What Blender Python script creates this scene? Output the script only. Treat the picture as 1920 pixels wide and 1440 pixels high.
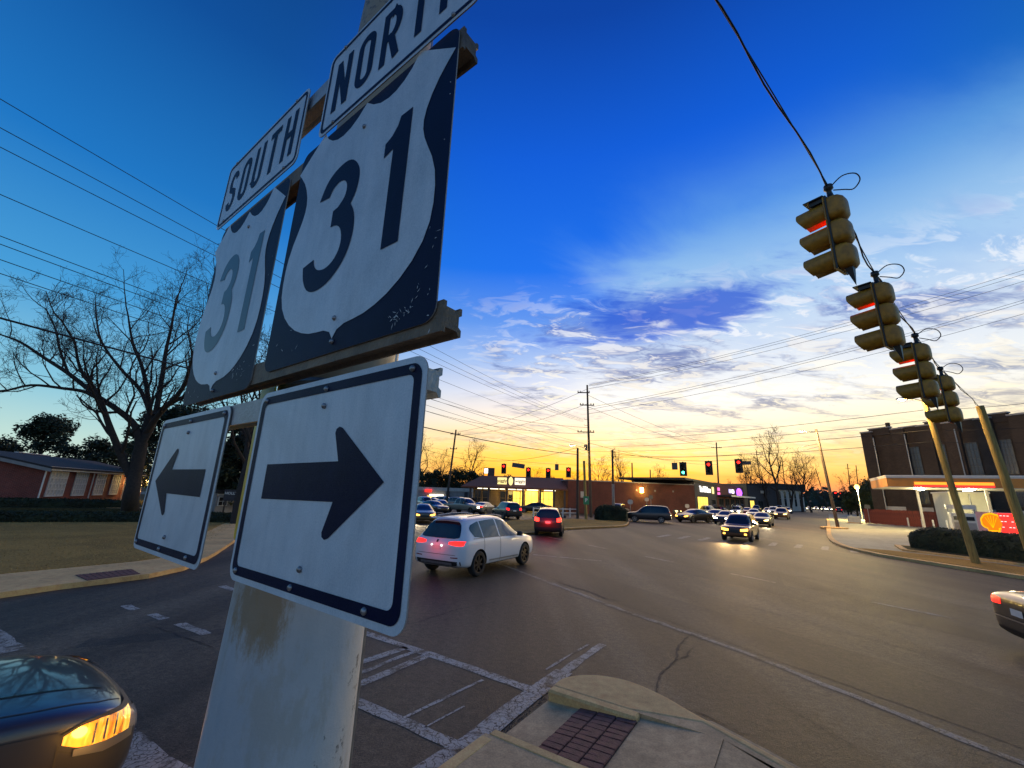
import bpy, bmesh, math, random
from mathutils import Vector, Matrix
from mathutils.bvhtree import BVHTree

R = math.radians
SC = bpy.context.scene
COL = SC.collection
for o in list(bpy.data.objects):
    bpy.data.objects.remove(o)

# ---------------------------------------------------------------- camera
CAM_H = 2.5
cam_d = bpy.data.cameras.new('camera')
cam_d.sensor_width = 36.0
cam_d.sensor_fit = 'HORIZONTAL'
cam_d.lens = 14.625
cam_d.clip_start = 0.05
cam_d.clip_end = 4000.0
cam = bpy.data.objects.new('camera', cam_d)
COL.objects.link(cam)
roll = math.atan(0.033)
pitch = math.atan((926 - 720) * math.cos(roll) / 780.0)
cF = Vector((0, math.cos(pitch), math.sin(pitch)))
cU0 = Vector((0, -math.sin(pitch), math.cos(pitch)))
cR0 = Vector((1, 0, 0))
cR = cR0 * math.cos(roll) + cU0 * math.sin(roll)
cU = cU0 * math.cos(roll) - cR0 * math.sin(roll)
cam.matrix_world = Matrix(((cR.x, cU.x, -cF.x, 0), (cR.y, cU.y, -cF.y, 0), (cR.z, cU.z, -cF.z, CAM_H), (0, 0, 0, 1)))
SC.camera = cam

# ---------------------------------------------------------------- exposure and sampling
SC.view_settings.view_transform = 'Standard'
SC.view_settings.look = 'None'
SC.view_settings.exposure = 0.12
SC.view_settings.gamma = 1.0
SC.view_settings.use_curve_mapping = False
SC.render.engine = 'CYCLES'
SC.cycles.use_denoising = True
SC.cycles.max_bounces = 5
SC.cycles.diffuse_bounces = 2
SC.cycles.glossy_bounces = 3
SC.cycles.transmission_bounces = 3
SC.cycles.transparent_max_bounces = 4
SC.cycles.sample_clamp_indirect = 4.0
SC.cycles.caustics_reflective = False
SC.cycles.caustics_refractive = False


def s2l(c):
    """display colour 0..255 to linear"""
    r = []
    for v in c:
        v = v / 255.0
        r.append(v / 12.92 if v <= 0.04045 else ((v + 0.055) / 1.055) ** 2.4)
    return (r[0], r[1], r[2], 1.0)


class NT:
    """small node-tree helper"""

    def __init__(self, tree):
        self.t = tree

    def n(self, kind, **kw):
        nd = self.t.nodes.new(kind)
        for k, v in kw.items():
            setattr(nd, k, v)
        return nd

    def link(self, a, b):
        self.t.links.new(a, b)

    def put(self, sock, v):
        if hasattr(v, 'is_output'):
            self.t.links.new(v, sock)
        else:
            sock.default_value = v

    def math(self, op, a, b=0.0, c=0.0, clamp=False):
        nd = self.n('ShaderNodeMath', operation=op, use_clamp=clamp)
        self.put(nd.inputs[0], a)
        self.put(nd.inputs[1], b)
        self.put(nd.inputs[2], c)
        return nd.outputs[0]

    def vmath(self, op, a, b=None, scale=None):
        nd = self.n('ShaderNodeVectorMath', operation=op)
        self.put(nd.inputs[0], a)
        if b is not None:
            self.put(nd.inputs[1], b)
        if scale is not None:
            self.put(nd.inputs[3], scale)
        return nd.outputs[1] if op in ('DOT_PRODUCT', 'LENGTH') else nd.outputs[0]

    def ramp(self, fac, stops, interp='LINEAR'):
        nd = self.n('ShaderNodeValToRGB')
        nd.color_ramp.interpolation = interp
        el = nd.color_ramp.elements
        while len(el) < len(stops):
            el.new(0.5)
        for e, (p, c) in zip(el, stops):
            e.position = p
            e.color = c if len(c) == 4 else (c[0], c[1], c[2], 1)
        self.put(nd.inputs[0], fac)
        return nd.outputs[0]

    def smooth(self, v, a, b):
        nd = self.n('ShaderNodeMapRange', interpolation_type='SMOOTHSTEP')
        self.put(nd.inputs[0], v)
        nd.inputs[1].default_value = a
        nd.inputs[2].default_value = b
        return nd.outputs[0]

    def mix(self, fac, a, b, blend='MIX'):
        nd = self.n('ShaderNodeMix', data_type='RGBA', blend_type=blend)
        self.put(nd.inputs[0], fac)
        self.put(nd.inputs[6], a)
        self.put(nd.inputs[7], b)
        return nd.outputs[2]

    def noise(self, vec, scale, detail=4.0, rough=0.55, dist=0.0):
        nd = self.n('ShaderNodeTexNoise')
        if vec is not None:
            self.put(nd.inputs['Vector'], vec)
        nd.inputs['Scale'].default_value = scale
        nd.inputs['Detail'].default_value = detail
        nd.inputs['Roughness'].default_value = rough
        nd.inputs['Distortion'].default_value = dist
        return nd.outputs[0]


# ---------------------------------------------------------------- sky (dusk)
SUN_AZ = 16.0     # degrees right of +Y, where the sun went down
SUN_EL = 1.5
world = bpy.data.worlds.new('World')
SC.world = world
world.use_nodes = True
wt = NT(world.node_tree)
world.node_tree.nodes.clear()
tc = wt.n('ShaderNodeTexCoord')
vdir = tc.outputs['Generated']
sep = wt.n('ShaderNodeSeparateXYZ')
wt.link(vdir, sep.inputs[0])
zc = sep.outputs[2]
el01 = wt.math('DIVIDE', wt.math('ARCSINE', wt.math('MAXIMUM', zc, 0.0)), math.pi / 2)   # 0 horizon, 1 zenith
horiz = wt.vmath('NORMALIZE', wt.vmath('MULTIPLY', vdir, (1, 1, 0)))
sdot = wt.vmath('DOT_PRODUCT', horiz, (math.sin(R(SUN_AZ)), math.cos(R(SUN_AZ)), 0))
glow = wt.smooth(sdot, 0.58, 1.0)


def deg(stops):
    return [(a / 90.0, s2l(c)) for a, c in stops]


sky_away = wt.ramp(el01, deg([(0, (214, 222, 200)), (4, (182, 214, 208)), (9, (128, 190, 214)), (18, (64, 150, 208)), (30, (22, 112, 188)), (46, (4, 74, 148)), (62, (2, 52, 116)), (88, (2, 50, 114))]))
sky_sun = wt.ramp(el01, deg([(0, (238, 128, 56)), (1.6, (248, 160, 36)), (3.4, (252, 182, 34)), (5.2, (252, 196, 80)), (7.4, (250, 212, 148)), (10, (238, 220, 200)), (13.5, (212, 214, 228)), (18, (160, 188, 236)), (23, (92, 146, 232)), (30, (10, 108, 230)), (43, (0, 88, 210)), (56, (0, 62, 158)), (88, (2, 48, 114))]))
# opposite the sunset the low sky is paler and greyer
sky_back = wt.ramp(el01, deg([(0, (160, 168, 186)), (7, (170, 182, 202)), (16, (138, 172, 206)), (30, (78, 138, 190)), (48, (26, 94, 164)), (66, (4, 62, 136)), (88, (2, 50, 114))]))
sky = wt.mix(wt.smooth(sdot, 0.35, -0.65), sky_away, sky_back)
sky = wt.mix(glow, sky, sky_sun)
# flat cloud sheet: project the direction to a plane overhead
den = wt.math('ADD', zc, 0.13)
pl = wt.n('ShaderNodeCombineXYZ')
wt.link(wt.math('DIVIDE', sep.outputs[0], den), pl.inputs[0])
wt.link(wt.math('DIVIDE', sep.outputs[1], den), pl.inputs[1])
rot = wt.n('ShaderNodeMapping')
rot.inputs['Rotation'].default_value = (0, 0, R(-30))
rot.inputs['Scale'].default_value = (0.62, 1.25, 1.0)
rot.inputs['Location'].default_value = (7.3, 2.9, 0.0)
wt.link(pl.outputs[0], rot.inputs[0])
plv = rot.outputs[0]
big = wt.noise(plv, 1.0, 3, 0.5, 0.5)
mid = wt.noise(plv, 2.6, 6, 0.60, 0.5)
fine = wt.noise(plv, 8.5, 4, 0.62, 0.9)
# bank of high cloud to the right of the sunset, ragged at its edge
veil_c = Vector((math.sin(R(36)) * math.cos(R(12)), math.cos(R(36)) * math.cos(R(12)), math.sin(R(12))))
veil = wt.vmath('DOT_PRODUCT', vdir, tuple(veil_c))
veil = wt.math('ADD', veil, wt.math('MULTIPLY', wt.math('SUBTRACT', big, 0.5), 0.40))
veil = wt.math('ADD', veil, wt.math('MULTIPLY', wt.math('SUBTRACT', mid, 0.5), 0.22))
veil_m = wt.math('MULTIPLY', wt.smooth(veil, 0.82, 0.975), wt.math('SUBTRACT', 1.0, wt.smooth(zc, 0.44, 0.70)))
veil_col = wt.ramp(el01, deg([(0, (246, 160, 90)), (2.5, (252, 190, 76)), (5, (250, 214, 132)), (8, (244, 226, 184)), (12, (238, 236, 230)), (17, (220, 228, 238)), (24, (170, 202, 234)), (34, (116, 176, 222)), (60, (60, 130, 200))]))
sky = wt.mix(wt.math('MULTIPLY', veil_m, 0.92), sky, veil_col)
# darker cloudlets with blue between, rippled
mott = wt.math('ADD', wt.math('MULTIPLY', mid, 0.62), wt.math('MULTIPLY', fine, 0.38))
cl = wt.smooth(mott, 0.475, 0.60)
band = wt.math('MULTIPLY', wt.smooth(zc, 0.04, 0.15), wt.math('SUBTRACT', 1.0, wt.smooth(zc, 0.36, 0.50)))
near = wt.smooth(veil, 0.70, 0.90)
clm = wt.math('MULTIPLY', wt.math('MULTIPLY', cl, band), near)
dark_col = wt.ramp(el01, deg([(0, (206, 120, 70)), (4, (200, 150, 90)), (8, (150, 142, 146)), (13, (92, 112, 156)), (19, (48, 86, 168)), (26, (18, 78, 196)), (40, (10, 80, 196))]))
sky = wt.mix(wt.math('MULTIPLY', clm, 0.80), sky, dark_col)
rip = wt.math('MULTIPLY', wt.math('MULTIPLY', wt.smooth(fine, 0.49, 0.62), band), near)
sky = wt.mix(wt.math('MULTIPLY', rip, 0.75), sky, wt.ramp(el01, deg([(0, (255, 200, 120)), (8, (255, 240, 200)), (20, (240, 242, 246)), (40, (200, 220, 240))])))
# a dark blue cloud standing before the pale edge of the bank
dk_az, dk_el = 20.0, 23.5
dr = wt.vmath('DOT_PRODUCT', vdir, (math.cos(R(dk_az)), -math.sin(R(dk_az)), 0))
du = wt.math('SUBTRACT', zc, wt.math('MULTIPLY_ADD', dr, 0.10, math.sin(R(dk_el))))
dd_ = wt.math('SQRT', wt.math('ADD', wt.math('POWER', wt.math('DIVIDE', dr, 0.20), 2.0), wt.math('POWER', wt.math('DIVIDE', du, 0.052), 2.0)))
dd_ = wt.math('ADD', dd_, wt.math('MULTIPLY', wt.math('SUBTRACT', mid, 0.5), 3.6))
dd_ = wt.math('ADD', dd_, wt.math('MULTIPLY', wt.math('SUBTRACT', fine, 0.5), 1.6))
dmk = wt.math('SUBTRACT', 1.0, wt.smooth(dd_, 0.35, 1.35))
sky = wt.mix(wt.math('MULTIPLY', dmk, 0.85), sky, s2l((8, 82, 204)))
# low streaks across the glow
strk = wt.n('ShaderNodeMapping')
strk.inputs['Scale'].default_value = (2.2, 2.2, 26.0)
wt.link(vdir, strk.inputs[0])
sn = wt.noise(strk.outputs[0], 1.6, 4, 0.55, 0.3)
sm = wt.math('MULTIPLY', wt.smooth(sn, 0.5, 0.68), wt.math('MULTIPLY', glow, wt.math('SUBTRACT', 1.0, wt.smooth(zc, 0.08, 0.17))))
sky = wt.mix(wt.math('MULTIPLY', sm, 0.34), sky, s2l((206, 140, 84)))
pink = wt.math('MULTIPLY', wt.smooth(wt.vmath('DOT_PRODUCT', horiz, (math.sin(R(38)), math.cos(R(38)), 0)), 0.965, 1.0), wt.math('SUBTRACT', 1.0, wt.smooth(zc, 0.015, 0.085)))
sky = wt.mix(wt.math('MULTIPLY', pink, 0.6), sky, s2l((232, 110, 96)))
nish = wt.n('ShaderNodeTexSky', sky_type='NISHITA')
nish.sun_disc = False
nish.sun_elevation = R(SUN_EL)
nish.sun_rotation = R(SUN_AZ)
bgA = wt.n('ShaderNodeBackground')
wt.link(sky, bgA.inputs[0])
# the western sky is far brighter than the rest
bright = wt.math('MULTIPLY', glow, wt.math('SUBTRACT', 1.0, wt.smooth(zc, 0.06, 0.34)))
wt.link(wt.math('MULTIPLY_ADD', bright, 0.30, 1.0), bgA.inputs[1])
bgB = wt.n('ShaderNodeBackground')
wt.link(nish.outputs[0], bgB.inputs[0])
bgB.inputs[1].default_value = 0.012
add = wt.n('ShaderNodeAddShader')
wt.link(bgA.outputs[0], add.inputs[0])
wt.link(bgB.outputs[0], add.inputs[1])
wo = wt.n('ShaderNodeOutputWorld')
wt.link(add.outputs[0], wo.inputs[0])

# ---------------------------------------------------------------- the last of the sun, already soft
sun_d = bpy.data.lights.new('sun', 'SUN')
sun_d.energy = 0.8
sun_d.angle = R(45)
sun_d.color = (1.0, 0.68, 0.30)
sun = bpy.data.objects.new('sun', sun_d)
COL.objects.link(sun)
sv = Vector((math.sin(R(SUN_AZ)) * math.cos(R(17)), math.cos(R(SUN_AZ)) * math.cos(R(17)), math.sin(R(17))))
sun.rotation_euler = sv.to_track_quat('Z', 'Y').to_euler()


# ================================================================ helpers
MATS = {}


def bsdf_mat(name):
    m = bpy.data.materials.new(name)
    m.use_nodes = True
    t = NT(m.node_tree)
    b = m.node_tree.nodes['Principled BSDF']
    MATS[name] = m
    return m, t, b


def mat(name, col, rough=0.6, metal=0.0, var=0.0, scale=6.0, bump=0.0, spec=0.5, coat=0.0, detail=5.0):
    """plain material with mottled colour and fine relief"""
    m, t, b = bsdf_mat(name)
    c = (col[0], col[1], col[2], 1)
    b.inputs['Roughness'].default_value = rough
    b.inputs['Metallic'].default_value = metal
    b.inputs['Specular IOR Level'].default_value = spec
    b.inputs['Coat Weight'].default_value = coat
    b.inputs['Coat Roughness'].default_value = 0.05
    if var > 0:
        tcx = t.n('ShaderNodeTexCoord')
        nz = t.noise(tcx.outputs['Object'], scale, detail, 0.6)
        lo = tuple(v * (1 - var) for v in col) + (1,)
        hi = tuple(min(1, v * (1 + var)) for v in col) + (1,)
        t.link(t.ramp(nz, [(0.3, lo), (0.7, hi)]), b.inputs['Base Color'])
        t.link(t.math('MULTIPLY_ADD', nz, 0.25, rough - 0.12), b.inputs['Roughness'])
        if bump > 0:
            bp = t.n('ShaderNodeBump')
            bp.inputs['Strength'].default_value = bump
            bp.inputs['Distance'].default_value = 0.02
            t.link(t.noise(tcx.outputs['Object'], scale * 6, 3, 0.6), bp.inputs['Height'])
            t.link(bp.outputs[0], b.inputs['Normal'])
    else:
        b.inputs['Base Color'].default_value = c
    return m


def glow_mat(name, col, strength):
    m, t, b = bsdf_mat(name)
    b.inputs['Base Color'].default_value = (col[0] * 0.6, col[1] * 0.6, col[2] * 0.6, 1)
    b.inputs['Emission Color'].default_value = (col[0], col[1], col[2], 1)
    b.inputs['Emission Strength'].default_value = strength
    b.inputs['Roughness'].default_value = 0.3
    return m


class MB:
    """collects faces for one mesh"""

    def __init__(self):
        self.v = []
        self.f = []
        self.m = []
        self.k = 0

    def add(self, vs, fs, k=None):
        o = len(self.v)
        self.v += [tuple(p) for p in vs]
        for f in fs:
            self.f.append(tuple(i + o for i in f))
            self.m.append(self.k if k is None else k)
        return self

    def box(self, x0, x1, y0, y1, z0, z1, k=None, mtx=None):
        vs = [(x, y, z) for z in (z0, z1) for y in (y0, y1) for x in (x0, x1)]
        if mtx is not None:
            vs = [tuple(mtx @ Vector(p)) for p in vs]
        return self.add(vs, [(0, 2, 3, 1), (4, 5, 7, 6), (0, 1, 5, 4), (2, 6, 7, 3), (0, 4, 6, 2), (1, 3, 7, 5)], k)

    def bevbox(self, x0, x1, y0, y1, z0, z1, b=0.02, k=None, mtx=None):
        """box with chamfered vertical and top edges"""
        ring = lambda i, z: [(x0 + i, y0 + b, z), (x0 + b, y0 + i, z), (x1 - b, y0 + i, z), (x1 - i, y0 + b, z), (x1 - i, y1 - b, z), (x1 - b, y1 - i, z), (x0 + b, y1 - i, z), (x0 + i, y1 - b, z)]
        rs = [ring(0, z0), ring(0, z1 - b), ring(b * 0.8, z1)]
        vs = [p for r in rs for p in r]
        if mtx is not None:
            vs = [tuple(mtx @ Vector(p)) for p in vs]
        fs = [tuple(range(7, -1, -1)), tuple(range(16, 24))]
        for j in range(2):
            for i in range(8):
                fs.append((j * 8 + i, j * 8 + (i + 1) % 8, j * 8 + 8 + (i + 1) % 8, j * 8 + 8 + i))
        return self.add(vs, fs, k)

    def tube(self, pts, rad, n=6, cap=True, k=None):
        pts = [Vector(p) for p in pts]
        if not isinstance(rad, (list, tuple)):
            rad = [rad] * len(pts)
        vs, fs = [], []
        ref = None
        for i, p in enumerate(pts):
            if i == 0:
                d = pts[1] - pts[0]
            elif i == len(pts) - 1:
                d = pts[-1] - pts[-2]
            else:
                d = pts[i + 1] - pts[i - 1]
            if d.length < 1e-9:
                d = Vector((0, 0, 1))
            d.normalize()
            if ref is None:
                ref = Vector((0, 0, 1)) if abs(d.z) < 0.9 else Vector((1, 0, 0))
            a = d.cross(ref)
            if a.length < 1e-5:
                a = d.cross(Vector((0.3, 0.9, 0.1)))
            a.normalize()
            b = a.cross(d)
            ref = b
            for j in range(n):
                t = 2 * math.pi * j / n
                vs.append(p + a * (math.cos(t) * rad[i]) + b * (math.sin(t) * rad[i]))
        for i in range(len(pts) - 1):
            for j in range(n):
                fs.append((i * n + j, i * n + (j + 1) % n, (i + 1) * n + (j + 1) % n, (i + 1) * n + j))
        if cap:
            fs.append(tuple(range(n)))
            fs.append(tuple(range((len(pts) - 1) * n + n - 1, (len(pts) - 1) * n - 1, -1)))
        return self.add(vs, fs, k)

    def lathe(self, prof, n=16, axis='z', o=(0, 0, 0), k=None):
        vs, fs = [], []
        for (r, h) in prof:
            for j in range(n):
                t = 2 * math.pi * j / n
                c, s = r * math.cos(t), r * math.sin(t)
                p = (c, s, h) if axis == 'z' else ((h, c, s) if axis == 'x' else (c, h, s))
                vs.append((p[0] + o[0], p[1] + o[1], p[2] + o[2]))
        for i in range(len(prof) - 1):
            for j in range(n):
                fs.append((i * n + j, i * n + (j + 1) % n, (i + 1) * n + (j + 1) % n, (i + 1) * n + j))
        return self.add(vs, fs, k)

    def prism(self, poly, z0, z1, k=None, side=None, mtx=None):
        """vertical extrusion of a polygon"""
        n = len(poly)
        vs = [(p[0], p[1], z0) for p in poly] + [(p[0], p[1], z1) for p in poly]
        if mtx is not None:
            vs = [tuple(mtx @ Vector(p)) for p in vs]
        self.add(vs, [tuple(range(n, 2 * n))], k)
        o = len(self.v) - 2 * n
        self.f.append(tuple(o + i for i in range(n - 1, -1, -1)))
        self.m.append(self.k if k is None else k)
        for i in range(n):
            self.f.append((o + i, o + (i + 1) % n, o + n + (i + 1) % n, o + n + i))
            self.m.append(side if side is not None else (self.k if k is None else k))
        return self

    def mesh(self, name, mats, smooth=False, fix=True):
        me = bpy.data.meshes.new(name)
        me.from_pydata(self.v, [], self.f)
        for m in (mats if isinstance(mats, (list, tuple)) else [mats]):
            me.materials.append(MATS[m] if isinstance(m, str) else m)
        me.polygons.foreach_set('material_index', self.m)
        if smooth:
            me.polygons.foreach_set('use_smooth', [True] * len(self.f))
        me.update()
        if fix:
            bm = bmesh.new()
            bm.from_mesh(me)
            bmesh.ops.recalc_face_normals(bm, faces=bm.faces)
            bm.to_mesh(me)
            bm.free()
        return me

    def build(self, name, mats, parent=None, smooth=False, fix=True):
        return obj(name, self.mesh(name, mats, smooth, fix), parent)


def obj(name, data, parent=None):
    o = bpy.data.objects.new(name, data)
    COL.objects.link(o)
    if parent is not None:
        o.parent = parent
    return o


def tag(o, label=None, cat=None, group=None, kind=None):
    if label:
        o['label'] = label
    if cat:
        o['category'] = cat
    if group:
        o['group'] = group
    if kind:
        o['kind'] = kind
    return o


def thing(name, label, cat, loc=(0, 0, 0), rz=0.0, group=None):
    o = bpy.data.objects.new(name, None)
    COL.objects.link(o)
    o.empty_display_size = 0.3
    o.location = (loc[0], loc[1], loc[2] if len(loc) > 2 else 0.0)
    o.rotation_euler = (0, 0, rz)
    return tag(o, label, cat, group)


def struct(name, mb, mats, smooth=False):
    o = mb.build(name, mats, None, smooth)
    o['kind'] = 'structure'
    return o


def copy_tree(o, parent=None):
    c = o.copy()
    COL.objects.link(c)
    c.parent = parent
    for ch in o.children:
        copy_tree(ch, c)
    return c


def smooth_by_angle(o, ang=35):
    me = o.data
    bm = bmesh.new()
    bm.from_mesh(me)
    for e in bm.edges:
        e.smooth = len(e.link_faces) == 2 and e.calc_face_angle(0) < R(ang)
    for f in bm.faces:
        f.smooth = True
    bm.to_mesh(me)
    bm.free()
    return o


def light(name, loc, energy, col, radius=0.15, parent=None, spot=None, direction=None, blend=0.6):
    d = bpy.data.lights.new(name, 'SPOT' if spot else 'POINT')
    d.energy = energy
    d.color = col
    d.shadow_soft_size = radius
    if spot:
        d.spot_size = R(spot)
        d.spot_blend = blend
    o = obj(name, d, parent)
    o.location = loc
    if direction is not None:
        o.rotation_euler = Vector(direction).to_track_quat('-Z', 'Y').to_euler()
    return o


def text_mesh(txt, size, depth=0.0, bold=0.0, squeeze=1.0):
    cu = bpy.data.curves.new('lettering', 'FONT')
    cu.body = txt
    cu.size = size
    cu.extrude = depth
    cu.offset = bold
    cu.align_x = 'CENTER'
    cu.align_y = 'CENTER'
    cu.resolution_u = 2
    t = bpy.data.objects.new('lettering', cu)
    COL.objects.link(t)
    bpy.context.view_layer.update()
    me = bpy.data.meshes.new_from_object(t.evaluated_get(bpy.context.evaluated_depsgraph_get()))
    bpy.data.objects.remove(t)
    for v in me.vertices:
        v.co.x *= squeeze
    return me


def spline(pts, n=6, closed=False):
    """Catmull-Rom through points (tuples of any dimension)"""
    out = []
    N = len(pts)
    rng = range(N if closed else N - 1)
    for i in rng:
        g = (lambda j: pts[j % N]) if closed else (lambda j: pts[max(0, min(N - 1, j))])
        p0, p1, p2, p3 = g(i - 1), g(i), g(i + 1), g(i + 2)
        for s in range(n):
            t = s / n
            out.append(tuple(0.5 * (2 * b + (c - a) * t + (2 * a - 5 * b + 4 * c - d) * t * t + (3 * b - a - 3 * c + d) * t ** 3) for a, b, c, d in zip(p0, p1, p2, p3)))
    if not closed:
        out.append(tuple(pts[-1]))
    return out


def az(a):
    """unit vector for an azimuth in degrees right of +Y"""
    return Vector((math.sin(R(a)), math.cos(R(a)), 0))

# ================================================================ materials of the place
def make_asphalt(name, worn=False, base=(0.076, 0.060, 0.042), amount=0.72):
    m, t, b = bsdf_mat(name)
    co = t.n('ShaderNodeTexCoord').outputs['Object']
    n1 = t.noise(co, 0.09, 4, 0.6, 0.6)
    n2 = t.noise(co, 0.7, 6, 0.62, 0.4)
    n3 = t.noise(co, 38.0, 4, 0.75)
    n4 = t.noise(co, 9.0, 6, 0.75, 0.3)
    v1 = t.ramp(n1, [(0.32, tuple(x * 0.72 for x in base)), (0.62, tuple(x * 1.25 for x in base))])
    c = t.mix(0.55, v1, t.ramp(n2, [(0.3, tuple(x * 0.6 for x in base)), (0.7, tuple(x * 1.35 for x in base))]))
    c = t.mix(0.75, c, t.ramp(n3, [(0.34, (0.12, 0.12, 0.12)), (0.68, (0.95, 0.93, 0.9))]), 'OVERLAY')
    c = t.mix(0.6, c, t.ramp(n4, [(0.36, (0.18, 0.17, 0.16)), (0.64, (0.82, 0.81, 0.79))]), 'OVERLAY')
    # wheel-polished lanes along the two streets
    for ang, sc in ((-26, 0.42), (37, 0.36)):
        mp = t.n('ShaderNodeMapping')
        mp.inputs['Rotation'].default_value = (0, 0, R(ang))
        mp.inputs['Scale'].default_value = (sc, 0.012, 1)
        t.link(co, mp.inputs[0])
        st = t.noise(mp.outputs[0], 1.6, 3, 0.5, 0.1)
        c = t.mix(0.7, c, t.ramp(st, [(0.38, (0.22, 0.215, 0.21)), (0.62, (0.72, 0.71, 0.68))]), 'OVERLAY')
    # crack lines, only in some places
    wob = t.vmath('ADD', co, t.vmath('SCALE', t.n('ShaderNodeTexNoise').outputs[1], scale=0.0))
    nzc = t.n('ShaderNodeTexNoise')
    nzc.inputs['Scale'].default_value = 1.3
    nzc.inputs['Detail'].default_value = 6
    t.link(co, nzc.inputs['Vector'])
    wob = t.vmath('ADD', co, t.vmath('SCALE', t.vmath('SUBTRACT', nzc.outputs[1], (0.5, 0.5, 0.5)), scale=1.3))
    for sc, wd, lo in ((0.16, 0.0045, 0.46), (0.75, 0.009, 0.57)):
        vo = t.n('ShaderNodeTexVoronoi', feature='DISTANCE_TO_EDGE')
        vo.inputs['Scale'].default_value = sc
        t.link(wob, vo.inputs['Vector'])
        ln = t.math('SUBTRACT', 1.0, t.smooth(vo.outputs['Distance'], wd * 0.25, wd))
        mk = t.smooth(t.noise(co, 0.3, 3, 0.5), lo, lo + 0.1)
        c = t.mix(t.math('MULTIPLY', t.math('MULTIPLY', ln, mk), 0.85), c, (0.018, 0.016, 0.016, 1))
    if worn:
        # road paint: cracked and rubbed away in patches
        vo = t.n('ShaderNodeTexVoronoi', feature='DISTANCE_TO_EDGE')
        vo.inputs['Scale'].default_value = 8.5
        t.link(wob, vo.inputs['Vector'])
        cr = t.smooth(vo.outputs['Distance'], 0.015, 0.06)
        wear = t.smooth(t.noise(co, 2.4, 7, 0.72, 0.3), 0.36, 0.52)
        k = t.math('MULTIPLY', cr, wear)
        k = t.math('MULTIPLY', k, t.smooth(n3, 0.25, 0.5))
        pc = t.ramp(n2, [(0.3, (0.44, 0.41, 0.36)), (0.7, (0.68, 0.64, 0.57))])
        c = t.mix(t.math('MULTIPLY', k, amount), c, pc)
    t.link(c, b.inputs['Base Color'])
    rr = t.math('MULTIPLY_ADD', n2, 0.12, 0.58)
    t.link(rr, b.inputs['Roughness'])
    b.inputs['Specular IOR Level'].default_value = 0.27
    bp = t.n('ShaderNodeBump')
    bp.inputs['Strength'].default_value = 0.9
    bp.inputs['Distance'].default_value = 0.009
    t.link(t.noise(co, 60.0, 3, 0.75), bp.inputs['Height'])
    bp2 = t.n('ShaderNodeBump')
    bp2.inputs['Strength'].default_value = 0.25
    bp2.inputs['Distance'].default_value = 0.05
    t.link(n4, bp2.inputs['Height'])
    t.link(bp.outputs[0], bp2.inputs['Normal'])
    t.link(bp2.outputs[0], b.inputs['Normal'])
    return m


make_asphalt('asphalt')
make_asphalt('road_paint', worn=True)
make_asphalt('faded_paint', worn=True, amount=0.38)
make_asphalt('asphalt_patch', base=(0.044, 0.036, 0.028))
make_asphalt('asphalt_pale', base=(0.090, 0.071, 0.052))
mat('crack_fill', (0.014, 0.012, 0.011), 0.8)


def make_concrete(name, base, stain=0.5, scale=1.0):
    m, t, b = bsdf_mat(name)
    co = t.n('ShaderNodeTexCoord').outputs['Object']
    n1 = t.noise(co, 0.8 * scale, 6, 0.65, 0.5)
    n2 = t.noise(co, 7.0 * scale, 6, 0.7)
    n3 = t.noise(co, 55.0 * scale, 2, 0.6)
    c = t.ramp(n1, [(0.3, tuple(x * (1 - stain * 0.6) for x in base)), (0.68, tuple(x * 1.15 for x in base))])
    c = t.mix(0.5, c, t.ramp(n2, [(0.3, (0.25, 0.24, 0.2)), (0.7, (0.72, 0.72, 0.7))]), 'OVERLAY')
    c = t.mix(0.3, c, t.ramp(n3, [(0.3, (0.2, 0.2, 0.2)), (0.7, (0.8, 0.8, 0.8))]), 'OVERLAY')
    t.link(c, b.inputs['Base Color'])
    b.inputs['Roughness'].default_value = 0.82
    bp = t.n('ShaderNodeBump')
    bp.inputs['Strength'].default_value = 0.5
    bp.inputs['Distance'].default_value = 0.008
    t.link(n2, bp.inputs['Height'])
    t.link(bp.outputs[0], b.inputs['Normal'])
    return m


make_concrete('kerb_concrete', (0.70, 0.43, 0.17))
make_concrete('walk_concrete', (0.52, 0.34, 0.175))
make_concrete('forecourt_concrete', (0.36, 0.33, 0.24), 0.35, 0.5)
mat('brick_paver', (0.15, 0.055, 0.042), 0.8, var=0.4, scale=9, bump=0.5)
mat('paver_joint', (0.035, 0.022, 0.022), 0.9, var=0.2, scale=20)


def make_grass(name, a, b_, scale=1.0):
    m, t, b = bsdf_mat(name)
    co = t.n('ShaderNodeTexCoord').outputs['Object']
    n1 = t.noise(co, 0.35 * scale, 6, 0.65, 0.6)
    n2 = t.noise(co, 14.0 * scale, 5, 0.75, 0.4)
    c = t.mix(t.smooth(n1, 0.35, 0.65), a + (1,), b_ + (1,))
    c = t.mix(0.7, c, t.ramp(n2, [(0.3, (0.16, 0.15, 0.12)), (0.7, (0.86, 0.84, 0.78))]), 'OVERLAY')
    t.link(c, b.inputs['Base Color'])
    b.inputs['Roughness'].default_value = 0.95
    b.inputs['Specular IOR Level'].default_value = 0.1
    bp = t.n('ShaderNodeBump')
    bp.inputs['Strength'].default_value = 1.0
    bp.inputs['Distance'].default_value = 0.06
    t.link(n2, bp.inputs['Height'])
    t.link(bp.outputs[0], b.inputs['Normal'])
    return m


make_grass('dry_lawn', (0.42, 0.265, 0.085), (0.29, 0.19, 0.066))
make_grass('rough_ground', (0.075, 0.065, 0.035), (0.055, 0.055, 0.03), 0.5)


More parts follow.
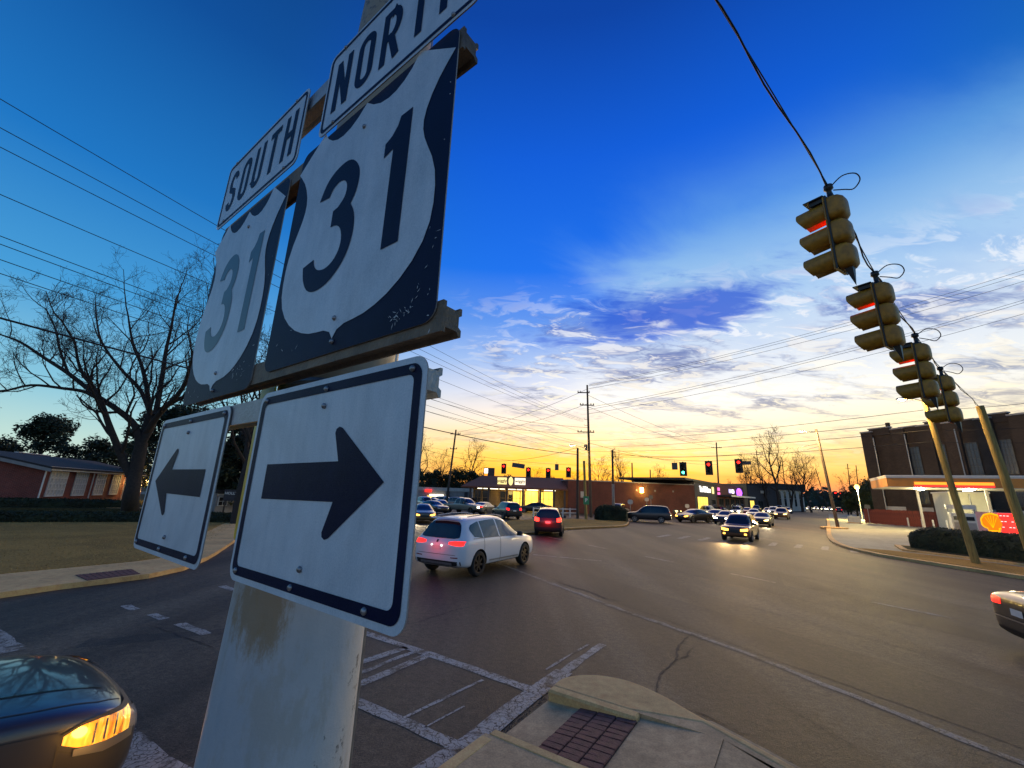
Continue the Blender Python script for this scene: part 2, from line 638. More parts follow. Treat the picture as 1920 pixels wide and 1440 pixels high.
def make_brick(name, c1, c2, mortar, scale=1.0, bumpy=0.6):
    """brick courses running round a building: uses local x+y for the run and z for the height"""
    m, t, b = bsdf_mat(name)
    co = t.n('ShaderNodeTexCoord').outputs['Object']
    sp = t.n('ShaderNodeSeparateXYZ')
    t.link(co, sp.inputs[0])
    cb = t.n('ShaderNodeCombineXYZ')
    t.link(t.math('ADD', sp.outputs[0], sp.outputs[1]), cb.inputs[0])
    t.link(sp.outputs[2], cb.inputs[1])
    bt = t.n('ShaderNodeTexBrick')
    bt.inputs['Color1'].default_value = c1 + (1,)
    bt.inputs['Color2'].default_value = c2 + (1,)
    bt.inputs['Mortar'].default_value = mortar + (1,)
    bt.inputs['Scale'].default_value = 1.0
    bt.inputs['Brick Width'].default_value = 0.22 * scale
    bt.inputs['Row Height'].default_value = 0.075 * scale
    bt.inputs['Mortar Size'].default_value = 0.008 * scale
    t.link(cb.outputs[0], bt.inputs['Vector'])
    nz = t.noise(co, 0.5, 6, 0.65, 0.5)
    c = t.mix(0.55, bt.outputs[0], t.ramp(nz, [(0.3, (0.22, 0.21, 0.2)), (0.7, (0.74, 0.72, 0.7))]), 'OVERLAY')
    t.link(c, b.inputs['Base Color'])
    b.inputs['Roughness'].default_value = 0.85
    bp = t.n('ShaderNodeBump', invert=True)
    bp.inputs['Strength'].default_value = bumpy
    bp.inputs['Distance'].default_value = 0.02
    t.link(bt.outputs['Fac'], bp.inputs['Height'])
    t.link(bp.outputs[0], b.inputs['Normal'])
    return m


make_brick('red_brick', (0.135, 0.030, 0.022), (0.095, 0.022, 0.018), (0.11, 0.07, 0.055))
make_brick('dark_brick', (0.064, 0.040, 0.026), (0.042, 0.026, 0.018), (0.058, 0.046, 0.036))
make_brick('house_brick', (0.25, 0.045, 0.03), (0.18, 0.032, 0.024), (0.22, 0.14, 0.11))
mat('white_trim', (0.76, 0.72, 0.66), 0.6, var=0.1, scale=4)
mat('grey_wall', (0.30, 0.28, 0.27), 0.8, var=0.18, scale=2, bump=0.2)
mat('pale_wall', (0.48, 0.45, 0.40), 0.8, var=0.15, scale=2, bump=0.2)
mat('tan_panel', (0.30, 0.20, 0.10), 0.75, var=0.2, scale=4)
mat('dark_wall', (0.05, 0.045, 0.05), 0.8, var=0.25, scale=2)
mat('shingle', (0.040, 0.036, 0.036), 0.9, var=0.35, scale=5, bump=0.6)
mat('brown_roof', (0.13, 0.052, 0.035), 0.85, var=0.35, scale=6, bump=0.6)
mat('window_dark', (0.02, 0.022, 0.026), 0.08, spec=0.6)
mat('black_metal', (0.02, 0.02, 0.022), 0.5, var=0.2, scale=8)
mat('dark_metal', (0.06, 0.06, 0.065), 0.45, metal=0.4, var=0.25, scale=10)
mat('galv', (0.30, 0.31, 0.32), 0.45, metal=0.7, var=0.2, scale=20)
mat('cable', (0.012, 0.012, 0.014), 0.6)

# ================================================================ ground, road, pavements
g = MB()
n = 48
g.add([(0, 0, -0.05)] + [(1500 * math.cos(2 * math.pi * i / n), 1500 * math.sin(2 * math.pi * i / n), -0.05) for i in range(n)], [(0, 1 + i, 1 + (i + 1) % n) for i in range(n)])
struct('ground', g, 'rough_ground')

r = MB()
road_poly = [(-150, -120), (150, -120), (260, 60), (260, 330), (60, 330), (-20, 200), (-60, 130), (-150, 90)]
r.add([(x, y, 0.0) for x, y in road_poly], [tuple(range(len(road_poly)))])
struct('road', r, 'asphalt')


def strip(name, pts, w, z=0.004, m='road_paint', wob=0.0, seed=1):
    """painted line: ribbon along ground points"""
    rng = random.Random(seed)
    mb = MB()
    P = [Vector((p[0], p[1], 0)) for p in pts]
    Q = []
    for a, b2 in zip(P[:-1], P[1:]):
        k = max(1, int((b2 - a).length / 0.25))
        Q += [a.lerp(b2, i / k) for i in range(k)]
    Q.append(P[-1])
    vs = []
    for i, p in enumerate(Q):
        d = (Q[min(i + 1, len(Q) - 1)] - Q[max(i - 1, 0)]).normalized()
        s = Vector((-d.y, d.x, 0))
        vs.append(p + s * (w / 2 + rng.uniform(-wob, wob)) + Vector((0, 0, z)))
        vs.append(p - s * (w / 2 + rng.uniform(-wob, wob)) + Vector((0, 0, z)))
    mb.add(vs, [(2 * i, 2 * i + 1, 2 * i + 3, 2 * i + 2) for i in range(len(Q) - 1)])
    o = mb.build(name, m)
    o['kind'] = 'structure'
    return o


# crosswalk across the approach, stop bar, kerb line, lane lines
strip('crosswalk_line', [(0.38, 6.36), (-0.49, 7.01), (-1.62, 7.79), (-2.66, 8.5), (-7.2, 11.6)], 0.17, wob=0.012, seed=2)
strip('crosswalk_line', [(-0.2, 4.86), (-0.54, 5.1), (-0.99, 5.4), (-1.87, 5.96)], 0.17, wob=0.012, seed=3)
for a, b2 in (((-7.9, 9.62), (-7.42, 9.33)), ((-6.9, 9.07), (-6.42, 8.8)), ((-5.97, 8.57), (-5.1, 8.05))):
    strip('crosswalk_dash', [a, b2], 0.17, wob=0.015, seed=int(a[1] * 100))
strip('crosswalk_line', [(-4.9, 8.3), (-3.3, 9.3)], 0.10, seed=5)
strip('crosswalk_line', [(-4.5, 8.0), (-2.9, 9.1)], 0.10, seed=6)
strip('stop_line', [(-1.60, 7.75), (-2.22, 6.92)], 0.16, wob=0.01, seed=7)
strip('stop_line', [(-1.20, 7.40), (-1.92, 6.30)], 0.16, wob=0.01, seed=8)
strip('stop_line', [(-1.40, 7.58), (-2.08, 6.62)], 0.10, z=0.003, wob=0.03, seed=9)
strip('crosswalk_line', [(-1.09, 5.56), (-0.27, 6.61)], 0.05, wob=0.01, seed=10)
strip('crosswalk_line', [(-0.83, 5.36), (-0.45, 5.86)], 0.025, wob=0.008, seed=11)
strip('edge_line', [(-0.72, 4.55), (-0.30, 5.12), (0.22, 5.96), (0.52, 6.42), (0.9, 6.98)], 0.27, z=0.008, wob=0.012, seed=12)
strip('edge_line', [(0.9, 6.98), (1.25, 7.5), (1.75, 8.2)], 0.15, wob=0.02, seed=13)
strip('edge_line', [(0.63, 7.02), (1.05, 7.6), (1.5, 8.2)], 0.04, wob=0.012, seed=14)
strip('stop_bar', [(-8.9, 7.9), (-7.3, 7.0)], 0.42, wob=0.03, seed=15)
strip('stop_bar', [(-4.2, 5.15), (-2.75, 4.3)], 0.42, wob=0.03, seed=16)
lane = [(-7.0, 30.5), (0.2, 15.6), (2.73, 10.5), (3.64, 8.92), (4.15, 8.0), (4.49, 7.16), (4.76, 6.49), (4.98, 5.95), (5.17, 5.5), (5.4, 5.0), (7.6, 0.4)]
strip('lane_line', lane, 0.13, m='faded_paint', wob=0.03, seed=17)
for k in range(6):
    c = Vector((2.4, 27.5, 0)) + az(154) * (4.2 * k - 4)
    strip('lane_dash', [c, c + az(154) * 1.6], 0.11, wob=0.015, seed=30 + k)
for k in range(9):
    c = Vector((12.09, 28.57) + (0,)) + az(122) * (-2.2 + k * 1.3)
    strip('crosswalk_bar', [c, c + az(37) * 2.6], 0.34, wob=0.03, seed=50 + k)
strip('centre_line', [(21.28, 45.42), (60, 104), (100, 157)], 0.12, seed=70)
strip('crosswalk_line', [(3.84, 17.99), (1.16, 19.18)], 0.14, wob=0.03, seed=71)


def sheet(name, poly, z, m):
    mb = MB()
    mb.add([(x, y, z) for x, y in poly], [tuple(range(len(poly)))])
    o = mb.build(name, m)
    o['kind'] = 'structure'
    return o


def ragged(a, b2, n_, amp, seed):
    rng_ = random.Random(seed)
    a, b2 = Vector((a[0], a[1], 0)), Vector((b2[0], b2[1], 0))
    d_ = (b2 - a).normalized()
    s_ = Vector((-d_.y, d_.x, 0))
    out, w_ = [], 0.0
    for i in range(n_ + 1):
        w_ = w_ * .7 + rng_.gauss(0, amp)
        p_ = a.lerp(b2, i / n_) + s_ * (w_ if 0 < i < n_ else 0)
        out.append((p_.x, p_.y))
    return out


# resurfaced strips between the wheel paths, and repair patches
U = az(154)
V = Vector((-U.y, U.x, 0))
for k_, (o0, o1, m_) in enumerate(((.35, 2.1, 'asphalt_patch'), (3.3, 4.2, 'asphalt_pale'), (5.4, 7.0, 'asphalt_patch'), (9.2, 10.1, 'asphalt_pale'))):
    c0 = Vector((2.73, 10.5, 0)) - U * 26
    c1 = Vector((2.73, 10.5, 0)) + U * 14
    A_, B_ = c0 + V * o0, c1 + V * o0
    C_, D_ = c1 + V * o1, c0 + V * o1
    sheet('road_strip', ragged(A_, B_, 60, .02, 3 * k_) + ragged(C_, D_, 60, .02, 3 * k_ + 1), .0022, m_)
sheet('road_patch', ragged((1.62, 13.46), (2.56, 11.63), 10, .03, 40) + ragged((2.92, 12.27), (1.86, 14.06), 10, .03, 41), .0030, 'asphalt_patch')
sheet('road_patch', ragged((7.37, 15.64), (8.71, 14.11), 10, .06, 42) + ragged((10.22, 16.78), (8.43, 17.61), 10, .06, 43), .0030, 'asphalt_patch')
sheet('road_patch', ragged((-6.57, 7.26), (-4.81, 8.07), 12, .05, 44) + ragged((-5.03, 8.39), (-6.76, 7.71), 12, .05, 45), .0012, 'asphalt_patch')


def crack(pts, w, seed, amp=.03):
    rng_ = random.Random(seed)
    Q = []
    for a, b2 in zip(pts[:-1], pts[1:]):
        L_ = math.hypot(b2[0] - a[0], b2[1] - a[1])
        Q += ragged(a, b2, max(3, int(L_ / .06)), amp * .35, seed + len(Q))[:-1]
    Q.append(pts[-1])
    mb = MB()
    vs = []
    for i, q in enumerate(Q):
        a, b2 = Q[max(0, i - 1)], Q[min(len(Q) - 1, i + 1)]
        d_ = Vector((b2[0] - a[0], b2[1] - a[1], 0))
        d_.normalize()
        s_ = Vector((-d_.y, d_.x, 0)) * (w * rng_.uniform(.15, 1.0) * (.3 + .7 * math.sin(math.pi * (i + .5) / len(Q))))
        p_ = Vector((q[0], q[1], .0052))
        vs += [p_ + s_, p_ - s_]
    mb.add(vs, [(2 * i, 2 * i + 1, 2 * i + 3, 2 * i + 2) for i in range(len(Q) - 1)])
    o = mb.build('road_crack', 'crack_fill')
    o['kind'] = 'structure'


crack([(3.63, 8.98), (3.08, 8.23), (2.74, 7.53), (2.36, 7.05), (2.05, 6.38)], .028, 1)
crack([(2.74, 7.53), (3.06, 7.78), (3.32, 8.17)], .018, 2)
crack([(1.48, 13.59), (1.83, 12.90), (2.23, 12.43), (2.52, 11.63), (2.96, 11.36)], .05, 3, .06)
crack([(-6.45, 8.43), (-5.62, 8.04), (-4.56, 7.43)], .02, 4)
crack([(-1.81, 9.00), (-1.01, 10.18), (-0.08, 10.96)], .02, 5)
crack([(-2.05, 11.22), (-0.84, 10.86), (0.05, 9.96)], .010, 6)
crack([(8.17, 15.59), (9.65, 13.37), (10.87, 11.44)], .014, 7)
crack([(3.03, 7.14), (3.61, 6.05), (3.78, 5.27), (3.92, 4.92)], .008, 8)
crack([(1.51, 6.49), (2.07, 6.23), (2.48, 5.79), (2.81, 5.36)], .014, 9, .05)


def slab(name, poly, z, m, kind='structure'):
    mb = MB()
    mb.prism(poly, -0.06, z)
    o = mb.build(name, m)
    o['kind'] = kind
    return o


# --- near corner with the ramp and its brick warning panel
E1, E2 = az(34), az(124)
RA = Vector((-0.14, 5.02, 0))


def rp(a, b2, z=0.0):
    p = RA + E1 * a + E2 * b2
    return (p.x, p.y, z)


corner = MB()
outer = [rp(-9.2, 0.02), rp(-0.16, 0.0)]
corner.prism([rp(-9.2, 0.02)[:2], rp(-0.02, 0.0)[:2], rp(-0.02, 2.0)[:2], (3.2, 2.4), (3.6, -4), (-2, -8)], -0.06, 0.14)
corner.prism([rp(1.40, 1.0)[:2], rp(1.40, 2.0)[:2], rp(-0.02, 2.0)[:2], (3.2, 2.4), (6.6, -2.4), (5.9, -2.6), (3.68, 2.96), (2.66, 4.9), (2.36, 5.42), rp(1.52, 1.0)[:2]], -0.06, 0.122)
co_ = corner.build('pavement', 'walk_concrete')
co_['kind'] = 'structure'
# rounded nose of the kerb beyond the ramp
nose_out = spline([rp(1.40, 0.0)[:2], (0.80, 6.42), (1.06, 6.55), (1.38, 6.56), (1.72, 6.40), (2.02, 6.02), (2.25, 5.55), (2.54, 5.05), (3.0, 4.2), (3.8, 2.7), (6.3, -2.4)], 5)
nm = MB()
nose_in = [rp(1.40, 0.05)[:2]] + [rp(1.40, 0.1 * i)[:2] for i in range(2, 11)] + [(2.22, 5.38), (2.5, 4.86), (3.48, 2.96), (5.8, -2.5)]
nm.prism(nose_out + nose_in[::-1], -0.06, 0.128)
no = nm.build('kerb', 'kerb_concrete')
no['kind'] = 'structure'
bv = no.modifiers.new('bevel', 'BEVEL')
bv.width = .035
bv.segments = 3
bv.limit_method = 'ANGLE'
kb = MB()
kb.bevbox(0, 0.16, 0, 1.12, -0.05, 0.136, 0.025, mtx=Matrix.Translation(rp(1.405, 0.02)) @ Matrix.Rotation(-R(124), 4, 'Z'))
kb.bevbox(0, 0.13, 0, 1.6, -0.05, 0.147, 0.025, mtx=Matrix.Translation(rp(0.10, 0.03)) @ Matrix.Rotation(-R(124), 4, 'Z'))
kb.bevbox(-0.16, 0, -9.0, -0.06, -0.05, 0.146, 0.03, mtx=Matrix.Translation(rp(0, 0.14)) @ Matrix.Rotation(-R(34), 4, 'Z'))
ko = kb.build('kerb', 'kerb_concrete')
ko['kind'] = 'structure'
ramp = MB()
ra = [rp(-0.03, 0.02, 0.012), rp(1.41, 0.02, 0.012), rp(1.41, 2.0, 0.132), rp(-0.03, 2.0, 0.132)]
ramp.add(ra + [(p[0], p[1], -0.05) for p in ra], [(0, 1, 2, 3), (0, 4, 5, 1)])
ro = ramp.build('ramp', 'walk_concrete')
ro['kind'] = 'structure'
pz = lambda b2: 0.012 + 0.0606 * b2
bed = MB()
bed.add([rp(0.10, 0.46, pz(.46) + .003), rp(1.27, 0.46, pz(.46) + .003), rp(1.27, 1.15, pz(1.15) + .003), rp(0.10, 1.15, pz(1.15) + .003)], [(0, 1, 2, 3)])
panel = bed.build('warning_panel', 'paver_joint')
tag(panel, 'dark red brick paver panel set in the near kerb ramp', 'paver panel')
bk = MB()
bk.bevbox(-0.0445, 0.0445, -0.108, 0.108, 0.0, 0.016, 0.006)
bkm = bk.mesh('brick', 'brick_paver')
rng = random.Random(4)
tilt = Matrix.Rotation(math.atan(0.0606), 4, 'X')
for i in range(12):
    for j in range(3):
        b2 = 0.46 + 0.115 + j * 0.23 + (0.0 if i % 2 else 0.0)
        p = rp(0.10 + 0.049 + i * 0.0975, b2, pz(b2) + 0.002 + rng.uniform(-0.004, 0.004))
        o = obj('brick', bkm, panel)
        o.location = p
        o.rotation_euler = (math.atan(0.0606) + rng.uniform(-.03, .03), rng.uniform(-.03, .03), -R(124) + rng.uniform(-.03, .03))
# loose chips of broken asphalt against the kerb
mat('chips', (0.06, 0.052, 0.048), 0.9, var=0.5, scale=12)
gr = MB()
rng = random.Random(9)
for k in range(620):
    t_ = rng.random()
    if t_ < 0.6:
        p = Vector(rp(rng.uniform(-0.6, 1.35), -abs(rng.gauss(0, 0.075))))
    else:
        q = rng.choice(nose_out[2:38])
        p = Vector((q[0], q[1], 0)) + Vector((rng.gauss(0.05, 0.06), rng.gauss(0.06, 0.06), 0))
    s = rng.uniform(0.004, 0.014)
    vs = [p + Vector((rng.uniform(-s, s), rng.uniform(-s, s), zz)) for zz in (0.002, 0.002, 0.002, s)]
    gr.add(vs, [(0, 1, 2), (0, 1, 3), (1, 2, 3), (2, 0, 3)])
go = gr.build('gravel', 'chips')
tag(go, 'loose chips of broken asphalt lying along the near kerb', 'gravel', kind='stuff')

# --- left corner
lw = [(-13.8, 3.8), (-11.6, 8.2), (-10.75, 9.83), (-10.4, 10.72), (-9.96, 11.41), (-9.55, 12.18), (-9.5, 13.36), (-10.1, 15.2), (-10.6, 16.4), (-13.2, 22.2), (-25, 47), (-27, 46.6), (-15.2, 22.0), (-12.0, 16.6), (-11.2, 15.3), (-11.48, 13.92), (-12.09, 12.88), (-12.85, 11.6), (-16.2, 4.0)]
slab('pavement', lw, 0.12, 'kerb_concrete')
lp = MB()
q0, q1, q2, q3 = Vector((-11.07, 11.69, 0)), Vector((-10.47, 12.68, 0)), Vector((-9.75, 12.1, 0)), Vector((-10.2, 11.12, 0))
lp.add([p + Vector((0, 0, 0.124)) for p in (q0, q1, q2, q3)], [(0, 1, 2, 3)])
lpo = lp.build('warning_panel', 'paver_joint')
tag(lpo, 'dark red brick panel in the kerb ramp beside the dry lawn', 'paver panel')
pm = MB()
pm.bevbox(-0.055, 0.055, -0.11, 0.11, 0, 0.012, 0.006)
pmm = pm.mesh('brick', 'brick_paver')
for i in range(9):
    for j in range(4):
        u, v = (i + .5) / 9, (j + .5) / 4
        p = (q0.lerp(q1, u)).lerp(q3.lerp(q2, u), v)
        o = obj('brick', pmm, lpo)
        o.location = (p.x, p.y, 0.122 + rng.uniform(-.002, .003))
        o.rotation_euler = (0, 0, math.atan2(q3.y - q0.y, q3.x - q0.x) - math.pi / 2)
lawn_poly = [(-16.1, 4.1), (-12.75, 11.7), (-12.0, 12.9), (-11.4, 13.95), (-11.1, 15.35), (-11.95, 16.65), (-15.1, 22.1), (-27, 46.5), (-70, 60), (-90, 30), (-60, 4)]
lm = MB()
lm.prism(lawn_poly, -0.06, 0.135)
lo_ = lm.build('lawn', 'dry_lawn')
lo_['kind'] = 'structure'
# short dry blades over the near lawn
mat('dry_blade', (0.44, 0.28, 0.095), 0.9, var=0.4, scale=3)
gb = MB()
rng = random.Random(12)
cnt = 0
while cnt < 16000:
    x, y = rng.uniform(-34, -11), rng.uniform(5, 30)
    if x > -12.75 + 0.0 * y and y < 13 and x > -16.1 + (y - 4.1) * 0.44:
        continue
    if x > -10.9 - (y - 15.3) * 0.5 or (y < 12 and x > -16.3 + (y - 4.1) * 0.44):
        continue
    h = rng.uniform(0.02, 0.06)
    a = rng.uniform(0, 6.28)
    w = 0.012
    gb.add([(x - w * math.cos(a), y - w * math.sin(a), 0.134), (x + w * math.cos(a), y + w * math.sin(a), 0.134), (x + rng.uniform(-.04, .04), y + rng.uniform(-.04, .04), 0.134 + h)], [(0, 1, 2)])
    cnt += 1
gbo = gb.build('dry_grass', 'dry_blade', fix=False)
tag(gbo, 'short dry winter grass over the lawn on the left', 'grass', kind='stuff')
slab('bank', [(-24, 33), (-28, 47), (-60, 70), (-110, 70), (-110, 22), (-60, 21), (-36, 26)], 0.6, 'rough_ground')
drive = MB()
drive.prism([(-24.5, 33.5), (-30, 30.5), (-60, 25.0), (-60, 26.2), (-30.5, 31.8), (-25.2, 34.8)], 0.5, 0.63)
do = drive.build('path', 'walk_concrete')
do['kind'] = 'structure'

# --- right-hand corner: verge, planting bed, filling-station forecourt
kr = spline([(54, 73.5), (40, 54.5), (28.4, 38.9), (22.6, 30.75), (20.1, 26.25), (19.15, 22.97), (19.11, 21.21), (19.27, 18.92), (19.44, 16.8), (19.9, 10), (22, 0)], 6)
fc = MB()
fc.prism([(p[0] + 0.32, p[1] - 0.1) for p in kr] + [(120, 0), (120, 110), (80, 108)], -0.06, 0.10)
fo = fc.build('forecourt', 'forecourt_concrete')
fo['kind'] = 'structure'
kk = MB()
kk.prism([(p[0], p[1]) for p in kr] + [(p[0] + 0.316, p[1] - 0.1) for p in kr[::-1]], -0.06, 0.13)
kko = kk.build('kerb', 'kerb_concrete')
kko['kind'] = 'structure'
vg = MB()
vg.prism([(20.0, 25.4), (19.6, 22.97), (19.55, 21.2), (19.7, 18.9), (20.0, 14), (22.5, 13), (22.5, 20.5), (22.0, 22.5), (21.4, 24.6)], 0.0, 0.135)
vgo = vg.build('verge', 'dry_lawn')
vgo['kind'] = 'structure'
bd = MB()
bd.prism([(22.2, 24.8), (24.3, 27.6), (25.2, 26.8), (26.0, 22.0), (26.0, 14), (23.0, 14), (23.1, 21)], 0.0, 0.2)
bdo = bd.build('kerb', 'kerb_concrete')
bdo['kind'] = 'structure'
bi = MB()
bi.prism([(22.5, 24.75), (24.25, 27.1), (24.95, 26.6), (25.75, 22.0), (25.75, 14.2), (23.25, 14.2), (23.35, 21)], 0.05, 0.206)
bio = bi.build('planting_bed', 'rough_ground')
bio['kind'] = 'structure'
isl = MB()
isl.prism([(34.0 + 1.35 * math.cos(a * math.pi / 8) * 1.0, 45.4 + 0.9 * math.sin(a * math.pi / 8)) for a in range(16)], 0.0, 0.22)
io = isl.build('kerb', 'kerb_concrete')
io['kind'] = 'structure'
# --- far verge in front of the food store and the store lot kerb
fv = spline([(-0.84, 32.77), (1.17, 28.06), (4.36, 32.92), (7.31, 35.61), (10.28, 38.56), (12.38, 44.38)], 5)
fi = [(11.94, 45.80), (7.37, 47.00), (2.57, 43.53), (0.17, 40.67)]
vf = MB()
vf.prism(fv + fi, -0.06, 0.12)
vfo = vf.build('verge', 'dry_lawn')
vfo['kind'] = 'structure'
kf = MB()
kf.prism(fv + [(p[0] - 0.02, p[1] + 0.35) for p in fv[::-1]], -0.06, 0.15)
kfo = kf.build('kerb', 'kerb_concrete')
kfo['kind'] = 'structure'

# ================================================================ the route signs in the foreground
def make_sheeting(name, base, rough, dirt=0.25):
    m, t, b = bsdf_mat(name)
    co = t.n('ShaderNodeTexCoord').outputs['Object']
    n1 = t.noise(co, 3.0, 6, 0.65, 0.6)
    mp = t.n('ShaderNodeMapping')
    mp.inputs['Scale'].default_value = (7.0, 7.0, 0.9)
    t.link(co, mp.inputs[0])
    n2 = t.noise(mp.outputs[0], 3.0, 5, 0.6, 0.3)
    n3 = t.noise(co, 240.0, 2, 0.5)
    c = t.ramp(n1, [(0.3, tuple(x * (1 - dirt) for x in base)), (0.65, base)])
    c = t.mix(0.4, c, t.ramp(n2, [(0.3, (0.3, 0.31, 0.32)), (0.65, (0.56, 0.56, 0.56))]), 'OVERLAY')
    c = t.mix(0.22, c, t.ramp(n3, [(0.3, (0.2, 0.2, 0.2)), (0.7, (0.8, 0.8, 0.8))]), 'OVERLAY')
    t.link(c, b.inputs['Base Color'])
    b.inputs['Roughness'].default_value = rough
    vo = t.n('ShaderNodeTexVoronoi', feature='DISTANCE_TO_EDGE')
    vo.inputs['Scale'].default_value = 260.0
    vo.inputs['Randomness'].default_value = 0.15
    t.link(co, vo.inputs['Vector'])
    bp = t.n('ShaderNodeBump')
    bp.inputs['Strength'].default_value = 0.16
    bp.inputs['Distance'].default_value = 0.002
    t.link(t.smooth(vo.outputs['Distance'], 0.0, 0.12), bp.inputs['Height'])
    t.link(bp.outputs[0], b.inputs['Normal'])
    return m


make_sheeting('white_sheeting', (0.60, 0.68, 0.735), 0.42)
make_sheeting('black_sheeting', (0.005, 0.009, 0.042), 0.5, 0.4)
MATS['black_sheeting'].node_tree.nodes['Principled BSDF'].inputs['Specular IOR Level'].default_value = 0.12
make_sheeting('sign_edge', (0.34, 0.33, 0.32), 0.6)
mat('aluminium', (0.34, 0.34, 0.34), 0.5, metal=0.55, var=0.3, scale=14, bump=0.2)
mat('rusty_rail', (0.16, 0.12, 0.08), 0.6, metal=0.3, var=0.5, scale=12, bump=0.3)
mat('bolt_steel', (0.28, 0.28, 0.29), 0.4, metal=0.8, var=0.3, scale=60)
mat('yellow_sheeting', (0.62, 0.60, 0.02), 0.5, var=0.15, scale=6)

SP0 = Vector((-0.2053, 0.8465, 0.0))
SRZ = R(-37.0)
SM = Matrix.Translation(SP0) @ Matrix.Rotation(SRZ, 4, 'Z')     # local x runs along the signs, -y faces traffic


def rrect(w, h, r_, n=6):
    out = []
    for cx, cz, a0 in ((w / 2 - r_, h / 2 - r_, 0), (-w / 2 + r_, h / 2 - r_, 90), (-w / 2 + r_, -h / 2 + r_, 180), (w / 2 - r_, -h / 2 + r_, 270)):
        for i in range(n + 1):
            a = R(a0 + 90 * i / n)
            out.append((cx + r_ * math.cos(a), cz + r_ * math.sin(a)))
    return out


def flat(mb, poly, y, k=None):
    mb.add([(p[0], y, p[1]) for p in poly], [tuple(range(len(poly)))], k)


def plate(mb, poly, y0, y1, k=None, ke=None):
    n_ = len(poly)
    mb.add([(p[0], y0, p[1]) for p in poly] + [(p[0], y1, p[1]) for p in poly], [tuple(range(n_)), tuple(range(2 * n_ - 1, n_ - 1, -1))], k)
    o = len(mb.v) - 2 * n_
    for i in range(n_):
        mb.f.append((o + i, o + (i + 1) % n_, o + n_ + (i + 1) % n_, o + n_ + i))
        mb.m.append(ke if ke is not None else (mb.k if k is None else k))


def ring(mb, a, b2, y, k=None):
    n_ = len(a)
    mb.add([(p[0], y, p[1]) for p in a] + [(p[0], y, p[1]) for p in b2], [(i, (i + 1) % n_, n_ + (i + 1) % n_, n_ + i) for i in range(n_)], k)


def stroke(mb, pts, w, y):
    P = [Vector((p[0], p[1])) for p in pts]
    closed = (P[0] - P[-1]).length < 1e-6
    if closed:
        P = P[:-1]
    n_ = len(P)
    L_, R_ = [], []
    for i, p in enumerate(P):
        a = P[(i - 1) % n_] if (closed or i > 0) else None
        b2 = P[(i + 1) % n_] if (closed or i < n_ - 1) else None
        d1 = (p - a).normalized() if a is not None else (b2 - p).normalized()
        d2 = (b2 - p).normalized() if b2 is not None else d1
        n1 = Vector((-d1.y, d1.x))
        n2 = Vector((-d2.y, d2.x))
        mv = (n1 + n2)
        mv.normalize()
        k_ = min(2.0, 1.0 / max(0.3, mv.dot(n1)))
        L_.append(p + mv * (w / 2 * k_))
        R_.append(p - mv * (w / 2 * k_))
    vs = [(q.x, y, q.y) for q in L_] + [(q.x, y, q.y) for q in R_]
    m_ = n_ if closed else n_ - 1
    mb.add(vs, [(i, (i + 1) % n_, n_ + (i + 1) % n_, n_ + i) for i in range(m_)])


def arc(cx, cz, rx, rz, a0, a1, n=10):
    return [(cx + rx * math.cos(R(a0 + (a1 - a0) * i / n)), cz + rz * math.sin(R(a0 + (a1 - a0) * i / n))) for i in range(n + 1)]


def letter(ch, w, h, s):
    """stroke paths of a highway capital in a w x h cell (centre lines)"""
    a, b2, t_ = s / 2, w - s / 2, h - s / 2
    if ch == 'N':
        return [[(a, 0), (a, h)], [(a, h - s * .3), (b2, s * .3)], [(b2, 0), (b2, h)]]
    if ch == 'H':
        return [[(a, 0), (a, h)], [(b2, 0), (b2, h)], [(a, h * .52), (b2, h * .52)]]
    if ch == 'T':
        return [[(0, t_), (w, t_)], [(w / 2, 0), (w / 2, h)]]
    if ch == 'U':
        rx = (b2 - a) / 2
        return [[(a, h), (a, s / 2 + rx)] + arc(w / 2, s / 2 + rx, rx, rx, 180, 360) + [(b2, h)]]
    if ch == 'O':
        rx = (b2 - a) / 2
        p = arc(w / 2, t_ - rx, rx, rx, 0, 180) + arc(w / 2, s / 2 + rx, rx, rx, 180, 360)
        return [p + [p[0]]]
    if ch == 'R':
        rz = h * .25
        return [[(a, 0), (a, h)], [(a, t_), (w / 2, t_)] + arc(w / 2, t_ - rz + s * .12, b2 - w / 2, rz - s * .12, 90, -90) + [(a, t_ - 2 * rz + s * .24)], [(w * .48, h * .5), (b2 + s * .1, 0)]]
    if ch == 'S':
        rx = (b2 - a) / 2
        rz = (h - s) / 4
        return [arc(w / 2, t_ - rz, rx, rz, 15, 180, 8) + [(a + rx * .25, h / 2 + rz * .28), (b2 - rx * .25, h / 2 - rz * .28)] + arc(w / 2, s / 2 + rz, rx, rz, 0, -165, 8)]
    return []


def bolts(parent, pts, y=-0.001, r_=0.0075):
    for (x, z) in pts:
        mb = MB()
        mb.lathe([(0.0001, -0.007), (r_ * .6, -0.0065), (r_, -0.003), (r_, 0.0)], 10, 'y', (x, y, z))
        mb.build('bolt', 'bolt_steel', parent, smooth=True)


def sign_thing(name, label, cat, u, z, group=None, dy=0.0, tilt=0.0):
    p = SM @ Vector((u, dy, CAM_H + z))
    t = thing(name, label, cat, p, SRZ, group)
    t.rotation_euler = (0, tilt, SRZ)
    return t


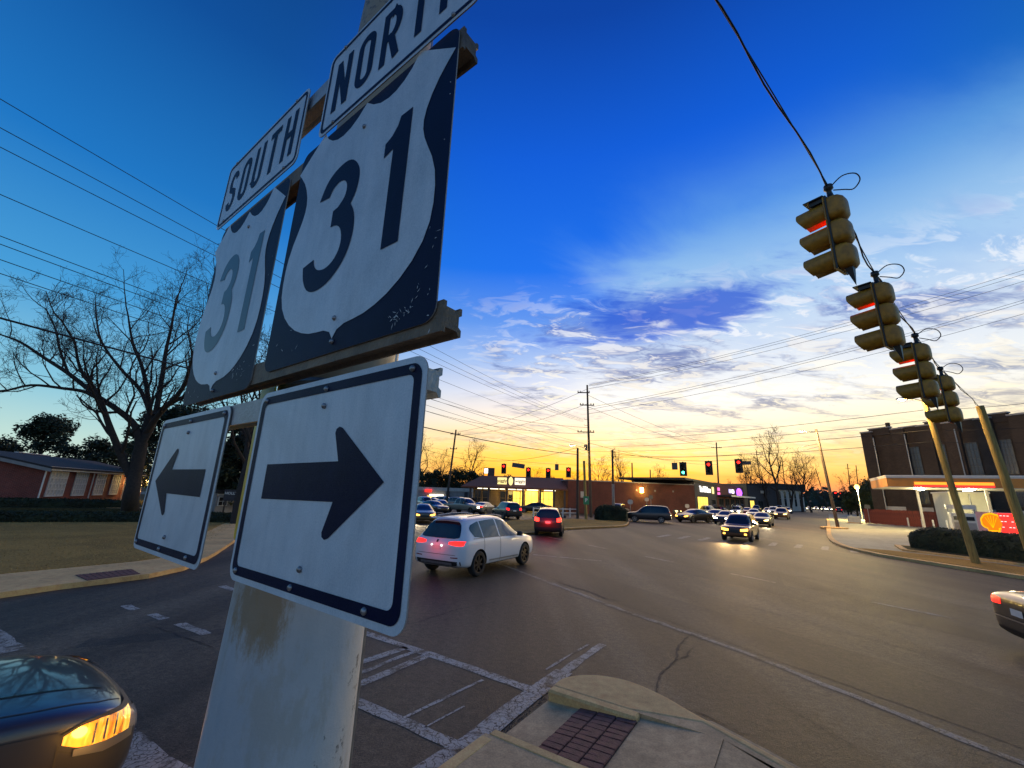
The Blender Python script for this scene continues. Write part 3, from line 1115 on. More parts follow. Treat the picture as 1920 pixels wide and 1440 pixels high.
def arrow_sign(u0, u1, z0, z1, flip, label, tilt=0.0):
    w, h = u1 - u0, z1 - z0
    t = sign_thing('arrow_sign', label, 'road sign', (u0 + u1) / 2, (z0 + z1) / 2, 'arrow signs below the route shields', 0, tilt)
    pm_ = MB()
    plate(pm_, rrect(w, h, 0.038), 0.0, 0.0035, 0, 1)
    pm_.build('panel', ['white_sheeting', 'sign_edge'], t)
    bm_ = MB()
    ring(bm_, rrect(w - 0.03, h - 0.03, 0.030), rrect(w - 0.078, h - 0.078, 0.018), -0.0012)
    bm_.build('border', 'black_sheeting', t)
    ap = [(-0.262, 0.048), (0.098, 0.050), (0.069, 0.118), (0.072, 0.128), (0.084, 0.133), (0.098, 0.129), (0.278, 0.004), (0.098, -0.121), (0.084, -0.125), (0.072, -0.120), (0.069, -0.110), (0.098, -0.042), (-0.262, -0.046)]
    if flip:
        ap = [(-x, z) for x, z in ap][::-1]
    am = MB()
    flat(am, ap, -0.0012)
    am.build('arrow', 'black_sheeting', t)
    bolts(t, [(-w / 2 + .045, h / 2 - .027), (w / 2 - .045, h / 2 - .027), (0.0, h / 2 - .03), (0.0, h / 2 - .075), (-w / 2 + .045, -h / 2 + .027), (0.0, -h / 2 + .07), (-.03, -h / 2 + .027), (w / 2 - .12, -h / 2 + .027)])
    return t


arrow_sign(-0.724, 0.038, -0.256, 0.278, False, 'large white sign with a navy arrow pointing right, nearest to the camera')
arrow_sign(-1.706, -0.952, -0.266, 0.268, True, 'white sign with a navy arrow pointing left, beyond the right arrow')

half = [(0.0, .392), (.018, .415), (.05, .426), (.09, .429), (.135, .434), (.18, .446), (.225, .464), (.27, .491), (.31, .525), (.342, .566), (.361, .612), (.368, .66), (.368, .71), (.362, .756), (.346, .805), (.326, .846), (.309, .884), (.300, .916), (.299, .945), (.306, .98), (.322, 1.018), (.345, 1.056), (.372, 1.088), (.400, 1.118), (.25, 1.222), (.222, 1.183), (.19, 1.158), (.155, 1.143), (.12, 1.139), (.08, 1.146), (.04, 1.166), (0.0, 1.198)]
three = spline([(-0.568, 0.913), (-0.540, 0.968), (-0.497, 0.998), (-0.438, 1.008), (-0.392, 0.992), (-0.356, 0.950), (-0.345, 0.905), (-0.352, 0.858), (-0.372, 0.826)], 3)[:-1] + spline([(-0.372, 0.824), (-0.346, 0.782), (-0.336, 0.722), (-0.349, 0.662), (-0.384, 0.614), (-0.442, 0.580), (-0.507, 0.572), (-0.557, 0.590), (-0.591, 0.633), (-0.606, 0.682)], 3) + spline([(-0.542, 0.692), (-0.534, 0.668), (-0.508, 0.645), (-0.466, 0.636), (-0.427, 0.648), (-0.402, 0.676), (-0.396, 0.712), (-0.410, 0.752), (-0.438, 0.775), (-0.470, 0.780)], 3) + [(-0.470, 0.838)] + spline([(-0.444, 0.842), (-0.414, 0.866), (-0.408, 0.900), (-0.424, 0.930), (-0.458, 0.942), (-0.490, 0.930), (-0.507, 0.905)], 3)
one = [(-0.118, 1.022), (-0.168, 1.022), (-0.178, 0.994), (-0.200, 0.970), (-0.228, 0.957), (-0.228, 0.908), (-0.188, 0.920), (-0.188, 0.601), (-0.118, 0.601)]


def shield_sign(u0, u1, z0, z1, su, sz, sx, label, ink='black_sheeting', tilt=0.0):
    """route shield: white outline on a dark square, shape taken in the right sign's frame and shifted"""
    w, h = u1 - u0, z1 - z0
    cu, cz = (u0 + u1) / 2, (z0 + z1) / 2
    t = sign_thing('route_shield', label, 'road sign', cu, cz, 'route shields on the pole', 0.002, tilt)
    pm_ = MB()
    plate(pm_, rrect(w, h, 0.04), 0.0, 0.0035, 0, 1)
    pm_.build('panel', ['black_sheeting', 'sign_edge'], t)
    f = lambda p: (p[0] * sx + su - cu, p[1] + sz - cz)
    poly = [f(p) for p in half] + [f((-x, z)) for x, z in half[-2:0:-1]]
    sm_ = MB()
    flat(sm_, poly, -0.0012)
    sm_.build('shield', 'white_sheeting', t)
    nm_ = MB()
    for gl in (three, one):
        flat(nm_, [f((x + 0.365, z)) for x, z in gl], -0.0024)
    nm_.build('numerals', ink, t)
    bolts(t, [(0, -h / 2 + .03), (-.005, -h / 2 + .10), (.0, h / 2 - .1)])
    return t


mat('faded_ink', (0.045, 0.085, 0.11), 0.4, var=0.2, scale=6)
SHR = shield_sign(-0.758, 0.045, 0.352, 1.20, -0.362, 0.0, 1.0, 'black and white 31 shield with crisp dark numerals, right-hand of the pair')
SHL = shield_sign(-1.505, -0.845, 0.315, 1.165, -1.205, -0.045, 0.87, 'black and white 31 shield with faded bluish numerals, left-hand of the pair', 'faded_ink')
# flakes where the dark film has peeled
mat('peel', (0.55, 0.56, 0.56), 0.5, var=0.2, scale=40)




def scuffs(t, spots, seed):
    """flakes and scratches in the dark film"""
    rng = random.Random(seed)
    mb = MB()
    for (cx, cz, sx, sz, n_) in spots:
        for k in range(n_):
            x, z = cx + rng.gauss(0, sx), cz + rng.gauss(0, sz)
            a = rng.uniform(0, 3.14)
            L_, w_ = rng.uniform(.002, .010), rng.uniform(.0005, .0014)
            dx, dz = math.cos(a), math.sin(a)
            mb.add([(x - dx * L_, -0.0018, z - dz * L_), (x - dz * w_, -0.0018, z + dx * w_), (x + dx * L_, -0.0018, z + dz * L_), (x + dz * w_, -0.0018, z - dx * w_)], [(0, 1, 2, 3)])
    o = mb.build('scuff_marks', 'peel', t)
    o['kind'] = 'stuff'


scuffs(SHR, [(.27, -.385, .022, .010, 20), (.34, -.36, .02, .02, 8), (.33, -.2, .03, .12, 6), (-.3, -.36, .05, .03, 5), (.385, .1, .006, .3, 10)], 1)
scuffs(SHL, [(.17, -.33, .02, .02, 18), (.24, -.36, .02, .02, 7), (-.2, -.38, .05, .02, 4), (.305, 0, .006, .3, 6)], 2)


def word_sign(u0, u1, z0, z1, word, label, tilt=0.0):
    w, h = u1 - u0, z1 - z0
    t = sign_thing('direction_plate', label, 'road sign', (u0 + u1) / 2, (z0 + z1) / 2, 'direction plates above the shields', -0.006, tilt)
    pm_ = MB()
    plate(pm_, rrect(w, h, 0.034), 0.0, 0.0035, 0, 1)
    pm_.build('panel', ['white_sheeting', 'sign_edge'], t)
    bm_ = MB()
    ring(bm_, rrect(w - 0.022, h - 0.022, 0.028), rrect(w - 0.048, h - 0.048, 0.02), -0.0012)
    bm_.build('border', 'black_sheeting', t)
    lm_ = MB()
    lh, lw, st = 0.228, 0.098, 0.031
    pitch_ = (w - 0.13 - lw) / 4
    for i, ch in enumerate(word):
        x0 = -w / 2 + 0.065 + i * pitch_
        for k_, path in enumerate(letter(ch, lw, lh, st)):
            stroke(lm_, [(x0 + px, -lh / 2 + pz_) for px, pz_ in path], st, -0.0012 - 0.0003 * k_)
    lm_.build('lettering', 'black_sheeting', t)
    bolts(t, [(-w / 2 + .1, h / 2 - .018), (w / 2 - .1, h / 2 - .018), (-w / 2 + .1, -h / 2 + .018), (w / 2 - .1, -h / 2 + .018)], r_=0.007)
    return t


word_sign(-0.655, 0.127, 1.213, 1.592, 'NORTH', 'white plate lettered NORTH above the right-hand shield')
word_sign(-1.600, -0.806, 1.203, 1.572, 'SOUTH', 'white plate lettered SOUTH above the left-hand shield')


# the pole
def make_pole_mat():
    m, t, b = bsdf_mat('pole_paint')
    co = t.n('ShaderNodeTexCoord').outputs['Object']
    mp = t.n('ShaderNodeMapping')
    mp.inputs['Scale'].default_value = (1, 1, 0.35)
    t.link(co, mp.inputs[0])
    n1 = t.noise(mp.outputs[0], 2.2, 6, 0.62, 0.1)
    n2 = t.noise(mp.outputs[0], 5.5, 7, 0.72, 0.2)
    n3 = t.noise(co, 26.0, 5, 0.7)
    c = t.ramp(n1, [(0.3, (0.33, 0.38, 0.42)), (0.5, (0.47, 0.49, 0.50)), (0.7, (0.56, 0.54, 0.48))])
    tan = t.smooth(n2, 0.52, 0.62)
    c = t.mix(t.math('MULTIPLY', tan, 0.3), c, (0.30, 0.25, 0.15, 1))
    sp = t.n('ShaderNodeSeparateXYZ')
    t.link(co, sp.inputs[0])
    # rust-brown stain run off the signs; upper shaft browned to stand for warm light
    up = t.smooth(t.math('ADD', sp.outputs[2], t.math('MULTIPLY', n2, 0.7)), 2.35, 2.75)
    c = t.mix(t.math('MULTIPLY', up, 0.8), c, (0.25, 0.185, 0.085, 1))
    sx = t.math('ADD', t.math('ADD', t.math('MULTIPLY', sp.outputs[0], 0.91), t.math('MULTIPLY', sp.outputs[1], 0.41)), 0.075)
    blob = t.math('ADD', t.math('POWER', t.math('DIVIDE', sx, 0.085), 2.0), t.math('POWER', t.math('DIVIDE', t.math('SUBTRACT', sp.outputs[2], 2.0), 0.13), 2.0))
    blob = t.math('ADD', blob, t.math('MULTIPLY', t.math('SUBTRACT', t.noise(mp.outputs[0], 22.0, 7, 0.8), 0.5), 4.2))
    c = t.mix(t.math('MULTIPLY', t.math('SUBTRACT', 1.0, t.smooth(blob, 0.3, 1.5)), 0.75), c, (0.24, 0.15, 0.045, 1))
    scr = t.smooth(t.math('MULTIPLY', n3, t.smooth(n1, 0.4, 0.6)), 0.52, 0.62)
    c = t.mix(t.math('MULTIPLY', scr, 0.8), c, (0.06, 0.065, 0.07, 1))
    t.link(c, b.inputs['Base Color'])
    b.inputs['Roughness'].default_value = 0.55
    bp = t.n('ShaderNodeBump')
    bp.inputs['Strength'].default_value = 0.3
    bp.inputs['Distance'].default_value = 0.01
    t.link(n3, bp.inputs['Height'])
    t.link(bp.outputs[0], b.inputs['Normal'])


make_pole_mat()
PB = Vector((-0.742, 1.59, 0.14))
pole = thing('sign_pole', 'stout stained grey pole carrying the route signs', 'pole', PB)
pm_ = MB()
pts, rad = [], []
for i in range(25):
    z = 0.0 + i * 0.42
    pts.append((0.018 * z, 0.009 * z, z))
    rad.append(0.247 - 0.0155 * z)
pm_.tube(pts, rad, 40)
smooth_by_angle(pm_.build('shaft', 'pole_paint', pole))
cm = MB()
cm.lathe([(0.40, 0.0), (0.40, 0.03), (0.30, 0.035), (0.27, 0.05), (0.255, 0.05)], 32)
cm.build('base_collar', 'galv', pole, True)
prof = [(-0.045, 0.0), (0.045, 0.0), (0.045, 0.012), (0.03, 0.012), (0.03, 0.052), (0.042, 0.06), (0.042, 0.068), (0.022, 0.068), (0.015, 0.058), (-0.015, 0.058), (-0.022, 0.068), (-0.042, 0.068), (-0.042, 0.06), (-0.03, 0.052), (-0.03, 0.012), (-0.045, 0.012)]
for ua, ub, z, m_ in ((-1.50, 0.062, 0.362, 'rusty_rail'), (-1.62, 0.014, 0.232, 'aluminium'), (-1.50, 0.056, 1.150, 'rusty_rail'), (-1.50, 0.05, 1.50, 'aluminium')):
    rm = MB()
    vs = []
    for u in (ua, ub):
        for (zz, yy) in prof:
            p = SM @ Vector((u, 0.007 + yy * 0.85, CAM_H + z + zz * 0.8))
            vs.append(p - PB)
    n_ = len(prof)
    rm.add(vs, [tuple(range(n_)), tuple(range(2 * n_ - 1, n_ - 1, -1))] + [(i, (i + 1) % n_, n_ + (i + 1) % n_, n_ + i) for i in range(n_)])
    rm.build('mounting_rail', m_, pole)
for z in (0.235, 0.36, 1.15, 1.5):
    bm_ = MB()
    zz = CAM_H + z - PB.z
    rr = 0.2505 - 0.0155 * zz
    bm_.lathe([(rr - .004, -0.012), (rr, -0.012), (rr, 0.012), (rr - .004, 0.012)], 40, 'z', (0.018 * zz, 0.009 * zz, zz))
    bm_.build('steel_band', 'galv', pole, True)

# a yellow sign on the far side of the pole, seen almost edge-on
yt = thing('yellow_sign', 'yellow-green sign seen edge-on beside the sign pole', 'road sign', (-0.981, 1.633, 2.30), R(126.3))
ym = MB()
plate(ym, rrect(0.5, 0.62, 0.03), -0.002, 0.002)
yo = ym.build('panel', 'yellow_sheeting', yt)
yo.location = (0.0, 0, 0.3)
for bx0 in (-0.16, 0.15):
    yb = MB()
    yb.box(bx0, bx0 + 0.03, -0.02, -0.002, 0.1, 0.5)
    yb.build('bracket', 'galv', yt)

# traffic-signal cabinet strap and conduit up the pole
cd = MB()
cd.tube([(0.17, 0.20, 0.0), (0.2, 0.19, 3.0), (0.22, 0.17, 9.6)], 0.03, 8)
cd.build('conduit', 'galv', pole, True)

# ================================================================ vehicles
PAINTS = {
    'paint_white': ((0.72, 0.72, 0.74), 0.0), 'paint_silver': ((0.42, 0.42, 0.43), 0.6), 'paint_grey': ((0.16, 0.165, 0.17), 0.5),
    'paint_black': ((0.012, 0.012, 0.014), 0.0), 'paint_navy': ((0.012, 0.02, 0.055), 0.2), 'paint_maroon': ((0.10, 0.012, 0.012), 0.2),
    'paint_red': ((0.30, 0.02, 0.015), 0.1), 'paint_gold': ((0.25, 0.17, 0.08), 0.55), 'paint_tan': ((0.38, 0.34, 0.26), 0.4), 'paint_green': ((0.05, 0.09, 0.07), 0.3),
    'paint_bronze': ((0.17, 0.085, 0.045), 0.5), 'paint_charcoal': ((0.035, 0.036, 0.042), 0.3),
}
for nm, (c, me_) in PAINTS.items():
    mat(nm, c, 0.32, metal=me_, coat=0.8)
mat('car_glass', (0.010, 0.012, 0.016), 0.05, spec=0.8)
mat('car_trim', (0.016, 0.016, 0.017), 0.6)
mat('tyre_rubber', (0.018, 0.018, 0.018), 0.85)
mat('alloy', (0.32, 0.32, 0.33), 0.3, metal=0.9)
mat('dark_alloy', (0.05, 0.05, 0.055), 0.35, metal=0.8)
mat('chrome', (0.6, 0.6, 0.6), 0.15, metal=1.0)
mat('number_plate', (0.62, 0.62, 0.60), 0.5)
mat('lens_clear', (0.35, 0.35, 0.36), 0.12, metal=0.5)
mat('lens_red', (0.20, 0.006, 0.006), 0.2)
glow_mat('lamp_head', (1.0, 0.66, 0.20), 7.0)
glow_mat('lamp_head_cool', (1.0, 0.90, 0.55), 20.0)
glow_mat('lamp_head_amber', (1.0, 0.46, 0.06), 5.0)
glow_mat('lamp_tail', (1.0, 0.018, 0.012), 2.2)
glow_mat('lamp_tail_bright', (1.0, 0.022, 0.012), 7.0)
glow_mat('lamp_plate', (1.0, 0.95, 0.85), 5.0)
m_, t_, b_ = bsdf_mat('lamp_amber')       # faceted reflector behind the lens, lit by the indicator bulb
co_ = t_.n('ShaderNodeTexCoord').outputs['Object']
mp_ = t_.n('ShaderNodeMapping')
mp_.inputs['Rotation'].default_value = (R(28), 0, 0)
mp_.inputs['Scale'].default_value = (6, 34, 7)
t_.link(co_, mp_.inputs[0])
fz_ = t_.noise(mp_.outputs[0], 1.0, 3, 0.6, 0.4)
sp_ = t_.n('ShaderNodeSeparateXYZ')
t_.link(co_, sp_.inputs[0])
ramp_ = t_.ramp(fz_, [(0.38, (0.10, 0.025, 0.002)), (0.5, (0.95, 0.28, 0.012)), (0.66, (1.0, 0.58, 0.07))])
bulb_ = t_.math('SUBTRACT', 1.0, t_.smooth(t_.math('ABSOLUTE', t_.math('SUBTRACT', sp_.outputs[1], 1.94)), 0.0, 0.12))
t_.link(t_.mix(bulb_, ramp_, (1.0, 0.22, 0.01, 1)), b_.inputs['Emission Color'])
t_.link(t_.math('MULTIPLY_ADD', bulb_, 1.6, 1.1), b_.inputs['Emission Strength'])
b_.inputs['Base Color'].default_value = (0.4, 0.2, 0.05, 1)
b_.inputs['Roughness'].default_value = 0.1
b_.inputs['Coat Weight'].default_value = 1.0

SHAPES = {
    # y, zbot, halfwidth, zbelt, zroof, halfwidth of roof, flat-top factor
    'suv': dict(L=4.92, W=1.99, wb=2.97, fy=1.46, wr=0.375, st=[
        (-2.46, .50, .72, .92, .96, .62), (-2.40, .36, .90, .98, 1.04, .74), (-2.28, .30, .975, 1.05, 1.20, .74), (-2.12, .28, .99, 1.08, 1.50, .66), (-1.98, .27, .995, 1.09, 1.665, .62),
        (-1.60, .26, .995, 1.09, 1.725, .63), (-0.9, .25, .985, 1.08, 1.755, .64), (-0.1, .25, .985, 1.06, 1.75, .645), (0.35, .25, .985, 1.05, 1.70, .64), (0.78, .25, .985, 1.04, 1.46, .66),
        (1.18, .25, .985, 1.03, 1.16, .74), (1.34, .25, .985, 1.02, 1.085, .80), (1.75, .26, .975, 1.0, 1.05, .80), (2.10, .27, .95, .95, 1.0, .76), (2.32, .30, .88, .86, .90, .66), (2.44, .40, .70, .74, .77, .5)]),
    'crossover': dict(L=4.5, W=1.80, wb=2.62, fy=1.36, wr=0.34, st=[
        (-2.25, .48, .66, .88, .93, .6), (-2.20, .36, .82, .96, 1.02, .68), (-2.10, .30, .885, 1.02, 1.22, .68), (-1.98, .28, .895, 1.04, 1.52, .62), (-1.88, .27, .90, 1.04, 1.64, .60),
        (-1.4, .26, .90, 1.03, 1.69, .61), (-0.7, .25, .895, 1.01, 1.71, .615), (0.0, .25, .895, 1.0, 1.70, .615), (0.3, .25, .895, .99, 1.66, .61), (0.72, .25, .895, .98, 1.40, .62),
        (1.08, .25, .895, .97, 1.08, .70), (1.2, .25, .895, .97, 1.01, .74), (1.6, .26, .885, .95, .99, .74), (1.95, .27, .86, .90, .94, .70), (2.14, .30, .80, .82, .86, .6), (2.24, .40, .62, .70, .73, .45)]),
    'sedan': dict(L=4.75, W=1.83, wb=2.78, fy=1.45, wr=0.33, st=[
        (-2.37, .46, .66, .88, .92, .5), (-2.32, .33, .83, .98, 1.03, .62), (-2.18, .26, .895, 1.0, 1.07, .70), (-1.85, .24, .91, 1.0, 1.09, .72), (-1.62, .23, .915, .99, 1.12, .68),
        (-1.15, .22, .915, .97, 1.36, .56), (-0.72, .22, .915, .96, 1.435, .545), (-0.1, .22, .915, .95, 1.455, .55), (0.32, .22, .915, .94, 1.42, .55), (0.80, .22, .915, .93, 1.20, .60),
        (1.20, .22, .915, .92, .99, .70), (1.35, .22, .915, .91, .95, .76), (1.75, .23, .905, .88, .92, .76), (2.08, .24, .87, .82, .86, .70), (2.28, .28, .79, .73, .77, .58), (2.37, .36, .62, .63, .66, .42)]),
    'pickup': dict(L=5.8, W=2.0, wb=3.65, fy=1.9, wr=0.39, st=[
        (-2.90, .55, .84, 1.0, 1.03, .80), (-2.86, .46, .94, 1.06, 1.10, .88), (-2.5, .44, .965, 1.09, 1.12, .91), (-1.4, .42, .97, 1.09, 1.12, .91), (-0.92, .42, .97, 1.10, 1.13, .90),
        (-0.86, .42, .97, 1.12, 1.55, .72), (-0.74, .42, .97, 1.13, 1.80, .68), (-0.2, .42, .97, 1.13, 1.86, .69), (0.45, .42, .97, 1.12, 1.85, .69), (0.78, .42, .97, 1.12, 1.62, .69),
        (1.12, .42, .97, 1.11, 1.26, .76), (1.25, .42, .97, 1.10, 1.18, .84), (1.9, .42, .965, 1.08, 1.15, .84), (2.5, .44, .95, 1.05, 1.12, .82), (2.8, .50, .90, 1.0, 1.06, .76), (2.9, .56, .80, .92, .96, .66)]),
}


def shell(kind, rear_wheel=None):
    S = SHAPES[kind]
    mb = MB()
    rings = []
    for (y, zb, w, zt, zr, wr_) in S['st']:
        cabin = zr > zt + 0.18
        zm = zb + (zt - zb) * 0.55
        if cabin:
            pr = [(w * .55, zb), (w * .90, zb + .015), (w * .985, zb + .10), (w, zm), (w * .985, zt - .05), (w * .95, zt), (wr_ + (w * .95 - wr_) * .12, zr - .10), (wr_ * .86, zr - .012), (wr_ * .45, zr + .006)]
            top = (0, zr + .012)
        else:
            pr = [(w * .55, zb), (w * .90, zb + .015), (w * .985, zb + .10), (w, zm), (w * .985, zt - .05), (w * .95, zt), (max(wr_, w * .8), zr - .018), (wr_ * .78, zr - .002), (wr_ * .4, zr + .008)]
            top = (0, zr + .012)
        half_ = pr
        ringp = [(0, y, zb)] + [(x, y, z) for x, z in half_] + [(0, y, top[1])] + [(-x, y, z) for x, z in half_[::-1]]
        rings.append(ringp)
    n_ = len(rings[0])
    vs = [p for r_ in rings for p in r_]
    fs = []
    for i in range(len(rings) - 1):
        for j in range(n_):
            fs.append((i * n_ + j, i * n_ + (j + 1) % n_, (i + 1) * n_ + (j + 1) % n_, (i + 1) * n_ + j))
    fs.append(tuple(range(n_ - 1, -1, -1)))
    fs.append(tuple((len(rings) - 1) * n_ + j for j in range(n_)))
    mb.add(vs, fs)
    o = mb.build('shell_tmp', ['paint_white', 'car_trim'])
    ss = o.modifiers.new('s', 'SUBSURF')
    ss.levels = 2
    # wheel wells
    cut = MB()
    for yy in (S['fy'], S['fy'] - S['wb']):
        for sx in (-1, 1):
            a, b2 = sorted((sx * (S['W'] / 2 - .27), sx * (S['W'] / 2 + .2)))
            r_ = S['wr'] + .055
            k = 20
            vs = [(x, yy + r_ * math.cos(2 * math.pi * i / k), S['wr'] + r_ * math.sin(2 * math.pi * i / k)) for x in (a, b2) for i in range(k)]
            cut.add(vs, [tuple(range(k)), tuple(range(2 * k - 1, k - 1, -1))] + [(i, (i + 1) % k, k + (i + 1) % k, k + i) for i in range(k)], 1)
    co_ = cut.build('cut_tmp', ['paint_white', 'car_trim'])
    bo = o.modifiers.new('b', 'BOOLEAN')
    bo.operation = 'DIFFERENCE'
    bo.object = co_
    bo.solver = 'EXACT'
    bpy.context.view_layer.update()
    dg = bpy.context.evaluated_depsgraph_get()
    me = bpy.data.meshes.new_from_object(o.evaluated_get(dg))
    bpy.data.objects.remove(o)
    bpy.data.objects.remove(co_)
    me.name = 'body'
    # dark sills below a line
    for p in me.polygons:
        p.use_smooth = True
        zc_ = p.center.z
        if p.material_index == 0 and zc_ < S['st'][7][1] + .075:
            p.material_index = 1
    bm = bmesh.new()
    bm.from_mesh(me)
    for e in bm.edges:
        if len(e.link_faces) == 2 and (e.link_faces[0].material_index != e.link_faces[1].material_index or e.calc_face_angle(0) > R(40)):
            e.smooth = False
    bvh = BVHTree.FromBMesh(bm)
    bm.to_mesh(me)
    bm.free()
    return me, bvh


def patch(bvh, cols, face, side, n_=10, m_=5, off=0.006, thick=0.0):
    """a panel laid on the body: cols are (a, zlo, zhi); face 'x' flank, 'y' front or back, 'z' top (cols then y, xlo, xhi)"""
    mb = MB()
    cs = []
    tot = cols[-1][0] - cols[0][0]
    for i in range(n_ + 1):
        a = cols[0][0] + tot * i / n_
        for c0, c1 in zip(cols[:-1], cols[1:]):
            if min(c0[0], c1[0]) - 1e-9 <= a <= max(c0[0], c1[0]) + 1e-9:
                t_ = (a - c0[0]) / (c1[0] - c0[0])
                cs.append((a, c0[1] + (c1[1] - c0[1]) * t_, c0[2] + (c1[2] - c0[2]) * t_))
                break
    vs = []
    for (a, lo, hi) in cs:
        for j in range(m_ + 1):
            z = lo + (hi - lo) * j / m_
            if face == 'x':
                o_, d_ = Vector((side * 3, a, z)), Vector((-side, 0, 0))
            elif face == 'y':
                o_, d_ = Vector((a, side * 6, z)), Vector((0, -side, 0))
            else:
                o_, d_ = Vector((z, a, 4)), Vector((0, 0, -1))
            hit, nor, _, _ = bvh.ray_cast(o_, d_)
            if hit is None:
                hit = o_ - d_ * 0 + d_ * (3 - .5 if face == 'x' else 6 - 2.2)
                nor = -d_
            if nor.dot(d_) > 0:
                nor = -nor
            vs.append(hit + nor * off)
    fs = []
    for i in range(n_):
        for j in range(m_):
            fs.append((i * (m_ + 1) + j, i * (m_ + 1) + j + 1, (i + 1) * (m_ + 1) + j + 1, (i + 1) * (m_ + 1) + j))
    mb.add(vs, fs)
    return mb


def wheel_meshes(r_, w_=0.23, spokes=5, rim='alloy'):
    t = MB()
    ri = r_ * .70
    t.lathe([(ri, -w_ / 2 + .012), (r_ * .90, -w_ / 2), (r_ * .975, -w_ / 2 + .03), (r_, -w_ / 2 + .07), (r_, w_ / 2 - .07), (r_ * .975, w_ / 2 - .03), (r_ * .90, w_ / 2), (ri, w_ / 2 - .012)], 28, 'x')
    tm = t.mesh('tyre', 'tyre_rubber', True)
    m = MB()
    m.lathe([(ri, -w_ / 2 + .012), (ri * .96, -w_ / 2 + .05), (ri * .9, .0), (0.001, .0)], 28, 'x', k=1)
    m.lathe([(ri * 1.02, w_ / 2 - .010), (ri * .93, w_ / 2 - .012), (ri * .90, w_ / 2 - .06)], 28, 'x')
    m.lathe([(.001, w_ / 2 - .03), (.05, w_ / 2 - .032), (.065, w_ / 2 - .06)], 12, 'x')
    for s in range(spokes):
        a = 2 * math.pi * s / spokes
        mt = Matrix.Rotation(a, 4, 'X')
        m.box(w_ / 2 - .075, w_ / 2 - .03, -.032, .032, .03, ri * .95, mtx=mt)
    rm = m.mesh('rim', [rim, 'car_trim'], False)
    return tm, rm


WHEELS = {}


def add_wheel(parent, S, rim, x, y, side):
    key = (S['wr'], rim)
    if key not in WHEELS:
        WHEELS[key] = wheel_meshes(S['wr'], rim=rim, spokes=5 if rim == 'alloy' else 7)
    w = bpy.data.objects.new('wheel', None)
    COL.objects.link(w)
    w.parent = parent
    w.location = (x, y, S['wr'])
    w.rotation_euler = (random.random() * 0.0, 0, 0 if side > 0 else math.pi)
    obj('tyre', WHEELS[key][0], w)
    obj('rim', WHEELS[key][1], w)


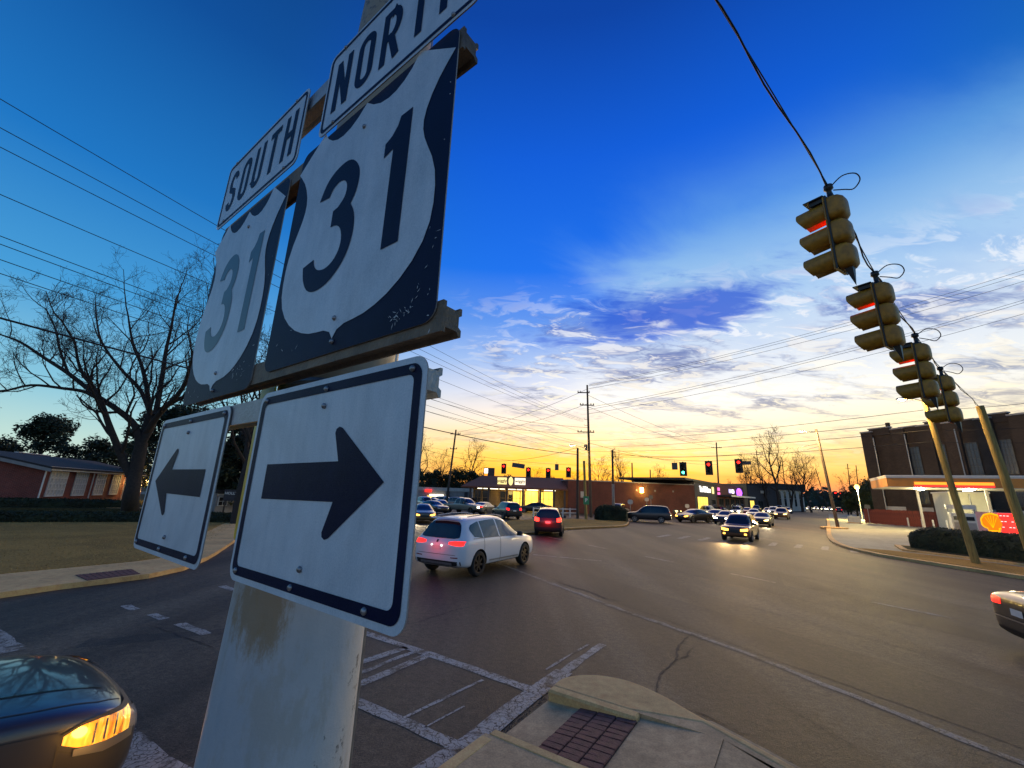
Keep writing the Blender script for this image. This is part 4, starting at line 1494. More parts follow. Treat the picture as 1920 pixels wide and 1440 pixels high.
def make_car(kind, paint, detail=True, rim='alloy'):
    """one vehicle, pointing along +y, wheels on z = 0"""
    S = SHAPES[kind]
    me, bvh = shell(kind)
    t = thing('car', 'x', 'car')
    b = obj('body', me, t)
    b.material_slots[0].link = 'OBJECT'
    b.material_slots[0].material = MATS[paint]
    st = S['st']
    L2, W2 = S['L'] / 2, S['W'] / 2
    x_ = W2 - .125
    for yy in (S['fy'], S['fy'] - S['wb']):
        for s in (-1, 1):
            add_wheel(t, S, rim, s * x_, yy, s)
    P = lambda nm, mb, m, par=None: smooth_by_angle(mb.build(nm, m, par or t), 60)
    if kind == 'suv':
        for s in (-1, 1):
            P('side_window', patch(bvh, [(-1.86, 1.34, 1.42), (-1.75, 1.16, 1.50), (-1.42, 1.125, 1.58), (-1.30, 1.12, 1.60)], 'x', s), 'car_glass')
            P('side_window', patch(bvh, [(-1.24, 1.12, 1.60), (-.8, 1.115, 1.63), (-.32, 1.105, 1.64)], 'x', s), 'car_glass')
            P('side_window', patch(bvh, [(-.24, 1.105, 1.64), (.15, 1.095, 1.60), (.5, 1.085, 1.47), (.9, 1.075, 1.22), (1.0, 1.075, 1.13)], 'x', s), 'car_glass')
            P('taillight', patch(bvh, [(s * .44, .97, 1.03), (s * .62, .94, 1.06), (s * .86, .93, 1.065), (s * .93, .95, 1.06)], 'y', -1), 'lens_red')
            P('headlight', patch(bvh, [(s * .38, .72, .80), (s * .6, .73, .84), (s * .82, .76, .87)], 'y', 1), 'lens_clear')
            P('door_handle', patch(bvh, [(-.62, .955, .985), (-.42, .955, .985)], 'x', s, 3, 1, .02), paint)
            P('door_handle', patch(bvh, [(.28, .93, .96), (.48, .93, .96)], 'x', s, 3, 1, .02), paint)
            P('door_seam', patch(bvh, [(-.29, .36, 1.08), (-.272, .36, 1.08)], 'x', s, 1, 8, .004), 'car_trim')
            P('door_seam', patch(bvh, [(-1.27, .62, 1.10), (-1.252, .62, 1.10)], 'x', s, 1, 8, .004), 'car_trim')
            P('reflector', patch(bvh, [(s * .55, .585, .61), (s * .8, .59, .62)], 'y', -1, 4, 1, .006), 'lens_red')
            mb = MB()
            mb.bevbox(s * .98 - .0, s * .98 + s * .20, .78, .92, 1.06, 1.21, .03)
            P('mirror', mb, 'car_trim')
            rb = MB()
            rb.tube([(s * .60, -1.75, 1.745), (s * .625, -1.0, 1.79), (s * .63, -.2, 1.785), (s * .62, .25, 1.735)], .018, 6)
            P('roof_rail', rb, 'galv')
        P('rear_window', patch(bvh, [(-.735, 1.155, 1.20), (-.70, 1.14, 1.32), (-.60, 1.125, 1.52), (-.5, 1.12, 1.58), (0, 1.115, 1.60), (.5, 1.12, 1.58), (.60, 1.125, 1.52), (.70, 1.14, 1.32), (.735, 1.155, 1.20)], 'y', -1, 24, 8, .010), 'car_glass')
        P('windscreen', patch(bvh, [(-.78, 1.17, 1.28), (-.66, 1.16, 1.52), (0, 1.15, 1.63), (.66, 1.16, 1.52), (.78, 1.17, 1.28)], 'y', 1, 14, 6), 'car_glass')
        P('bumper_insert', patch(bvh, [(-.88, .40, .50), (-.6, .36, .50), (.6, .36, .50), (.88, .40, .50)], 'y', -1, 12, 2, .010), 'car_trim')
        P('skid_plate', patch(bvh, [(-.60, .39, .46), (.60, .39, .46)], 'y', -1, 8, 2, .018), 'galv')
        P('number_plate', patch(bvh, [(-.16, .80, .91), (.16, .80, .91)], 'y', -1, 2, 2, .012), 'number_plate')
        P('grille', patch(bvh, [(-.34, .58, .84), (0, .56, .86), (.34, .58, .84)], 'y', 1, 8, 4, .008), 'car_trim')
        P('badge', patch(bvh, [(-.035, 1.0, 1.07), (.035, 1.0, 1.07)], 'y', -1, 3, 3, .008), 'car_trim')
        for xx in (-.21, .17):
            P('plate_lamp', patch(bvh, [(xx, .90, .935), (xx + .05, .90, .935)], 'y', -1, 2, 1, .014), 'lamp_plate')
        P('tailgate_seam', patch(bvh, [(-.72, .665, .677), (.72, .665, .677)], 'y', -1, 12, 1, .004), 'car_trim')
        P('window_trim', patch(bvh, [(-1.84, 1.105, 1.118), (-.8, 1.10, 1.112), (1.0, 1.055, 1.068)], 'x', -1, 14, 1, .008), 'car_trim')
        P('window_trim', patch(bvh, [(-1.84, 1.105, 1.118), (-.8, 1.10, 1.112), (1.0, 1.055, 1.068)], 'x', 1, 14, 1, .008), 'car_trim')
        P('sill_trim', patch(bvh, [(-.95, .40, .44), (.95, .38, .42)], 'x', 1, 10, 1, .012), 'galv')
        sp = MB()
        sp.bevbox(-.56, .56, -2.16, -1.96, 1.675, 1.71, .012)
        P('spoiler', sp, paint)
    elif kind == 'crossover':
        for s in (-1, 1):
            P('side_window', patch(bvh, [(-1.80, 1.16, 1.38), (-1.62, 1.10, 1.55), (-1.22, 1.08, 1.58)], 'x', s), 'car_glass')
            P('side_window', patch(bvh, [(-1.15, 1.08, 1.58), (-.30, 1.06, 1.60)], 'x', s), 'car_glass')
            P('side_window', patch(bvh, [(-.22, 1.06, 1.60), (.20, 1.05, 1.56), (.55, 1.04, 1.38), (.86, 1.03, 1.10)], 'x', s), 'car_glass')
            P('taillight', patch(bvh, [(s * .55, .90, 1.10), (s * .70, .90, 1.13), (s * .83, .94, 1.13)], 'y', -1), 'lens_red')
            P('headlight', patch(bvh, [(s * .34, .66, .78), (s * .55, .66, .81), (s * .76, .70, .84)], 'y', 1), 'lens_clear')
            P('fog_lamp', patch(bvh, [(s * .54, .44, .54), (s * .68, .44, .54)], 'y', 1, 3, 3), 'lens_clear')
            mb = MB()
            mb.bevbox(s * .88, s * .88 + s * .18, .68, .80, 1.02, 1.17, .03)
            P('mirror', mb, 'car_trim')
            P('door_seam', patch(bvh, [(-.26, .36, 1.03), (-.24, .36, 1.03)], 'x', s, 1, 8, .004), 'car_trim')
            rb = MB()
            rb.tube([(s * .58, -1.6, 1.70), (s * .6, -.9, 1.75), (s * .6, .1, 1.735)], .016, 6)
            P('roof_rail', rb, 'car_trim')
        P('rear_window', patch(bvh, [(-.72, 1.14, 1.30), (-.60, 1.12, 1.54), (0, 1.11, 1.58), (.60, 1.12, 1.54), (.72, 1.14, 1.30)], 'y', -1, 14, 6), 'car_glass')
        P('windscreen', patch(bvh, [(-.72, 1.08, 1.22), (-.62, 1.07, 1.50), (0, 1.06, 1.59), (.62, 1.07, 1.50), (.72, 1.08, 1.22)], 'y', 1, 14, 6), 'car_glass')
        P('bumper', patch(bvh, [(-.80, .36, .56), (0, .32, .58), (.80, .36, .56)], 'y', -1, 12, 3, .03), 'car_trim')
        P('number_plate', patch(bvh, [(-.16, .80, .92), (.16, .80, .92)], 'y', -1, 2, 2, .012), 'number_plate')
        P('grille', patch(bvh, [(-.32, .56, .74), (0, .55, .76), (.32, .56, .74)], 'y', 1, 8, 4, .008), 'car_trim')
    elif kind == 'sedan':
        for s in (-1, 1):
            P('side_window', patch(bvh, [(-1.40, 1.03, 1.14), (-1.15, 1.02, 1.28), (-.86, 1.01, 1.345), (-.30, 1.00, 1.375)], 'x', s), 'car_glass')
            P('side_window', patch(bvh, [(-.22, 1.00, 1.375), (.2, .99, 1.34), (.6, .98, 1.20), (.95, .97, 1.04)], 'x', s), 'car_glass')
            P('taillight', patch(bvh, [(s * .42, .84, .95), (s * .65, .83, .97), (s * .84, .85, .97)], 'y', -1), 'lens_red')
            P('taillight', patch(bvh, [(-2.26, .86, .96), (-2.12, .88, .96), (-2.02, .90, .94)], 'x', s, 6, 3), 'lens_red')
            P('headlight', patch(bvh, [(s * .40, .60, .68), (s * .58, .59, .72), (s * .80, .64, .77)], 'y', 1), 'lens_clear')
            mb = MB()
            mb.bevbox(s * .90, s * .90 + s * .17, .72, .84, .96, 1.09, .03)
            P('mirror', mb, 'car_trim')
            P('door_seam', patch(bvh, [(-.27, .34, .98), (-.252, .34, .98)], 'x', s, 1, 8, .004), 'car_trim')
            P('door_handle', patch(bvh, [(-.66, .86, .885), (-.46, .86, .885)], 'x', s, 3, 1, .02), 'chrome')
        P('rear_window', patch(bvh, [(-.64, 1.10, 1.18), (-.5, 1.10, 1.34), (0, 1.10, 1.385), (.5, 1.10, 1.34), (.64, 1.10, 1.18)], 'y', -1, 12, 5), 'car_glass')
        P('windscreen', patch(bvh, [(-.70, .99, 1.08), (-.58, .98, 1.28), (0, .98, 1.36), (.58, .98, 1.28), (.70, .99, 1.08)], 'y', 1, 14, 6), 'car_glass')
        P('number_plate', patch(bvh, [(-.16, .70, .82), (.16, .70, .82)], 'y', -1, 2, 2, .012), 'number_plate')
        P('grille', patch(bvh, [(-.36, .50, .64), (0, .48, .66), (.36, .50, .64)], 'y', 1, 8, 4, .008), 'car_trim')
        P('bumper_trim', patch(bvh, [(-.80, .60, .63), (.80, .60, .63)], 'y', -1, 12, 1, .014), 'chrome')
        P('lower_bumper', patch(bvh, [(-.74, .30, .42), (.74, .30, .42)], 'y', -1, 12, 2, .010), 'car_trim')
    else:
        for s in (-1, 1):
            P('side_window', patch(bvh, [(-.70, 1.20, 1.70), (-.02, 1.18, 1.74)], 'x', s), 'car_glass')
            P('side_window', patch(bvh, [(.06, 1.18, 1.74), (.46, 1.17, 1.70), (.72, 1.17, 1.50), (.95, 1.17, 1.28)], 'x', s), 'car_glass')
            P('taillight', patch(bvh, [(s * .80, .72, 1.0), (s * .90, .72, 1.0)], 'y', -1, 3, 4), 'lens_red')
            P('headlight', patch(bvh, [(s * .52, .74, .94), (s * .82, .76, .94)], 'y', 1, 5, 4), 'lens_clear')
            mb = MB()
            mb.bevbox(s * .97, s * .97 + s * .24, .72, .86, 1.16, 1.42, .03)
            P('mirror', mb, 'car_trim')
            P('door_seam', patch(bvh, [(.01, .5, 1.13), (.03, .5, 1.13)], 'x', s, 1, 8, .004), 'car_trim')
        P('rear_window', patch(bvh, [(-.6, 1.25, 1.70), (.6, 1.25, 1.70)], 'y', -1, 8, 5), 'car_glass')
        P('windscreen', patch(bvh, [(-.76, 1.28, 1.40), (-.66, 1.26, 1.70), (0, 1.25, 1.77), (.66, 1.26, 1.70), (.76, 1.28, 1.40)], 'y', 1, 14, 6), 'car_glass')
        P('grille', patch(bvh, [(-.5, .70, .98), (.5, .70, .98)], 'y', 1, 8, 4, .008), 'car_trim')
        P('bumper', patch(bvh, [(-.9, .50, .66), (.9, .50, .66)], 'y', 1, 12, 3, .03), 'chrome')
        bdm = MB()
        bdm.box(-.78, .78, -2.78, -.98, 1.115, 1.15)
        P('load_bed', bdm, 'car_trim')
    return t, bvh


PROTO = {}
CARS = []


def car(kind, pos, heading, paint, label, head=None, tail=None, rim='alloy', group=None, z=0.0, sc=1.0, name='car', cat='car'):
    """place a vehicle: heading is an azimuth in degrees; head / tail give the lit lamp material"""
    key = (kind, rim)
    if key not in PROTO:
        PROTO[key] = make_car(kind, paint, rim=rim)[0]
        t = PROTO[key]
    else:
        t = copy_tree(PROTO[key])
    t.name = name
    t.location = (pos[0], pos[1], z)
    t.rotation_euler = (0, 0, -R(heading))
    t.scale = (sc, sc, sc)
    tag(t, label, cat, group)
    for ch in t.children:
        base = ch.name.split('.')[0]
        if base in ('body', 'spoiler') or (base == 'door_handle' and kind == 'suv'):
            ch.material_slots[0].link = 'OBJECT'
            ch.material_slots[0].material = MATS[paint]
        mm = None
        if base in ('headlight', 'fog_lamp') and head:
            mm = head
        if base == 'taillight' and tail:
            mm = tail
        if mm or base in ('headlight', 'fog_lamp', 'taillight'):
            ch.material_slots[0].link = 'OBJECT'
            ch.material_slots[0].material = MATS[mm] if mm else MATS['lens_red' if base == 'taillight' else 'lens_clear']
    CARS.append(t)
    return t


# --- the white SUV crossing in front
d30 = az(30.5)
rgt = Vector((d30.y, -d30.x, 0))
wc = Vector((-0.98, 14.01) + (0,)) + d30 * (2.97 / 2 + 0.025) - rgt * 0.80
wsuv = car('suv', wc, 30.5, 'paint_white', 'white SUV with red tail lamps crossing the junction beside the signs', tail='lamp_tail', rim='dark_alloy')
# --- dark red crossover ahead of it
car('crossover', (2.86, 29.38), 9.0, 'paint_maroon', 'dark red crossover with bright brake lamps driving away mid-junction', tail='lamp_tail_bright')
# --- at the back of the far-left queue
G1 = 'traffic in front of the food store'
car('crossover', (-0.15, 45.67), -22, 'paint_black', 'dark wagon with red tail lamps in front of the lit food store', tail='lamp_tail', group=G1)
car('pickup', (-5.30, 52.87), 128, 'paint_tan', 'pale pickup truck with two bright headlamps, beside the grey wall', head='lamp_head_cool', group=G1, name='pickup_truck', cat='truck')
car('sedan', (-7.17, 36.93), 165, 'paint_gold', 'sedan with yellow headlamps just right of the arrow sign', head='lamp_head_amber', group=G1)
car('sedan', (-8.85, 51.71), 140, 'paint_black', 'black sedan behind the sedan with yellow headlamps', group=G1)
car('crossover', (-12.40, 65.12), 150, 'paint_silver', 'silver crossover queued nearest the arrow sign edge', head='lamp_head_cool', group=G1)
car('crossover', (-10.71, 74.95), 95, 'paint_white', 'white crossover parked under the leaning pole', group=G1)
car('crossover', (-7.91, 72.13), 120, 'paint_grey', 'grey SUV showing its dark rear window above the pickup', group=G1)
car('sedan', (-2.91, 69.34), 60, 'paint_silver', 'silver sedan parked left of the store entrance', group=G1)
car('crossover', (-1.61, 75.66), -10, 'paint_red', 'red hatchback parked facing the store entrance', tail='lamp_tail', group=G1)
car('sedan', (-5.86, 87.45), 70, 'paint_black', 'black sedan parked behind the pickup cab', group=G1)
car('sedan', (3.92, 62.81), -78, 'paint_black', 'black sedan parked side-on before the lit shop windows', group=G1)
# --- by the brick wall
G2 = 'cars parked along the brick wall'
car('crossover', (15.42, 47.54), -68, 'paint_black', 'black SUV seen from the side at the mouth of the car park', head='lamp_head_amber', group=G2, sc=1.04)
car('crossover', (15.92, 61.50), 30, 'paint_silver', 'silver SUV parked behind the timber pole by the wall', group=G2)
car('sedan', (23.44, 73.42), -75, 'paint_silver', 'silver sedan parked at the brick wall behind the black SUV', group=G2)
car('crossover', (25.56, 69.39), 150, 'paint_grey', 'grey SUV nosing out of the car park by the wall', head='lamp_head', group=G2)
# --- oncoming queue in the far street
G3 = 'oncoming cars queued in the far street'
car('sedan', (21.73, 50.69), -122, 'paint_black', 'black sedan with yellow headlamps, leftmost of the oncoming queue', head='lamp_head_amber', group=G3, sc=1.03)
car('crossover', (15.83, 29.72), -143, 'paint_bronze', 'bronze crossover with four amber lamps leading the oncoming cars', head='lamp_head_amber', group=G3)
car('sedan', (26.39, 55.06), -136, 'paint_green', 'green-grey sedan with pale headlamps behind the black sedan', head='lamp_head_cool', group=G3)
car('sedan', (24.93, 49.53), -140, 'paint_navy', 'navy sedan just left of the bronze crossover', head='lamp_head_cool', group=G3)
car('sedan', (27.90, 47.60), -143, 'paint_black', 'black sedan with white headlamps, right of the bronze crossover', head='lamp_head', group=G3)
car('suv', (44.02, 69.61), -143, 'paint_bronze', 'brown SUV, rightmost of the near oncoming cars', head='lamp_head', group=G3)
car('sedan', (38.66, 68.02), -143, 'paint_silver', 'silver sedan directly behind the bronze crossover', head='lamp_head_cool', group=G3)
car('crossover', (42.81, 80.80), -143, 'paint_white', 'white crossover in the middle of the oncoming queue', head='lamp_head_cool', group=G3)
car('sedan', (54.68, 90.90), -143, 'paint_maroon', 'maroon sedan behind the brown SUV', head='lamp_head', group=G3)
car('crossover', (64.04, 111.36), -143, 'paint_navy', 'navy crossover waiting near the dark shopfront', group=G3)
car('suv', (77.86, 123.90), -143, 'paint_silver', 'silver SUV far back in the oncoming queue', head='lamp_head', group=G3)
far_hl = ['pale car, nearest of the distant row of headlamps', 'dark car second in the distant row of headlamps', 'grey car third along the distant row of headlamps', 'dark red car at the end of the distant row of headlamps', 'white car left of the leaning lamp pole far up the street', 'tan car touching the leaning lamp pole in the view']
for pos, pt, lb in (((97.33, 147.54), 'paint_silver', far_hl[0]), ((107.24, 157.80), 'paint_black', far_hl[1]), ((116.24, 166.48), 'paint_grey', far_hl[2]), ((129.49, 181.24), 'paint_maroon', far_hl[3]), ((128.86, 176.11), 'paint_white', far_hl[4]), ((124.59, 167.19), 'paint_tan', far_hl[5])):
    car('sedan', pos, -142, pt, lb, head='lamp_head_cool', group=G3)
car('crossover', (102.19, 133.27), 38, 'paint_black', 'black car driving away right of the leaning lamp pole', tail='lamp_tail')
car('suv', (161.52, 205.07), -142, 'paint_silver', 'car with white headlamps beyond the black car on the right', head='lamp_head_cool')
# more of the far traffic
for kind, pos, hd, pt, lb, hl_, tl_, gp_ in (
        ('sedan', (-8.96, 57.96), 150, 'paint_silver', 'silver sedan between the black sedan and the pickup', 'lamp_head', None, G1),
        ('crossover', (-5.50, 64.79), 165, 'paint_navy', 'navy crossover just behind the pickup bonnet', None, None, G1),
        ('sedan', (-2.86, 53.21), 25, 'paint_grey', 'grey sedan left of the dark wagon', None, 'lamp_tail', G1),
        ('crossover', (2.81, 69.82), 100, 'paint_tan', 'tan crossover behind the side-on black sedan', None, None, G1),
        ('sedan', (-12.57, 72.91), 120, 'paint_white', 'white sedan farthest back by the red neon shop', None, None, G1),
        ('crossover', (32.21, 70.33), -140, 'paint_silver', 'silver crossover behind the leftmost black sedan', 'lamp_head', None, G3),
        ('sedan', (45.80, 82.78), -143, 'paint_red', 'red sedan in the oncoming queue by the dark shop', 'lamp_head', None, G3),
        ('suv', (53.30, 86.67), -143, 'paint_white', 'white SUV between the maroon sedan and the brown SUV', 'lamp_head_cool', None, G3),
        ('sedan', (70.08, 108.20), -143, 'paint_navy', 'navy sedan behind the brown SUV, near the pale building', 'lamp_head_cool', None, G3),
        ('sedan', (39.69, 80.73), -140, 'paint_maroon', 'dark red sedan below the thin far pole', 'lamp_head', None, G3)):
    car(kind, pos, hd, pt, lb, head=hl_, tail=tl_, group=gp_)

# --- the dark sedan leaving the picture on the right
car('sedan', Vector((9.02, 7.83) + (0,)) + az(112) * 2.25 + az(22) * 0.35, 112, 'paint_black', 'dark sedan with red tail lamps leaving at the right edge', tail='lamp_tail', rim='dark_alloy', sc=.95)
# --- the black car at the stop line, lower left
nose = Vector((-3.40, 4.32, 0))
nearcar = car('sedan', nose - az(36) * 2.37, 36, 'paint_charcoal', 'black sedan with its amber indicator lit, waiting beside the pole')
nearcar.scale = (1.0, 1.0, 1.07)
light('indicator_light', (1.15, 2.1, .7), 9, (1.0, .45, .06), .06, nearcar)
_me, bvn = shell('sedan')
bpy.data.meshes.remove(_me)
for ch in list(nearcar.children):
    if ch.name.split('.')[0] == 'headlight' and min(v.co.x for v in ch.data.vertices) > 0:
        hl = ch
for s in (1, -1):
    P_ = lambda nm, mb, m: smooth_by_angle(mb.build(nm, m, nearcar), 60)
    lens = P_('indicator_lens', patch(bvn, [(1.86, .70, .745), (1.95, .655, .775), (2.06, .635, .775), (2.16, .63, .765), (2.24, .64, .755)], 'x', s, 14, 6, .010), 'lamp_amber')
    lens['label'] = 'lit amber and yellow lens wrapping round the front wing'
    for k in range(3):
        P_('lamp_rib', patch(bvn, [(2.02 + .06 * k, .650, .76), (2.032 + .06 * k, .650, .76)], 'x', s, 1, 4, .016), 'chrome')
    P_('headlight_trim', patch(bvn, [(1.84, .745, .757), (1.95, .775, .79), (2.1, .775, .79), (2.26, .755, .77)], 'x', s, 10, 1, .014), 'car_trim')
    P_('headlight_trim', patch(bvn, [(1.93, .615, .652), (2.1, .575, .634), (2.27, .585, .642)], 'x', s, 10, 2, .012), 'alloy')
for k in range(4):
    P_('grille_bar', patch(bvn, [(-.40, .50 + .04 * k, .513 + .04 * k), (.40, .50 + .04 * k, .513 + .04 * k)], 'y', 1, 10, 1, .02), 'chrome')

P_('bonnet_seam', patch(bvn, [(.98, .70, .712), (1.3, .745, .757), (1.7, .755, .767), (2.05, .70, .712), (2.2, .60, .612)], 'z', 1, 16, 1, .003), 'car_trim')
P_('bonnet_seam', patch(bvn, [(.98, -.712, -.70), (1.3, -.757, -.745), (1.7, -.767, -.755), (2.05, -.712, -.70), (2.2, -.612, -.60)], 'z', 1, 16, 1, .003), 'car_trim')
P_('bonnet_crease', patch(bvn, [(1.2, .40, .46), (1.7, .42, .46), (2.12, .40, .43)], 'z', 1, 12, 1, .008), 'paint_black')
P_('bumper_seam', patch(bvn, [(1.84, .28, .70), (1.852, .28, .70)], 'x', 1, 1, 8, .004), 'car_trim')
P_('bumper_seam', patch(bvn, [(1.85, .668, .676), (1.95, .618, .626), (2.1, .572, .580), (2.28, .580, .588)], 'x', 1, 10, 1, .004), 'car_trim')
P_('wing_crease', patch(bvn, [(1.1, .80, .83), (1.5, .79, .815), (1.84, .76, .775)], 'x', 1, 10, 1, .010), 'paint_charcoal')
P_('wiper', patch(bvn, [(-.1, 1.02, 1.035), (.55, 1.0, 1.015)], 'y', 1, 6, 1, .02), 'car_trim')


def headlamp_beams(t, e, col, zz=.74, yy=2.25):
    for s in (-1, 1):
        light('headlamp_beam', (s * .6, yy + .12, zz), e, col, .07, t, spot=62, direction=(0, 1, -.10), blend=.8)


def tail_glow(t, e, zz=.95, yy=-2.35):
    light('tail_glow', (0, yy - .15, zz), e, (1.0, .03, .02), .35, t)


for t in CARS:
    lb = t['label']
    if 'bronze crossover' in lb and 'four amber' in lb:
        headlamp_beams(t, 420, (1.0, .62, .24))
    elif 'black sedan with white headlamps' in lb or 'brown SUV, rightmost' in lb or 'leftmost of the oncoming' in lb:
        headlamp_beams(t, 260, (1.0, .78, .45))
    elif 'sedan with yellow headlamps just' in lb or 'pale pickup' in lb:
        headlamp_beams(t, 220, (1.0, .80, .48))
    elif 'bright brake lamps' in lb:
        tail_glow(t, 22)
    elif 'crossing the junction' in lb:
        tail_glow(t, 5, yy=-2.5)

# ================================================================ poles, lamps, signals and wires
def make_wood(name, base):
    m, t, b = bsdf_mat(name)
    co = t.n('ShaderNodeTexCoord').outputs['Object']
    mp = t.n('ShaderNodeMapping')
    mp.inputs['Scale'].default_value = (14, 14, 0.5)
    t.link(co, mp.inputs[0])
    n1 = t.noise(mp.outputs[0], 1.4, 6, 0.65, 0.4)
    n2 = t.noise(co, 1.2, 4, 0.6)
    c = t.ramp(n1, [(0.3, tuple(x * 0.5 for x in base)), (0.65, tuple(x * 1.2 for x in base))])
    c = t.mix(0.4, c, t.ramp(n2, [(0.3, (0.28, 0.27, 0.26)), (0.7, (0.7, 0.69, 0.66))]), 'OVERLAY')
    t.link(c, b.inputs['Base Color'])
    b.inputs['Roughness'].default_value = 0.85
    bp = t.n('ShaderNodeBump')
    bp.inputs['Strength'].default_value = 0.6
    bp.inputs['Distance'].default_value = 0.02
    t.link(n1, bp.inputs['Height'])
    t.link(bp.outputs[0], b.inputs['Normal'])


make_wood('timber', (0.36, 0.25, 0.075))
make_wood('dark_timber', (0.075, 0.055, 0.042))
make_wood('grey_timber', (0.30, 0.28, 0.25))
mat('porcelain', (0.10, 0.07, 0.06), 0.3)
mat('lamp_housing', (0.22, 0.22, 0.22), 0.5, metal=0.4)
glow_mat('sodium_lens', (1.0, 0.60, 0.16), 14.0)
glow_mat('post_lens', (1.0, 0.62, 0.08), 9.0)
mat('green_sign', (0.02, 0.22, 0.09), 0.5)
mat('sign_back', (0.10, 0.10, 0.10), 0.6, metal=0.2, var=0.2)
SOD = (1.0, 0.66, 0.26)


def pole_at(name, label, base, top, r0, r1, m='dark_timber', group=None):
    """timber pole with its lean; returns thing and a function giving a local point at a world height"""
    b = Vector((base[0], base[1], 0.0))
    tp = Vector(top)
    t = thing(name, label, 'pole', b, 0, group)
    mb = MB()
    n_ = 9
    d = tp - b
    pts = [d * (i / (n_ - 1)) - (Vector((0, 0, 0.05)) if i == 0 else Vector()) for i in range(n_)]
    mb.tube(pts, [r0 + (r1 - r0) * i / (n_ - 1) for i in range(n_)], 14)
    smooth_by_angle(mb.build('shaft', m, t), 50)
    return t, (lambda z: d * (z / d.z))


def crossarm(t, p, ang, w, ins=(-1, -.6, .6, 1), side=0.0):
    a = az(ang)
    mb = MB()
    mt = Matrix.Translation(p) @ Matrix.Rotation(-R(ang) + math.pi / 2, 4, 'Z')
    mb.box(-w / 2 + side, w / 2 + side, -.06, .06, -.06, .06, mtx=mt)
    mb.build('crossarm', 'dark_timber', t)
    for k in ins:
        ib = MB()
        q = p + a * (k * w * .46 + side)
        ib.lathe([(.001, .26), (.05, .25), (.07, .2), (.045, .16), (.07, .12), (.03, .05), (.03, .0)], 8, 'z', tuple(q))
        ib.build('insulator', 'porcelain', t, True)


def lamp_arm(t, p, direction, length, rise, energy, lens='sodium_lens', col=SOD, size=1.0):
    """curved bracket with a cobra-head lamp, lit"""
    d = Vector(direction).normalized()
    pts = spline([tuple(p), tuple(p + d * length * .4 + Vector((0, 0, rise * .75))), tuple(p + d * length + Vector((0, 0, rise)))], 5)
    mb = MB()
    mb.tube(pts, 0.035, 8)
    mb.build('lamp_arm', 'galv', t, True)
    e = Vector(pts[-1])
    h = MB()
    side = d.cross(Vector((0, 0, 1)))
    rs = []
    for k, (u, w, hh) in enumerate(((-.12, .05, .06), (.05, .11, .10), (.30, .17, .13), (.52, .16, .10), (.66, .06, .05))):
        rs.append([e + d * (u * size) + side * (w * size * math.cos(a_)) + Vector((0, 0, max(-.02, hh * math.sin(a_)) * size)) for a_ in [i * math.pi / 4 for i in range(8)]])
    vs = [q for r_ in rs for q in r_]
    fs = [(i * 8 + j, i * 8 + (j + 1) % 8, (i + 1) * 8 + (j + 1) % 8, (i + 1) * 8 + j) for i in range(4) for j in range(8)] + [tuple(range(8)), tuple(range(32, 40))]
    h.add(vs, fs)
    hd = h.build('lamp_head', 'lamp_housing', t, True)
    l = MB()
    c = e + d * .32 * size + Vector((0, 0, -.02 * size))
    l.lathe([(.15 * size, 0.0), (.14 * size, -.05 * size), (.09 * size, -.09 * size), (.001, -.105 * size)], 12, 'z', tuple(c))
    l.build('lens', lens, hd, True)
    light('street_light', c + Vector((0, 0, -.22)), energy, col, 0.12, t)


T0 = (10.33, 54.01)
# --- the tall utility pole with all the arms
tp_, f_ = pole_at('utility_pole', 'tall dark utility pole with many arms and a lit lamp, centre of view', T0, (10.10, 54.00, 16.95), .2, .11)
for z, ang, w, sd in ((15.9, 95, 1.6, -.5), (14.2, 92, 1.9, -.1), (10.6, 92, 2.2, -.35)):
    crossarm(tp_, f_(z), ang, w, side=sd)
for z in (12.3, 11.5):
    ib = MB()
    q = f_(z)
    ib.tube([q, q + Vector((-.45, 0, -.05)), q + Vector((-.55, 0, .1))], .025, 6)
    ib.build('bracket', 'dark_metal', tp_)
tr = MB()
q = f_(8.6) + Vector((-.42, -.05, 0))
tr.lathe([(.001, -.38), (.2, -.36), (.22, -.3), (.22, .3), (.18, .38), (.001, .4)], 14, 'z', tuple(q))
smooth_by_angle(tr.build('transformer', 'dark_metal', tp_), 40)
lamp_arm(tp_, f_(8.0), (-1, -.25, 0), 2.1, .75, 900)
# --- timber poles beside it
tb_, fb_ = pole_at('utility_pole', 'dark pole standing just left of the tall utility pole', (8.10, 50.42), (8.18, 50.50, 8.11), .17, .13)
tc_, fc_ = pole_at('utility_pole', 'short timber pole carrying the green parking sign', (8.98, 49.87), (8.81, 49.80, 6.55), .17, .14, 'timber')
tg = MB()
plate(tg, rrect(.66, .92, .06), 0, .006)
q = fc_(2.05) + Vector((.05, -.24, 0.0))
go_ = tg.build('parking_sign', 'green_sign', tc_)
go_.location = q
pm2 = text_mesh('P', .55, 0, .02)
po = obj('letter', pm2, go_)
po.data.materials.append(MATS['white_trim'])
po.location = (0, -.006, 0)
po.rotation_euler = (R(90), 0, 0)
td_, fd_ = pole_at('utility_pole', 'slender pole with a pale lower half, right of the tall utility pole', (12.36, 50.71), (12.07, 49.30, 7.86), .15, .11)
dl = MB()
dl.tube([fd_(.02), fd_(4.0)], [.165, .15], 14)
dl.build('pale_sleeve', 'grey_timber', td_, True)
te_, fe_ = pole_at('utility_pole', 'leaning pole rising from the car park at the left of the store', (-10.00, 70.01), (-9.46, 72.00, 12.94), .2, .13)
crossarm(te_, fe_(12.2), 100, 1.8)
crossarm(te_, fe_(9.6), 100, 1.2, (-1, 1))
tf_, ff_ = pole_at('utility_pole', 'thin pole with one crossarm before the purple shopfront', (48.69, 99.43), (51.59, 104.00, 16.52), .22, .15)
crossarm(tf_, ff_(15.2), 100, 2.4)
